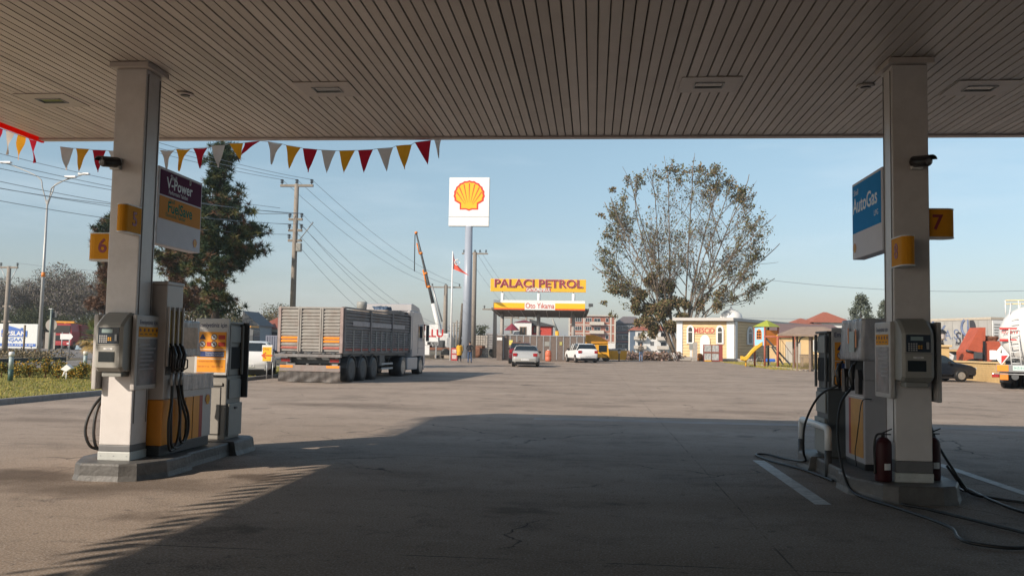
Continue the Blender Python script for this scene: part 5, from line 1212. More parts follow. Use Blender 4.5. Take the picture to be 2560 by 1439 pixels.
def arched(TM,cx,z0,w_,h,door=False):
    f=TM(MB().prism(arch(cx,z0,w_,h),-.16,-.062,'y')).build('arched_door' if door else 'arched_window',wt,o)
    if not door:
        TM(MB().prism(arch(cx,z0+.15,w_*.52,h-.38),-.185,-.161,'y')).build('pane',glass,f); TM(MB().box(cx-w_*.26,cx+w_*.26,-.20,-.186,z0+h*.60,z0+h*.64)).build('glazing_bar',wt,f)
fz=lambda py:at(1760,py,96).z-gz(96); fxp=lambda px:(px-1835)/(1835-1693)*Lf
arched(FM,fxp(1801),fz(859),.80,fz(812)-fz(859)); arched(FM,fxp(1727),fz(859),.80,fz(812)-fz(859)); arched(FM,fxp(1764),fz(895),1.05,fz(836)-fz(895),True)
arched(RMx,Lr*.20,fz(859),1.6,fz(812)-fz(859)); arched(RMx,Lr*.80,.1,1.6,2.3,True)
b_=MB().bbox(fxp(1737),fxp(1788),-.12,-.062,fz(834),fz(819),.01); FM(b_).build('name_board',pm('board_yellow',(.66,.50,.28),.6),o)
q=Mf@Vector((fxp(1762),-.125,fz(826.5))); text('MESCiD',.78,pm('mescid_red',(.50,.06,.05),.6),o,q,math.atan2(Yc-97,Cx-Lx),width=2.15,ext=.01,off=.02)
dm=MB(); cxd=at(1828,790,102).x-Cx; rr=(at(1853,790,102).x-at(1803,790,102).x)/2*1.12; dz=at(1828,764,102).z-gz(Yc); z0=zt+.33
dm.lathe([(rr*1.0,z0),(rr*.99,z0+(dz-z0)*.22),(rr*.88,z0+(dz-z0)*.44),(rr*.58,z0+(dz-z0)*.64),(rr*.22,z0+(dz-z0)*.74),(rr*.07,z0+(dz-z0)*.84),(rr*.12,z0+(dz-z0)*.90),(rr*.05,z0+(dz-z0)*.95),(.01,dz)],(cxd,7,0),28)
dm.build('dome',wt,o)
MB().bbox(-Lf-.3,2,-1.6,-.2,0,.28,.05).build('stone_step',conc_lt,o)
# lean-to with brown roof right of prayer house
Yl=86; xa,xb=at(1935,860,Yl).x,at(2120,860,Yl).x; zt2=at(2000,836,Yl).z-gz(Yl); zr=at(2000,812,Yl+5).z-gz(Yl)
o=thing('low_annex','low brown roofed yellow annex behind the play tower','building',((xa+xb)/2,Yl,gz(Yl))); hw=(xb-xa)/2
MB().box(-hw+.6,hw,.6,6,0,zt2).build('wall',ymat,o); MB().add([(-hw,0,zt2+.01),(hw,0,zt2+.01),(hw,5.5,zr),(-hw,5.5,zr),(-hw,0,zt2+.13),(hw,0,zt2+.13),(hw,5.5,zr+.12),(-hw,5.5,zr+.12)],[(0,3,2,1),(4,5,6,7),(0,1,5,4),(1,2,6,5),(2,3,7,6),(3,0,4,7)]).build('roof',rbr,o)
MB().box(-hw+1.2,-hw+2.6,.57,.597,0.1,2.1).build('pale_door',plas,o); win(o,hw*.1,hw*.35,1.2,2.3,.56)
for i,(px0,px1,pyt) in enumerate(((1990,2045,810),(2035,2125,806))):
    gbox('red_roofed_house',['small red roofed house behind the brown roofed annex','wide red roofed house above the grey service unit'][i],'house',px0,px1,pyt,150,plw,rmat=rt,rh=1.1 if i==0 else 1.9,depth=9,ov=.6)
# ---------------------------------------------------------------- things by the prayer house
c=gp(1779,91.5); o=thing('display_cabinet','glass fronted cabinet with red side in front of the prayer house door','cabinet',c); s_=(at(1795,880,91.5).x-at(1757,880,91.5).x)/2; h=at(1779,861,91.5).z-c.z
MB().bbox(-s_,s_+.35,0,.8,0,h,.02).build('case',pm('case_red',(.30,.06,.05),.6),o)
for i in (0,1):
    for j in (0,1): MB().box(-s_+.03+i*s_,-s_+.0+(i+1)*s_-.05,-.02,-.003,.12+j*h/2,h/2+j*h/2-.06).build('glass_pane',pm('display_fill',(.45,.45,.44),.3,var=.55,sc=9,stain=(.12,.16,.22),st=.9),o)
m=MB(); m.box(-s_,s_,-.03,-.0205,h/2-.04,h/2+.04).box(-.04,.04,-.035,-.0305,.05,h-.02); m.build('shelf_bar',rust,o); MB().box(-s_+.05,0,-.03,-.0205,.0,.11).build('yellow_kick',yellow,o)
c=gp(1733,91); o=thing('meter_pillar','grey concrete pillar with meter box left of the glass cabinet','utility pillar',c)
MB().bbox(.0,.42,0,.4,0,1.9,.03).build('pillar',conc_lt,o); MB().bbox(-.38,-.003,.05,.3,1.15,1.75,.02).build('meter_box',greyp,o); MB().bbox(-.30,-.08,.1,.25,.35,1.149,.02).build('pipe_box',white2,o)
c=gp(1745,92); o=tag(MB().lathe([(.05,0),(.34,.1),(.42,.4),(.34,.7),(.05,.8)],n=16).build('water_tank',pm('tank_orange',(.50,.19,.04),.5),None,c+Vector((.2,.6,0))),'small round orange tank between the pillar and the glass cabinet','tank')
c=gp(1712,90); o=thing('planter_bench','pale concrete bench left of the pillar','bench',c); MB().bbox(-1.0,1.0,0,.5,.25,.42,.04).build('seat',conc_lt,o)
for x in (-.8,.8): MB().bbox(x-.1,x+.1,.05,.45,0,.249,.02).build('leg',conc_lt,o)
def bicycle(label,loc,rz,frm,s_=1.0):
    o=thing('bicycle',label,'bicycle',loc,rz)
    for y in (-.52,.52):
        w_=MB().tube([(0,y+math.cos(a)*.33,.34+math.sin(a)*.33) for a in [i*PI/12 for i in range(25)]],.022,6).build('wheel',pm('tyre_pale',(.35,.33,.32),.6),o)
        m=MB()
        for i in range(8): a=i*PI/4; m.tube([(0,y,.34),(0,y+math.cos(a)*.32,.34+math.sin(a)*.32)],.004,4)
        m.build('spokes',steel,w_)
    MB().tube([(0,-.52,.34),(0,-.15,.36),(0,.36,.80),(0,.52,.34)],.022,6).tube([(0,-.15,.36),(0,-.25,.85)],.022,6).tube([(0,-.22,.78),(0,.34,.78)],.02,6).tube([(0,-.52,.34),(0,-.22,.78)],.015,6).build('frame',frm,o)
    MB().bbox(-.07,.07,-.37,-.12,.86,.91,.02).build('saddle',blackp,o); MB().tube([(0,.36,.80),(0,.33,1.0)],.015,6).tube([(-.25,.22,1.02),(-.15,.33,1.0),(.15,.33,1.0),(.25,.22,1.02)],.014,6).build('handlebar',blackp,o); return o
p=gr(1886,913); bicycle('white and dark bicycle parked beside the yellow slide',(p.x,p.y,p.z+.03),math.radians(-62),pm('bike_navy',(.03,.04,.08),.4))
p=gp(1682,88.5); bicycle('small pale bicycle leaning near the big tree trunk',(p.x,p.y,p.z),math.radians(25),white2)
# play tower
c=gr(1930,918); o=thing('play_tower','wooden play tower with green roof, blue window panel and yellow slide','playground tower',(c.x,c.y,c.z+.03)); Y=c.y
ux=lambda px,Yq=Y:at(px,870,Yq).x-c.x; uz=lambda py:at(1930,py,Y).z-c.z
post=pm('post_redbrown',(.42,.12,.07),.6); xl_,xm_,xr_=ux(1892),ux(1912),ux(1949)
dp=1.5
for x,y in ((xl_,.9),(xm_,0),(xr_,.5),(ux(1930),1.4)): MB().tube([(x,y,0),(x,y,uz(818))],.075,8).build('post',post if y<1 else greydk,o)
r0,r1=ux(1886),ux(1955); ap=uz(800); rb=uz(817)
MB().add([(r0,.75,rb),((r0+r1)/2,-.45,rb-.02),(r1,.55,rb),((r0+r1)/2,1.9,rb+.0),((r0+r1)/2+.05,.7,ap)],[(0,1,4),(1,2,4),(2,3,4),(3,0,4),(3,2,1,0)]).build('roof',pm('roof_lime',(.34,.38,.05),.7,var=.1,sc=6),o)
za,zb_=uz(865),uz(818.5)
Mb=Matrix.Translation((xl_,.9,0))@Matrix.Rotation(math.atan2(-.9,xm_-xl_),4,'Z'); bl=math.hypot(xm_-xl_,.9)
b_=MB().bbox(.02,bl-.02,-.05,.0,za,zb_,.01,M=Mb).build('blue_panel',pm('panel_sky',(.32,.60,.80),.5,var=.03),o)
q=MB().prism(arch(bl/2,za+.50,bl*.5,.80),-.08,-.051,'y',M=Mb).build('orange_window',orange,b_)
m=MB(); 
for i in (0,1):
    for j in (0,1,2): m.box(bl/2-bl*.19+i*bl*.21,bl/2-bl*.03+i*bl*.21,-.10,-.081,za+.56+j*.22,za+.72+j*.22,M=Mb)
m.build('window_hole',dark,q)
Mo=Matrix.Translation((xm_,0,0))@Matrix.Rotation(math.atan2(.5,xr_-xm_),4,'Z'); ol=math.hypot(xr_-xm_,.5)
MB().bbox(.08,ol-.08,-.04,.02,uz(864),uz(826),.01,M=Mo).build('orange_panel',pm('panel_orange',(.62,.20,.03),.6,var=.1,sc=4),o)
MB().box(xl_+.1,xr_-.05,.1,1.4,uz(867)-.05,uz(867)).build('floor',greydk,o)
x1,z1=ux(1903),uz(868); x2,z2=ux(1858),uz(902)
m=MB(); pts=spline([(x1+.1,.4,z1+.15),(x1-.3,.38,z1-.15),((x1+x2)/2,.35,(z1+z2)/2),(x2+.25,.3,z2+.03),(x2-.12,.3,z2+.06)],6); vs=[]
for p_ in pts:
    for dy,dz_ in ((-.32,.26),(-.34,.0),(-.22,-.09),(.22,-.09),(.34,.0),(.32,.26),(.28,.26),(.18,-.03),(-.18,-.03),(-.28,.26)): vs.append((p_.x,p_.y+dy,p_.z+dz_))
n=len(pts); m.add(vs,[(i*10+j,i*10+(j+1)%10,(i+1)*10+(j+1)%10,(i+1)*10+j) for i in range(n-1) for j in range(10)]+[tuple(range(10)),tuple((n-1)*10+j for j in range(10))],0,False)
m.build('slide',pm('slide_yellow',(.80,.46,.04),.35,var=.05),o); MB().tube([(x2+.25,.3,0),(x2+.25,.3,z2-.05)],.06,6).build('slide_foot',yellow,o)
sw=thing('swing_frame','red brown swing frame with diagonal ladder attached right of the play tower','swing',(c.x+ux(1948),c.y-.9,c.z+.03)); sx=lambda px:at(px,870,Y-.9).x-(c.x+ux(1948)); sz=lambda py:at(1950,py,Y-.9).z-c.z
for px in (1944,1986): MB().tube([(sx(px),0,0),(sx(px),0,sz(841))],.085,8).build('post',post,sw); MB().lathe([(.09,sz(841)+.001),(.07,sz(841)+.1),(.02,sz(841)+.15)],(sx(px),0,0),10).build('post_cap',yellow,sw)
MB().tube([(sx(1911),0,sz(842.5)),(sx(1986),0,sz(842.5))],.06,8).build('beam',post,sw)
for a_,b_ in (((1916,846),(1978,912)),((1931,868),(1960,912))): MB().bbox(-.06,.06,-.05,.05,0,math.hypot(sx(b_[0])-sx(a_[0]),sz(a_[1])-sz(b_[1])),.01,M=Matrix.Translation((sx(b_[0]),.25,sz(b_[1])))@Matrix.Rotation(math.atan2(sx(a_[0])-sx(b_[0]),sz(a_[1])-sz(b_[1])),4,'Y')).build('ladder_rail',greydk,sw)
for px,h0 in ((1952,845),(1958,850),(1964,862),(1970,872)): MB().tube([(sx(px),.1,sz(h0)),(sx(px+1),.1,sz(905))],.012,4).build('rope',blackp,sw)
MB().tube([(sx(1950),.12,sz(845)),(sx(1984),.12,sz(890))],.02,5).build('net_edge',rust,sw)
p=gr(1925,914); o=thing('spring_rider','blue plastic spring rider on the playground grass','spring rider',(p.x,p.y,p.z))
MB().bbox(-.42,.42,-.12,.12,.33,.60,.08).build('body',pm('toy_blue',(.05,.16,.62),.4),o); MB().tube([(.02*math.cos(i),.06*math.sin(i),.02+i*.016) for i in range(20)],.02,5).build('spring',steel,o); MB().tube([(.36,0,.55),(.52,0,.35),(.58,0,.30)],.03,6).build('handle',white2,o); MB().tube([(-.1,0,.6),(-.1,0,.9)],.05,6).build('seat_back',orange,o)
# gazebo
c=gp(2025,61.5); o=thing('gazebo','open timber gazebo with brown felt roof and lattice side','gazebo',c); gx=lambda px:at(px,870,61.5).x-c.x; gzz=lambda py:at(2020,py,61.5).z-c.z
wd=pm('weathered_wood',(.24,.18,.14),.85,var=.2,sc=4)
for px,y in ((1993,0),(2019,-.6),(2078,-.2),(2050,2.2),(2000,2.0)): MB().bbox(gx(px)-.06,gx(px)+.06,y-.06,y+.06,0,gzz(838),.01).build('post',wd,o)
a0,a1=gx(1955),gx(2115); MB().add([(a0,-.9,gzz(836)),(a1,-1.1,gzz(838)),(a1,3.2,gzz(836)),(a0+.3,3.0,gzz(834)),(gx(2000),.9,gzz(816)),(gx(2070),.9,gzz(815)),(a0,-.9,gzz(836)-.12),(a1,-1.1,gzz(838)-.12),(a1,3.2,gzz(836)-.12),(a0+.3,3.0,gzz(834)-.12)],[(0,1,5,4),(1,2,5),(2,3,4,5),(3,0,4),(6,9,8,7),(0,6,7,1),(1,7,8,2),(2,8,9,3),(3,9,6,0)]).build('roof',pm('felt_brown',(.30,.22,.17),.9,var=.15,sc=3),o)
m=MB(); la,lb,l0,l1=gx(1996),gx(2085),.18,gzz(888)
n=22
for i in range(-8,n):
    for sgn in (-1,1):
        xs=la+i*(lb-la)/n; p0=Vector((xs,0,l0)); p1=Vector((xs+(l1-l0),0,l1))
        if sgn<0: p0.z,p1.z=l1,l0
        if p0.x<la: k=(la-p0.x)/(p1.x-p0.x); p0=p0.lerp(p1,k)
        if p1.x>lb: k=(lb-p0.x)/(p1.x-p0.x); p1=p0.lerp(p1,k)
        if p1.x-p0.x>.05: m.tube([p0+Vector((0,-.3+.02*sgn,0)),p1+Vector((0,-.3+.02*sgn,0))],.017,4)
m.build('lattice',wd,o); MB().bbox(la,lb,-.36,-.25,l1,l1+.07,.01).bbox(la,lb,-.36,-.25,.08,.16,.01).build('lattice_rail',wd,o)
MB().tube(spline([(gx(1994),-.3,gzz(858)),(gx(2000),-.3,gzz(845)),(gx(2012),-.3,gzz(840))]),.05,6).build('curved_brace',greydk,o)
c=gp(2011,72); o=thing('picnic_bench','pale timber picnic bench under the gazebo roof','bench',c); MB().bbox(-.3,2.5,0,.4,.75,.85,.01).build('top',pm('pale_timber',(.55,.42,.26),.7),o)
for x in (-.1,2.3): MB().bbox(x-.05,x+.05,.05,.35,0,.749,.01).build('leg',pm('pale_timber',(.5,.4,.25),.7),o)
# ---------------------------------------------------------------- right side: wall, pillar, trailer, machine, tanker
wy=pm('wall_yellow',(.62,.42,.19),.75,var=.08,sc=5,bump=.2); WX=20.3
o=thing('boundary_wall','low yellow brick wall behind the dark parked car','wall',(WX,38,gz(40)))
MB().bbox(-.12,.12,0,26,0,.98,.01).build('wall_body',wy,o)
m=MB(); rnd=random.Random(2)
for r in range(8):
    z=.04+r*.115; n=43; 
    for k in range(n): y=.05+k*.6+(r%2)*.3; m.box(-.128,-.1215,y,y+.57,z,z+.10) if y+.57<26 else None
m.build('brick_face',wy,o); MB().bbox(-.2,.2,-.05,26.05,.983,1.08,.02).build('coping',pm('coping_yellow',(.68,.48,.24),.7),o)
for Yp,lb in ((53.5,'yellow brick pillar with lantern above the dark parked car'),):
    c=Vector((WX,Yp,gz(Yp))); o=thing('gate_pillar',lb,'pillar',c); zt=at(2402,868,Yp).z-c.z
    MB().bbox(-.28,.28,-.28,.28,0,zt,.02).build('shaft',wy,o); MB().bbox(-.40,.40,-.40,.40,zt+.003,zt+.13,.03).build('cap',pm('coping_yellow',(.68,.48,.24),.7),o)
    lo_=thing('wall_lantern','black and frosted lantern on top of the yellow pillar','lantern',c+Vector((0,0,zt+.131)))
    MB().tube([(0,0,0),(0,0,.28)],[.09,.05],8).build('stem',blackp,lo_); MB().lathe([(.08,.281),(.18,.36),(.20,.68)],n=8,sm=False).build('lantern_glass',MATS['lantern_glass'],lo_); MB().lathe([(.30,.681),(.16,.82),(.02,.92)],n=8,sm=False).build('lantern_cap',blackp,lo_)
# big curtain side trailer
a_=at(2478,830,57); b_=at(2215,830,66); ang=math.atan2(b_.y-a_.y,b_.x-a_.x); Ls=math.hypot(b_.x-a_.x,b_.y-a_.y)
o=thing('curtain_trailer','white curtain side trailer with blue lettering behind the yellow wall','trailer',(a_.x,a_.y,gz(57)),ang+PI); zt=at(2478,792,57).z-gz(57); zb=at(2478,874,57).z-gz(57)
# local +x runs from far end towards the rear doors? local x: 0 at rear door, negative towards the far end
cm=pm('curtain_white',(.40,.39,.37),.6,var=.1,sc=1.5,stain=(.30,.28,.24),st=.6)
MB().bbox(-Ls,0,0,2.5,zb,zt-.16,.02).build('box_body',cm,o); MB().bbox(-Ls,.02,-.03,2.53,zt-.158,zt,.02).build('roof_rail',pm('rail_cream',(.50,.44,.36),.6),o)
MB().bbox(-Ls,0,-.04,-.003,zb-.14,zb-.001,.01).build('side_rail',pm('rail_orange',(.50,.33,.16),.6),o)
m=MB()
for k in range(14): x=-.3-k*.72; m.box(x-.012,x+.012,-.012,-.003,zb+.02,zt-.2)
m.build('strap',greyp,o)
bl2=pm('letter_blue',(.14,.18,.30),.6); gk=pm('letter_grey',(.05,.05,.06),.6)
kx=lambda px:-(2478-px)/(2478-2215)*Ls
text('KİMYA PLASTİK',1.45,bl2,o,(kx(2378),-.012,zb+(zt-zb)*.50),0,align='RIGHT',ext=.003,off=.01); text('A.Ş.',.85,bl2,o,(kx(2392),-.012,zb+(zt-zb)*.46),0,ext=.003)
text('SUSE',1.1,gk,o,(kx(2430),-.012,zb+(zt-zb)*.34),0,ext=.003,off=.01); text('KARTON AMBALAJ',.28,gk,o,(kx(2430),-.012,zb+(zt-zb)*.17),0,ext=.003)
m=MB(); q=kx(2430); zc=zb+(zt-zb)*.70
m.prism([(q+.05+.5*math.cos(a),zc+.55*math.sin(a)) for a in [math.radians(t_) for t_ in range(-20,91,22)]]+[(q+.05,zc)],-.02,-.004,'y'); m.build('logo_wedge',gk,o)
m=MB(); m.tube([(q-.1+.52*math.cos(a),-.012,zc+.55*math.sin(a)) for a in [math.radians(t_) for t_ in range(120,261,20)]],.09,6); m.tube([(q-.1,-.02,zc+.5),(q-.1,-.02,zc-.5)],.06,4).tube([(q-.1,-.02,zc),(q+.35,-.02,zc-.5)],.07,4); m.build('logo_crescent',bl2,o)
m=MB(); m.bbox(.003,.06,.06,1.22,zb,zt-.2,.01).bbox(.003,.06,1.28,2.44,zb,zt-.2,.01); d=m.build('rear_door',white2,o); m=MB()
for k in range(9):
    z=zb+.2+k*(zt-zb-.5)/9; m.box(.061,.09,.15,1.12,z,z+.05).box(.061,.09,1.38,2.34,z,z+.05)
m.build('door_rib',greyp,d)
for x in (-1.4,-2.7,-4.0): MB().lathe([(.3,-.17),(.5,-.15),(.5,.15),(.3,.17)],(x,.25,.5),18,0,'y').build('wheel',black,o)
MB().box(-Ls+.5,-.3,.4,2.1,zb-.35,zb-.005).build('chassis',greydk,o)
# orange red baler
c=gp(2455,54.5); o=thing('farm_machine','orange red farm machine with slanted chute behind the yellow wall','farm machine',c); mx_=lambda px:at(px,870,54.5).x-c.x; mz=lambda py:at(2455,py,54.5).z-c.z
om=pm('machine_red',(.46,.10,.05),.55,var=.15,sc=3)
MB().prism([(mx_(2415),mz(880)),(mx_(2447),mz(823)),(mx_(2450),mz(818)),(mx_(2465),mz(818)),(mx_(2464),mz(848)),(mx_(2456),mz(870)),(mx_(2456),mz(902)),(mx_(2415),mz(902))],0,1.4,'y').build('chute',om,o)
MB().bbox(mx_(2463),mx_(2512),.1,1.9,.5,mz(852),.03).build('hopper',om,o); MB().bbox(mx_(2457),mx_(2463),-.05,.1,.4,mz(852),.01).build('frame_post',blackp,o)
MB().tube([(mx_(2414),-.08,mz(876)),(mx_(2452),-.08,mz(884))],.06,6).build('drive_shaft',blackp,o); crumple(mx_(2464),mx_(2500),.3,1.7,mz(853),mz(840),.05,8,6).build('torn_cover',rust,o)
for x in (2430,2490): MB().lathe([(.3,-.12),(.55,-.1),(.55,.1),(.3,.12)],(mx_(x),-.1,.55),16,0,'y').build('wheel',black,o)
MB().bbox(mx_(2432),mx_(2452),-.25,-.05,1.1,1.5,.03).build('gearbox',greydk,o)
c=gp(2364,58); o=thing('boat_on_trailer','small white and orange covered boat hull left of the yellow pillar','boat',c); bx=lambda px:at(px,870,58).x-c.x; bz=lambda py:at(2364,py,58).z-c.z
MB().prism([(bx(2330),bz(873)),(bx(2362),bz(875)),(bx(2385),bz(887)),(bx(2382),bz(899)),(bx(2330),bz(899))],0,1.6,'y').build('hull',white2,o); MB().prism([(bx(2332),bz(877)),(bx(2360),bz(879)),(bx(2378),bz(888)),(bx(2332),bz(886))],-.03,-.003,'y').build('orange_stripe',pm('faded_orange',(.6,.25,.13),.6),o)
MB().bbox(bx(2330),bx(2380),.2,1.4,.4,bz(899)-.003,.03).build('cradle',greydk,o)
# tanker
Yt=39.0; c=gr(2540,968); cx_=at(2580,930,Yt).x; o=thing('fuel_tanker','white fuel tanker seen from behind at the right edge with ladder and orange markers','tanker',(cx_,Yt,gz(Yt)),math.radians(-33)); tz=lambda py:at(2540,py,Yt).z-gz(Yt)
R_=1.27; zc=(tz(768)+tz(905))/2
m=MB(); pr=[(.3,-.28),(.75,-.2),(1.1,-.05),(R_,.25),(R_,9.5),(.9,9.9)]; n=32; vs=[]
for r,h in pr:
    for j in range(n): t_=2*PI*j/n; vs.append((r*math.cos(t_),h,zc+r*.98*math.sin(t_)))
m.add(vs,[(i*n+j,i*n+(j+1)%n,(i+1)*n+(j+1)%n,(i+1)*n+j) for i in range(len(pr)-1) for j in range(n)]+[tuple(range(n))],0,True); m.build('tank',pm('tank_white',(.74,.73,.71),.3,var=.05,sc=1,stain=(.6,.57,.53),st=.4),o)
MB().bbox(-1.25,1.25,-.55,-.35,tz(930),tz(911),.02).build('rear_bumper',pm('bumper_grey',(.22,.22,.23),.5),o)
for x in (-1.0,1.0,-.02+.35): MB().bbox(x-.22,x+.22,-.57,-.551,tz(928),tz(912),.005).build('amber_panel',amber,o)
MB().bbox(-.62,-.12,-.57,-.551,tz(926),tz(913),.005).build('licence_plate',pm('plate_mint',(.55,.68,.64),.5),o); text('54 AZL 80 LK',.13,pm('plate_ink',(.05,.2,.22),.5),o,(-.37,-.573,tz(919.5)),0,width=.42,ext=.001)
MB().tube([(-1.35,-.5,tz(935)),(1.35,-.5,tz(935))],.03,6).build('light_bar',steel,o)
MB().bbox(-1.12,-.80,-.52,-.4,tz(950),tz(933),.02).build('orange_light',orange,o); MB().bbox(-1.42,-1.15,-.52,-.4,tz(944),tz(934),.02).build('tail_light',tailred,o); MB().bbox(.25,.6,-.52,-.4,tz(944),tz(934),.02).build('tail_light',tailred,o)
MB().lathe([(.14,-.5),(.14,-.42)],(-.55,0,tz(941)),14,0,'y').build('spare_plate',greydk,o)
dz=tz(888); m=MB(); m.prism([(-1.05,dz-.42),(-.74,dz),(-1.05,dz+.42),(-1.36,dz)],-.50,-.47,'y'); dd=m.build('hazard_diamond',white2,o); MB().prism([(-1.05,dz-.36),(-.80,dz),(-1.05,dz-.02)],-.515,-.501,'y').build('red_half',red,dd); MB().prism([(-1.08,dz+.1),(-1.02,dz+.1),(-1.05,dz+.28)],-.515,-.501,'y').build('flame_mark',blackp,dd)
MB().bbox(-1.5,-1.25,-.48,-.44,dz-.2,dz+.2,.01).build('white_plate',white2,o)
for x in (-.78,-.42): MB().tube([(x+.10,-.42,tz(912)),(x+.02,-.40,tz(850)),(x-.02,.0,tz(790)),(x,.35,tz(755))],.028,6).build('ladder_rail',white2,o)
for k in range(9):
    kk=k/8; MB().tube([(-.70+.02*kk-.05*kk,-.42+(.3*max(0,kk-.5)),tz(908-14*k)),(-.36-.05*kk,-.42+.3*max(0,kk-.5),tz(908-14*k))],.02,5).build('ladder_rung',white2,o)
for z_ in (tz(757),tz(748)): MB().tube([(-1.0,.4,z_),(1.0,.4,z_)],.03,6).build('top_rail',pm('rail_yellow',(.75,.62,.35),.5),o)
for x in (-1.0,-.5,0,.5,1.0): MB().tube([(x,.4,tz(785)),(x,.4,tz(748))],.025,6).build('rail_post',white2,o)
text('AKARYAKIT',.20,red,o,(-.62,-.26,zc+.10),0,ext=.004,width=.9); MB().bbox(-1.15,-.1,-.235,-.18,zc-.28,zc-.16,.02).build('red_band',red,o); MB().bbox(-1.15,-.1,-.235,-.18,zc+.22,zc+.32,.02).build('red_band',red,o)
for s_ in (-1,1):
    for y in (.9,2.2,3.5): wheel(o,s_*1.02,y,.52,.5,s_,steel,8)
MB().box(-1.0,1.0,.1,9,.9,1.2).build('chassis',greydk,o); MB().bbox(-1.25,-.8,.2,.25,.25,.85,.01).bbox(.8,1.25,.2,.25,.25,.85,.01).build('mudflap',black,o)
# ---------------------------------------------------------------- left side furniture
c=gp(30,70); o=thing('billboard','white roadside hoarding with blue ARSLAN lettering beyond the road','billboard',c); hx=lambda px:at(px,860,70).x-c.x; hz=lambda py:at(40,py,70).z-c.z
MB().bbox(hx(-60),hx(92),0,.15,hz(870),hz(809),.02).build('board',pm('board_pale',(.72,.75,.74),.5,var=.04),o); bb=pm('arslan_blue',(.06,.16,.52),.5)
MB().box(hx(2),hx(67),-.03,-.003,hz(841),hz(826)).build('blue_box',bb,o); text('ARSLAN',.50,white2,o,(hx(34),-.034,hz(833.5)),0,width=hx(64)-hx(4),ext=.004,off=.02)
text('İNŞAAT',.42,bb,o,(hx(36),-.006,hz(849)),0,width=hx(62)-hx(8),ext=.004,off=.01)
MB().box(hx(-10),hx(89),-.03,-.003,hz(865),hz(858)).build('phone_strip',bb,o); text('0 264 278 24 84',.19,white2,o,(hx(45),-.034,hz(861.5)),0,width=hx(86)-hx(10),ext=.003)
MB().prism([(hx(2),hz(825)),(hx(17),hz(813)),(hx(50),hz(822)),(hx(50),hz(819)),(hx(56),hz(819)),(hx(56),hz(825))],-.03,-.003,'y').build('roof_logo',bb,o)
m=MB()
for px in (-40,20,85): m.box(hx(px)-.06,hx(px)+.06,.16,.28,0,hz(812))
m.build('support',rust,o)
c=gp(59,62); o=MB().tube([(0,0,0),(.02,0,at(59,812,62).z-c.z)],.07,6).build('wooden_stake',pm('stake_wood',(.20,.15,.10),.9),None,c); tag(o,'thin wooden stake in front of the ARSLAN hoarding','stake')
c=gp(123,60); o=thing('road_sign','backs of a round and a square traffic sign on one post beyond the road','road sign',c); z=lambda py:at(123,py,60).z-c.z
sb=pm('sign_back',(.34,.31,.28),.6,var=.06)
MB().tube([(0,0,0),(0.03,0,z(773))],.08,8).build('post',pm('post_green',(.20,.24,.22),.5,metal=.3),o); MB().lathe([(.43,.1),(.43,.13)],(0.0,0,z(812)),24,0,'y').build('round_plate',sb,o); MB().bbox(-.42,.36,.1,.13,z(872),z(830),.01).build('square_plate',sb,o); MB().bbox(-.14,.14,-.1,.1,z(773),z(771),.01).build('cap_plate',steel,o); MB().bbox(.0,.38,.1,.14,z(793),z(780),.01).build('dark_plate',greydk,o)
c=gp(162,55); o=thing('chevron_sign','white board sign on two posts in front of the red lorry','road sign',c); z=lambda py:at(162,py,55).z-c.z
for dx in (-.22,.30): MB().tube([(dx,0,0 if dx>0 else .25),(dx,0,z(830))],.035,6).build('post',steel,o)
MB().prism([(-.32,z(848)),(.42,z(848)),(.56,z(841)),(.42,z(834)),(-.32,z(834))],-.06,-.036,'y').build('plate',white2,o)
# red lorry parked far left
def lorry(label,px,Y,s,rz,cabm,cargo):
    c=gp(px,Y); o=thing('lorry',label,'lorry',c,rz); 
    MB().prism([(-1.1,.5),(-1.1,1.9),(-.95,2.75),(.95,2.75),(1.1,1.9),(1.1,.5)],0,2.0,'y').build('cab',cabm,o)
    MB().bbox(-.98,.98,-.04,-.003,1.75,2.55,.05).build('windscreen',glass,o); MB().bbox(-.95,.95,-.05,-.003,.95,1.5,.03).build('grille',blackp,o); MB().bbox(-1.15,1.15,-.15,0.0,.45,.85,.04).build('bumper',cabm,o)
    for x in (-.9,.9): MB().bbox(x-.17,x+.17,-.17,-.151,.58,.75,.02).build('headlight',white2,o)
    MB().bbox(-1.2,1.2,2.1,7.5,1.0,2.7,.03).build('cargo_body',cargo,o); MB().bbox(-1.25,1.25,.2,.5,2.80,3.0,.03).build('orange_rail',pm('rail_amber',(.75,.33,.03),.5),o)
    for x in (-.95,.95):
        for y in (.8,5.6): wheel(o,x,y,.48,.3,1 if x>0 else -1,greydk,6)
    return o
lorry('red lorry parked beyond the road, behind the round traffic sign',150,88,1,math.radians(8),pm('lorry_red',(.40,.04,.045),.4),pm('cargo_red',(.26,.05,.04),.6))
lorry('dark lorry with green tarpaulin parked right of the red lorry',190,96,1,math.radians(60),greydk,pm('tarp_dark',(.03,.05,.05),.7))
lorry('dark flatbed lorry parked in front of the red roofed house',640,100,1,math.radians(90),greydk,pm('cargo_slate',(.07,.09,.12),.7))
c=gp(215,93); tag(MB().prism([(-1.3,0),(1.3,0),(1.0,.9),(0,1.5),(-1.0,1.0)],0,2,'y').build('tarp_pile',pm('tarp_lightblue',(.35,.50,.66),.6),None,c),'light blue tarpaulin heap right of the dark lorry','tarp')
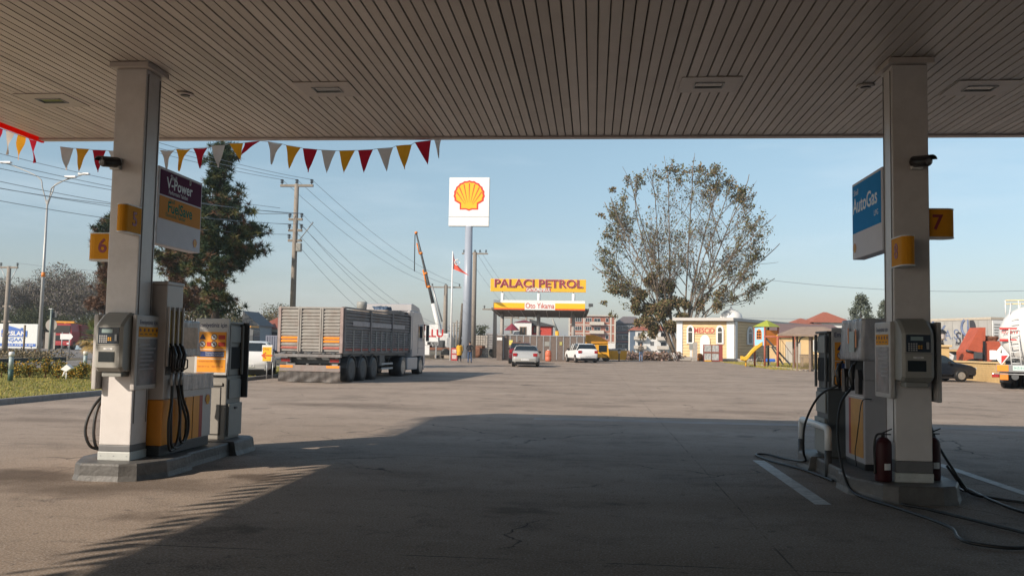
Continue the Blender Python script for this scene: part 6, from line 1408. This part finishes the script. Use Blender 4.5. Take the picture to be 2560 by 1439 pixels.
# arrow exit sign
p=gr(668,952); c=Vector((p.x,p.y,gz(p.y)+.09)); c=Vector((at(668,900,32.6).x,32.6,gz(32)+.09)); o=thing('arrow_sign','yellow exit sign with red arrow pointing left on the lawn','direction sign',c,math.radians(6)); z=lambda py:at(668,py,32.6).z-c.z
wv=(at(678,880,32.6).x-at(653,880,32.6).x)/2
MB().bbox(-wv,wv,-.05,.05,z(903),z(862),.01).build('board',white2,o); MB().box(-wv+.03,wv-.03,-.055,-.051,z(902),z(867)).build('yellow_face',pm('arrow_yellow',(.86,.52,.03),.4),o)
text('Çıkış',.12,pm('arrow_red',(.70,.12,.03),.4),o,(-.06,-.056,z(872)),0,ext=.002)
za=z(888); MB().prism([(-.22,za),(-.06,za+.13),(-.02,za+.09),(-.10,za+.025),(.20,za+.025),(.20,za-.025),(-.10,za-.025),(-.02,za-.09),(-.06,za-.13)],-.060,-.0555,'y').build('arrow',MATS['arrow_red'],o)
for dx in (0.,.22): MB().tube([(dx,0,0),(dx,0,z(903))],.02,6).build('leg',steel,o)
# houses left middle
o,hw,zt=gbox('village_house','white house with red hip roof left of the tipper truck','house',650,735,822,118,plw,rmat=pm('roof_darkred',(.27,.08,.05),.85,var=.15),rh=2.4,depth=9,ov=.7)
for u in (-.62,-.2,.25): win(o,u*hw,u*hw+1.1,zt-1.6,zt-.4,fr_=greydk)
gbox('lean_to_shed','pale shed with sloping dark roof partly hidden by the grey unit','shed',612,644,815,112,pm('shed_pale',(.32,.36,.40),.8),rmat=greydk,rh=2.0,gable='shed',depth=5)
c_,hw,zt=gbox('storage_container','grey blue storage container behind the arrow sign','container',664,712,838,104,pm('container_grey',(.22,.23,.29),.7,var=.12),depth=3)
m=MB()
for k in range(int(2*hw/.3)): m.box(-hw+.1+k*.3,-hw+.22+k*.3,-.06,-.003,.1,zt-.1)
m.build('corrugation',MATS['container_grey'],c_)
gbox('garden_wall','low dark boundary wall left of the storage container','wall',600,662,858,101,pm('wall_slate',(.06,.09,.12),.8),depth=.3)
# ---------------------------------------------------------------- garden: bollards, shrubs, palm, flood light
def bollard(label,px,pyb,pyt):
    p=gr(px,pyb); z0=.09+gz(p.y); Y=p.y-0.0; p=at(px,pyb,Y); p.z=z0; h=at(px,pyt,Y).z-z0; o=thing('bollard_light',label,'bollard light',p)
    MB().tube([(0,0,0),(0,0,h*.42)],.075,14).build('base',pm('bollard_green',(.045,.10,.09),.5),o); MB().tube([(0,0,h*.421),(0,0,h*.86)],.07,14).build('tube',pm('bollard_teal',(.35,.42,.42),.4),o); MB().lathe([(.085,h*.861),(.085,h),(.04,h+.02)],n=14).build('lens_cap',white2,o)
bollard('grey green bollard light at the far left of the lawn',25,960,880); bollard('grey green bollard light left of the palm on the lawn',211,946,878)
lg=[pm('leaf_gold',(.42,.24,.02),.8,var=.2),pm('leaf_olive',(.16,.17,.03),.8,var=.2),pm('leaf_dark',(.05,.075,.02),.8,var=.2)]
def leaves(m,c,R,n,s,mats=3,rnd=random,shell=.35,aspect=.5,wts=None):
    for _ in range(n):
        while True:
            v=Vector((rnd.uniform(-1,1),rnd.uniform(-1,1),rnd.uniform(-1,1)))
            if shell<v.length<1: break
        p=Vector((c[0]+v.x*R[0],c[1]+v.y*R[1],c[2]+v.z*R[2])); d=Vector((rnd.gauss(0,1),rnd.gauss(0,1),rnd.gauss(0,1)+.2)).normalized(); e=d.orthogonal().normalized(); e=(e*math.cos(rnd.uniform(0,6.3))+d.cross(e)*math.sin(rnd.uniform(0,6.3))).normalized()
        k=s*rnd.uniform(.6,1.4); mi=rnd.choices(range(mats),wts)[0] if wts else rnd.randrange(mats)
        m.add([p,p+(d+e*aspect)*k*.5,p+d*k,p+(d-e*aspect)*k*.5],[(0,1,2,3)],mi)
sh=[(3,.30),(42,.32),(74,.40),(112,.42),(145,.38),(178,.30),(204,.34)]
random.seed(11)
nmz=['golden shrub at the left edge of the lawn','golden shrub just right of the left bollard','second golden shrub from the left bollard','tall golden shrub in the middle of the lawn row','dark golden shrub left of the small flood light','low golden shrub right of the small flood light','small golden shrub beside the right bollard']
for (px,r),lb in zip(sh,nmz):
    q=at(px,950,29.5); o=thing('shrub',lb,'shrub',(q.x,29.5,.09),0,'golden shrubs in a row on the lawn'); m=MB()
    for k in range(9):
        a=random.uniform(0,6.28); rr=random.uniform(0,r*.6); leaves(m,(rr*math.cos(a),rr*math.sin(a),r*random.uniform(.5,1.35)),(r*.5,r*.5,r*.45),75,.075,3,shell=.1,wts=[5,3,3])
    m.build('foliage',lg,o,fix=False); MB().tube([(0,0,0),(.02,0,r)],.02,5).build('stem',rust,o)
m=MB(); 
for px in range(-5,235,9): leaves(m,(at(px,940,29.9).x,29.9+random.uniform(-.3,.3),.24),(.25,.3,.16),60,.06,3,shell=.1,wts=[1,2,4])
tag(m.build('hedge',lg,None,fix=False),'low dark green ground cover between the golden shrubs','ground cover',kind='stuff')
p=at(165,955,28.6); o=thing('garden_floodlight','small white garden flood light on the lawn between the shrubs','flood light',(p.x,28.6,.09))
MB().tube([(0,0,0),(0,0,.25)],.02,6).build('spike',white2,o); MB().prism([(-.16,.36),(.05,.52),(.22,.40),(.04,.28)],-.1,.1,'y').build('head',white2,o); MB().tube([(-.06,0,.28),(-.12,0,.12)],.03,6).build('knuckle',white2,o)
# palm
p=at(236,955,27.9); o=thing('palm_tree','small fan palm with shaggy trunk left of the left column','palm tree',(p.x,27.9,.09)); random.seed(5)
zc=at(236,845,27.9).z-.09; pk=pm('palm_trunk',(.24,.18,.13),.9,var=.3); m=MB(); m.tube([(0,0,0),(.0,0,.4),(.01,0,zc)],[.14,.11,.06],10)
for k in range(90):
    z=random.uniform(.05,zc*.8); a=random.uniform(0,6.28); r=.12; d=Vector((math.cos(a),math.sin(a),0)); b0=d*r*.7+Vector((0,0,z)); t=Vector((-d.y,d.x,0))*.035
    m.add([b0-t,b0+t,b0+d*.10+Vector((0,0,.09))],[(0,1,2)])
m.build('trunk',pk,o,fix=False); m=MB(); gm_=[pm('palm_green',(.07,.10,.03),.6),pm('palm_olive',(.16,.15,.04),.6),pm('palm_dry',(.36,.24,.08),.8)]
for k in range(34):
    a=k*2.4; el=random.uniform(-.7,1.35); d=Vector((math.cos(a)*math.cos(el),math.sin(a)*math.cos(el),math.sin(el))); st=random.uniform(.22,.42); c0=Vector((0,0,zc)); c1=c0+d*st; m.tube([c0,c1],.008,4,1)
    u=d.cross(Vector((0,0,1))).normalized(); v=u.cross(d); mi=2 if el<-.2 else (0 if random.random()<.6 else 1)
    for i in range(20):
        t=math.radians(-80+8.4*i); q=(d*math.cos(t)+u*math.sin(t)); L_=random.uniform(.34,.5)*(1-.25*abs(t)); e=c1+q*L_-Vector((0,0,.10 if el<.3 else .03)); w_=(u*math.cos(t)-d*math.sin(t))*.011
        m.add([c1,c1+q*L_*.5+w_,e,c1+q*L_*.5-w_],[(0,1,2,3)],mi)
m.build('crown',gm_,o,fix=False)
# ---------------------------------------------------------------- trees
bark=pm('bark_grey',(.19,.155,.125),.9,var=.25,sc=3,bump=.4); barkd=pm('bark_dark',(.045,.035,.03),.95,var=.3)
def pine(label,px,Y,topy,bare,crownr,zc0,seed,dens=1.0,brown=.3):
    "zc0: fraction of height where the crown starts"
    rnd=random.Random(seed); c=gp(px,Y); H=at(px,topy,Y).z-c.z; o=thing('pine_tree',label,'pine tree',c)
    m=MB(); m.tube([(0,0,0),(.05,0,H*.3),(-.05,0,H*.6),(.05,0,H*.97)],[.26,.21,.13,.03],10); cl=[]; z=H*zc0
    while z<H*.97:
        k=(z/H-zc0)/(1-zc0); R=crownr*(.62+.38*math.sin(k*9+seed))*min(1,(1.02-k)*3.2)**.6
        for b_ in range(rnd.choice((4,5,5,6))):
            a=rnd.uniform(0,6.28); r=R*rnd.uniform(.45,1.15); tip=Vector((math.cos(a)*r,math.sin(a)*r,z+r*rnd.uniform(-.05,.38))); st=Vector((0,0,z)); mid=st.lerp(tip,.5)+Vector((0,0,-.08*r))
            m.tube([st,mid,tip],[.05*(1-k*.6),.03,.012],5)
            n=max(5,int(r*9*dens))
            for i in range(n):
                t=.30+.75*i/n; q=(st.lerp(mid,t*2) if t<.5 else mid.lerp(tip,(t-.5)*2)); q=q+Vector((rnd.gauss(0,.2),rnd.gauss(0,.2),rnd.gauss(.06,.15))); cl.append((q,k,rnd.random()))
        z+=H*rnd.uniform(.018,.032)
    m.build('trunk',barkd,o,fix=False); m=MB()
    for q,k,rv in cl:
        br=rv<brown*(1.25-k*1.1); mi=2 if br else (1 if rv>.80 else 0); nn=26
        for _ in range(nn):
            d=Vector((rnd.gauss(0,1),rnd.gauss(0,1),rnd.gauss(.25,.8))).normalized(); L_=rnd.uniform(.22,.42); e=d.orthogonal().normalized()*.024
            m.add([q-e,q+e,q+d*L_],[(0,1,2)],mi)
    m.build('crown',[pm('needle_green',(.030,.055,.022),.7),pm('needle_olive',(.12,.12,.035),.7),pm('needle_brown',(.16,.085,.05),.8)],o,fix=False); return o
pine('tall dark pine behind the fuel price sign and the grey unit',533,45,350,0,2.75,.25,4,1.35,.2)
pine('second pine with browned branches left of the tall dark pine',437,50,575,0,2.1,.42,8,.9,.75)
pine('thin pine with brown tip behind the left column',262,52,530,0,1.2,.35,14,.8,.9)
def broad(name,label,cat,c,H,Rc,seed,mats,nl,ls,bk=bark,bare=.0,group=None,flat=1.0,trunk_r=.18,z0=.28,nb=9):
    rnd=random.Random(seed); o=thing(name,label,cat,c,0,group); m=MB(); m.tube([(0,0,0),(rnd.uniform(-.2,.2),0,H*.35),(rnd.uniform(-.3,.3),0,H*.75)],[trunk_r,trunk_r*.7,trunk_r*.3],7); ends=[]
    for b_ in range(nb):
        a=b_*2.4+rnd.uniform(-.4,.4); z=H*rnd.uniform(z0*.8,.65); r=Rc*rnd.uniform(.5,.95); tip=Vector((math.cos(a)*r,math.sin(a)*r,min(H*.95,z+H*rnd.uniform(.15,.42)))); st=Vector((0,0,z*.8)); m.tube([st,st.lerp(tip,.5)+Vector((0,0,.1*H*.3)),tip],[trunk_r*.4,trunk_r*.25,.02],5); ends.append(tip)
        for s_ in range(3):
            t2=tip+Vector((rnd.gauss(0,.25)*Rc,rnd.gauss(0,.25)*Rc,rnd.uniform(-.05,.22)*H)); m.tube([st.lerp(tip,.6),t2],[trunk_r*.16,.012],4); ends.append(t2)
    ends.append(Vector((0,0,H*.92))); m.build('trunk',bk,o,fix=False); m=MB(); per=int(nl/len(ends))
    for e in ends:
        s_=rnd.uniform(.26,.46)*Rc; leaves(m,e,(s_,s_,s_*.7*flat),per,ls,len(mats),rnd,.05)
    m.build('crown',mats,o,fix=False); return o
tb=[pm('autumn_brown',(.155,.13,.115),.9,var=.2),pm('autumn_grey',(.21,.185,.175),.9,var=.2),pm('autumn_olive',(.12,.115,.07),.9,var=.2)]
tg_=[pm('dark_green_leaf',(.035,.05,.02),.9,var=.2),pm('mid_green_leaf',(.07,.08,.03),.9,var=.2)]
bases=[broad('bare_tree','','tree',(0,0,0),9,3.6,s,tb,6500,.22,group='roadside wood on the left') for s in (21,22,23)]+[broad('green_tree','','tree',(0,0,0),6,3.4,24,tg_,5000,.24,group='roadside wood on the left',z0=.1)]
first=[True]*4
spec=[(-25,100,725,0,'leftmost brown tree at the left edge of the wood'),(12,104,722,1,'brown tree behind the slim left power pole'),(44,108,730,2,'low brown tree right of the slim left power pole'),(72,110,732,0,'brown tree just left of the street lamp mast'),(103,106,722,1,'brown tree behind the street lamp mast'),(128,112,714,2,'brown tree above the round traffic sign'),(150,105,706,0,'tall grey brown tree above the red lorry'),(176,112,708,1,'tall brown tree right of the one above the red lorry'),(203,104,712,2,'brown tree behind the fan palm, left one'),(225,110,703,0,'tall brown tree behind the fan palm, right one'),(252,104,700,1,'tallest brown tree beside the left column'),(275,108,704,2,'brown tree mostly hidden by the left column'),
(25,97,790,3,'dark green bush tree above the ARSLAN hoarding'),(70,95,782,3,'dark green tree left of the round traffic sign'),(110,97,790,3,'dark green tree behind the round traffic sign'),(200,97,805,3,'low dark green tree behind the dark lorry'),(240,97,800,3,'low dark green tree behind the palm crown')]
def place(px,Y,topy,k,lb):
    c=gp(px,Y); H=at(px,topy,Y).z-c.z; s_=H/(9 if k<3 else 6)
    b_=bases[k]
    if not first[k]: b_=copy_tree(b_)
    first[k]=False; b_.location=c; b_.scale=(s_*random.uniform(.95,1.1),s_,s_); b_.rotation_euler=(0,0,random.uniform(0,6)); b_['label']=lb; return b_
for a in spec: place(*a)
t2=[pm('olive_leaf',(.11,.11,.05),.9,var=.2),pm('rust_leaf',(.17,.12,.06),.9,var=.2),pm('deep_green_leaf',(.045,.06,.025),.9)]  # third tone is a darker green leaf, mixed in at random
mid=[(478,62,742,2.2,'olive and brown tree right of the left fuel pump',1),(545,110,778,2.6,'round greenish tree behind the orange safety board',2),(582,118,790,2.6,'low tree right of the pine trunk',3),(620,122,792,3,'brown green tree above the grey service unit',4),(678,125,778,3.6,'large autumn tree behind the red hip roof',5),(708,128,785,3,'autumn tree left of the tipper truck',6)]
for px,Y,ty,R_,lb,sd in mid:
    c=gp(px,Y); broad('autumn_tree',lb,'tree',c,at(px,ty,Y).z-c.z,R_,30+sd,t2,2600,.26,z0=.2)
c=gp(1189,110); broad('round_tree','dark round tree behind the base of the tall sign pole','tree',c,at(1189,822,110).z-c.z,1.6,51,tg_,1500,.25,z0=.15)
con=[pm('juniper_blue',(.15,.17,.13),.9,var=.2),pm('juniper_dark',(.05,.065,.045),.9,var=.2)]
def conifer(label,px,Y,topy,R_,sd):
    c=gp(px,Y); H=at(px,topy,Y).z-c.z; o=thing('conifer_tree',label,'conifer',c); rnd=random.Random(sd); MB().tube([(0,0,0),(0,0,H*.9)],[.18,.03],8).build('trunk',barkd,o); m=MB()
    for i in range(130):
        z=rnd.uniform(.15,1)**.8; r=R_*(1-z)**.6*rnd.uniform(.5,1.05)+.1; a=rnd.uniform(0,6.28); leaves(m,(math.cos(a)*r,math.sin(a)*r,z*H*.97),(.34,.34,.4),34,.20,2,rnd,.05,wts=[3,2])
    m.build('crown',con,o,fix=False)
conifer('blue green conifer above the red roofs, left of the right column',2153,88,735,1.9,61); conifer('second conifer partly hidden by the right column',2218,88,752,1.7,62)
# big poplar
PY=101; c=gp(1668,PY); o=thing('poplar_tree','big half bare poplar with fanned trunks behind the yellow prayer house','tree',c); rnd=random.Random(77); kx_=lambda px:at(px,870,PY).x-c.x; kz=lambda py:at(1700,py,PY).z-c.z
bm_=MB(); lf=MB(); pk=[0]
def limb(pts,r0,r1): bm_.tube(pts,[r0+(r1-r0)*i/(len(pts)-1) for i in range(len(pts))],7)
Cc=Vector((kx_(1708),0,kz(640))); RX=(kx_(1935)-kx_(1485))/2; RZ=kz(405)-kz(640)
def grow(p,d,L_,r,dep):
    if dep==0 or r<.006:
        return
    n=4; pts=[p.copy()]; q=p.copy(); dd=d.copy()
    e=Vector(((p.x-Cc.x)/RX,p.y/RX,(p.z-Cc.z)/RZ))
    if e.length>.93: return
    for i in range(n):
        dd=(dd+Vector((rnd.gauss(0,.09),rnd.gauss(0,.09),rnd.gauss(.05,.05)))).normalized(); q=q+dd*(L_/n); pts.append(q.copy())
    bm_.tube(pts,[r*(1-.45*i/n) for i in range(n+1)],6 if dep>3 else (5 if dep>2 else 3),cap=False)
    if dep<=3:
        for q_ in pts[1:]:
            e=Vector(((q_.x-Cc.x)/RX,q_.y/RX,(q_.z-Cc.z)/RZ)); rr=e.length
            if rr>1.05: continue
            dens=(.32+.48*max(0,rr-.5)) * (1.8 if e.z>.6 else 1.0)
            if rnd.random()<dens*.80:
                k=rnd.choice((1,1,2,3)) if rr<.78 else rnd.choice((2,3,4,7))
                leaves(lf,q_,(.36,.36,.34),k,.21,3,rnd,.0,.75,wts=[5,4,1] if rr<.8 else [6,2,2])
    m_=3 if dep>2 else 2
    for i in range(m_):
        t=rnd.uniform(.35,.95); bp=pts[min(n,int(t*n)+1)]; ax=Vector((rnd.gauss(0,1),rnd.gauss(0,1),rnd.gauss(0,.5))).normalized(); nd=(dd+ax*rnd.uniform(.35,.75)).normalized(); nd.z=max(nd.z,-.15)
        grow(bp,nd,L_*rnd.uniform(.58,.78),r*.5,dep-1)
    grow(pts[-1],dd,L_*.75,r*.55,dep-1)
stems=[((1690,902),(1655,800),(1628,690),(1590,560),0.245),((1698,902),(1676,790),(1672,640),(1668,480),0.259),((1706,902),(1722,780),(1748,640),(1790,480),0.259),((1690,902),(1668,820),(1652,700),(1640,520),0.187),((1712,902),(1735,760),(1790,680),(1850,620),0.158),((1702,902),(1712,770),(1720,600),(1728,460),0.173),((1688,902),(1640,790),(1580,730),(1530,700),0.115),((1712,902),(1760,785),(1830,745),(1890,720),0.122),((1700,902),(1640,740),(1590,640),(1545,560),0.144),((1708,902),(1760,720),(1810,590),(1850,500),0.158),((1712,902),(1775,770),(1850,690),(1905,650),0.101),((1694,902),(1640,760),(1562,620),(1508,500),.10),((1696,902),(1655,720),(1600,560),(1570,450),.10),((1708,902),(1765,740),(1850,610),(1900,540),.11),((1706,902),(1745,690),(1800,540),(1835,440),.10),((1692,902),(1625,780),(1550,680),(1495,610),.09)]
for i,(a_,b_,c3,d_,r) in enumerate(stems):
    P=[Vector((kx_(x),(i%4-1.5)*.35*(k),max(0,kz(y)))) for k,(x,y) in enumerate((a_,b_,c3,d_))]; sp_=spline(P,6); limb(sp_,r*.72,.045)
    for j in range(5,len(sp_)-1):
        if rnd.random()<.62:
            t=j/len(sp_); dd=(sp_[j+1]-sp_[j]).normalized(); ax=Vector((rnd.gauss(0,1),rnd.gauss(0,1),rnd.gauss(.2,.4))).normalized(); nd=(dd*.8+ax*.8).normalized(); nd.z=max(nd.z,.0)
            grow(sp_[j],nd,rnd.uniform(1.6,3.2),.07*(1.3-t),4)
    grow(sp_[-1],(sp_[-1]-sp_[-2]).normalized(),3.0,.07,4)
pop=[pm('poplar_leaf',(.12,.115,.04),.8,var=.25),pm('poplar_brown',(.21,.14,.07),.8,var=.25),pm('poplar_dark',(.05,.06,.02),.8,var=.2)]
bm_.build('trunk',bark,o,fix=False)
def dens_clump(cx,cy,cz,R,n): leaves(lf,(cx,cy,cz),R,n,.24,3,rnd,.1,.7,wts=[4,5,1])
for px,py,Rr,n in ((1600,735,1.0,420),(1630,700,1.0,420),(1665,720,1.1,500),(1620,770,1.1,650),(1655,775,1.2,700),(1690,760,.9,420),(1605,805,.9,480),(1640,820,1.1,620),(1675,820,.9,480),(1700,790,.7,220),(1585,760,.7,260),(1612,842,.5,120),(1560,712,.7,120),(1530,735,.7,130),(1512,760,.5,90),(1532,790,.5,80),(1765,745,1.1,330),(1800,730,1.0,300),(1790,765,.9,260),(1745,770,.8,220),(1830,745,.8,180),(1660,670,.9,150),(1730,430,.9,150),(1690,425,.9,150),(1640,440,.9,140),(1600,450,.8,110),(1785,425,.8,150),(1560,500,.7,70),(1530,540,.6,60),(1840,470,.5,90),(1500,540,.35,90),(1530,480,.5,120),(1570,450,.6,130),(1675,425,.7,140),(1755,425,.7,140),(1820,450,.6,110),(1870,520,.5,90),(1510,590,.5,80),(1900,590,.4,70)):
    if n<200: n=int(n*.7)
    elif px<1730: n=int(n*2.6)
    for q in range(5):
        dx,dy,dz_=[rnd.gauss(0,.5)*Rr for _ in range(3)]; dens_clump(kx_(px)+dx,dy-.2,kz(py)+dz_*.7,(Rr*.55,Rr*.55,Rr*.5),int(n/4))
lf.build('crown',pop,o,fix=False)
# undergrowth heap behind the man in jeans
random.seed(9); m=MB(); sc=[pm('scrub_pink',(.34,.22,.19),.9,var=.2),pm('scrub_brown',(.17,.11,.07),.9,var=.2),pm('scrub_pale',(.38,.32,.28),.9,var=.2)]
for px in range(1562,1700,4): 
    q=gp(px,89); leaves(m,(q.x,89+random.uniform(-.5,.8),q.z+.38),(.5,.5,random.uniform(.3,.65)),46,.30,3,shell=.0,wts=[2,4,1])
tag(m.build('scrub',sc,None,fix=False),'tangled dry scrub and rubble below the big tree','scrub',kind='stuff')
m=MB()
for px in range(-20,165,4):
    q=at(px,890,54); leaves(m,(q.x,52+random.uniform(-1,3),.45),(.7,.8,random.uniform(.2,.45)),34,.16,3,shell=.0)
tag(m.build('weeds',[pm('weed_a',(.17,.13,.07),.9),pm('weed_b',(.10,.09,.04),.9),pm('weed_c',(.25,.19,.11),.9)],None,fix=False),'dry brown weeds on the verge beyond the road','weeds',kind='stuff')
# far wooded horizon
m=MB(); random.seed(31)
for px in range(-400,3100,9):
    Y=random.uniform(500,620); q=at(px,868,Y); h=random.uniform(3,6.5)
    leaves(m,(q.x,Y,h*.5),(6,4,h*.7),26,4.0,2,shell=.0)
tag(m.build('far_woods',[pm('far_a',(.12,.13,.12),.95),pm('far_b',(.16,.15,.13),.95)],None,fix=False),'distant low line of woods along the horizon','woods',kind='stuff')

hm=bpy.data.materials.new('haze_air'); hm.use_nodes=True; t=hm.node_tree; t.nodes.remove(t.nodes['Principled BSDF']); pv=t.nodes.new('ShaderNodeVolumePrincipled'); pv.inputs['Color'].default_value=(.85,.92,1,1); pv.inputs['Density'].default_value=.0005; pv.inputs['Anisotropy'].default_value=.2
t.links.new(pv.outputs[0],t.nodes['Material Output'].inputs['Volume']); hb=MB().box(-3100,3100,-230,4100,-1.1,27).build('haze',hm,None)
tag(hb,'thin pale haze filling the air over the whole place','haze',kind='stuff')
# every countable piece of a part becomes a part of its own
SPLIT={'recess_cheek','orange_label','colour_band','side_guard','mudflap','drive_mudguard','side_fairing','tailgate_post','corner_post','handle','legs','pilaster','bracket','seam','screw','mudguard','hinge','divider','rib','post','rail','ladder_rail','door_rib','support','eyes','ears','pillars','luffing_ram','yellow_keys','divider_line','panel_gap','door_line','grille','pictogram_disc','red_label','lattice_rail','shelf_bar','rear_door','brace','blue_stripe','slats','boom_collar','front_fascia','product_strips','rung','fingers','valve_handle','colour_panel'}
def split(o):
    me=o.data; nv=len(me.vertices); par=list(range(nv))
    def fd(i):
        while par[i]!=i: par[i]=par[par[i]]; i=par[i]
        return i
    for e in me.edges:
        a_,b_=fd(e.vertices[0]),fd(e.vertices[1]); par[a_]=b_
    grp={}
    for f in me.polygons: grp.setdefault(fd(f.vertices[0]),[]).append(f.index)
    if not 2<=len(grp)<=100 or any(ch for ch in o.children): return
    for n_,fs in enumerate(grp.values()):
        vm={}; vs=[]; fl=[]; mi=[]; sm=[]
        for fi in fs:
            f=me.polygons[fi]; t=[]
            for v in f.vertices:
                if v not in vm: vm[v]=len(vs); vs.append(me.vertices[v].co[:])
                t.append(vm[v])
            fl.append(t); mi.append(f.material_index); sm.append(f.use_smooth)
        m2=bpy.data.meshes.new(o.name.split('.')[0]); m2.from_pydata(vs,[],fl)
        for mt in me.materials: m2.materials.append(mt)
        m2.polygons.foreach_set('material_index',mi); m2.polygons.foreach_set('use_smooth',sm); m2.update()
        q=bpy.data.objects.new(o.name.split('.')[0],m2); C.objects.link(q); q.parent=o.parent; q.matrix_local=o.matrix_local.copy()
    bpy.data.objects.remove(o)
bpy.context.view_layer.update()
for o in [o for o in C.objects if o.type=='MESH' and o.parent]:
    k=o.name.split('.')[0]
    if k in SPLIT or (k=='rim' and o.parent.name.startswith('number_sign')): split(o)
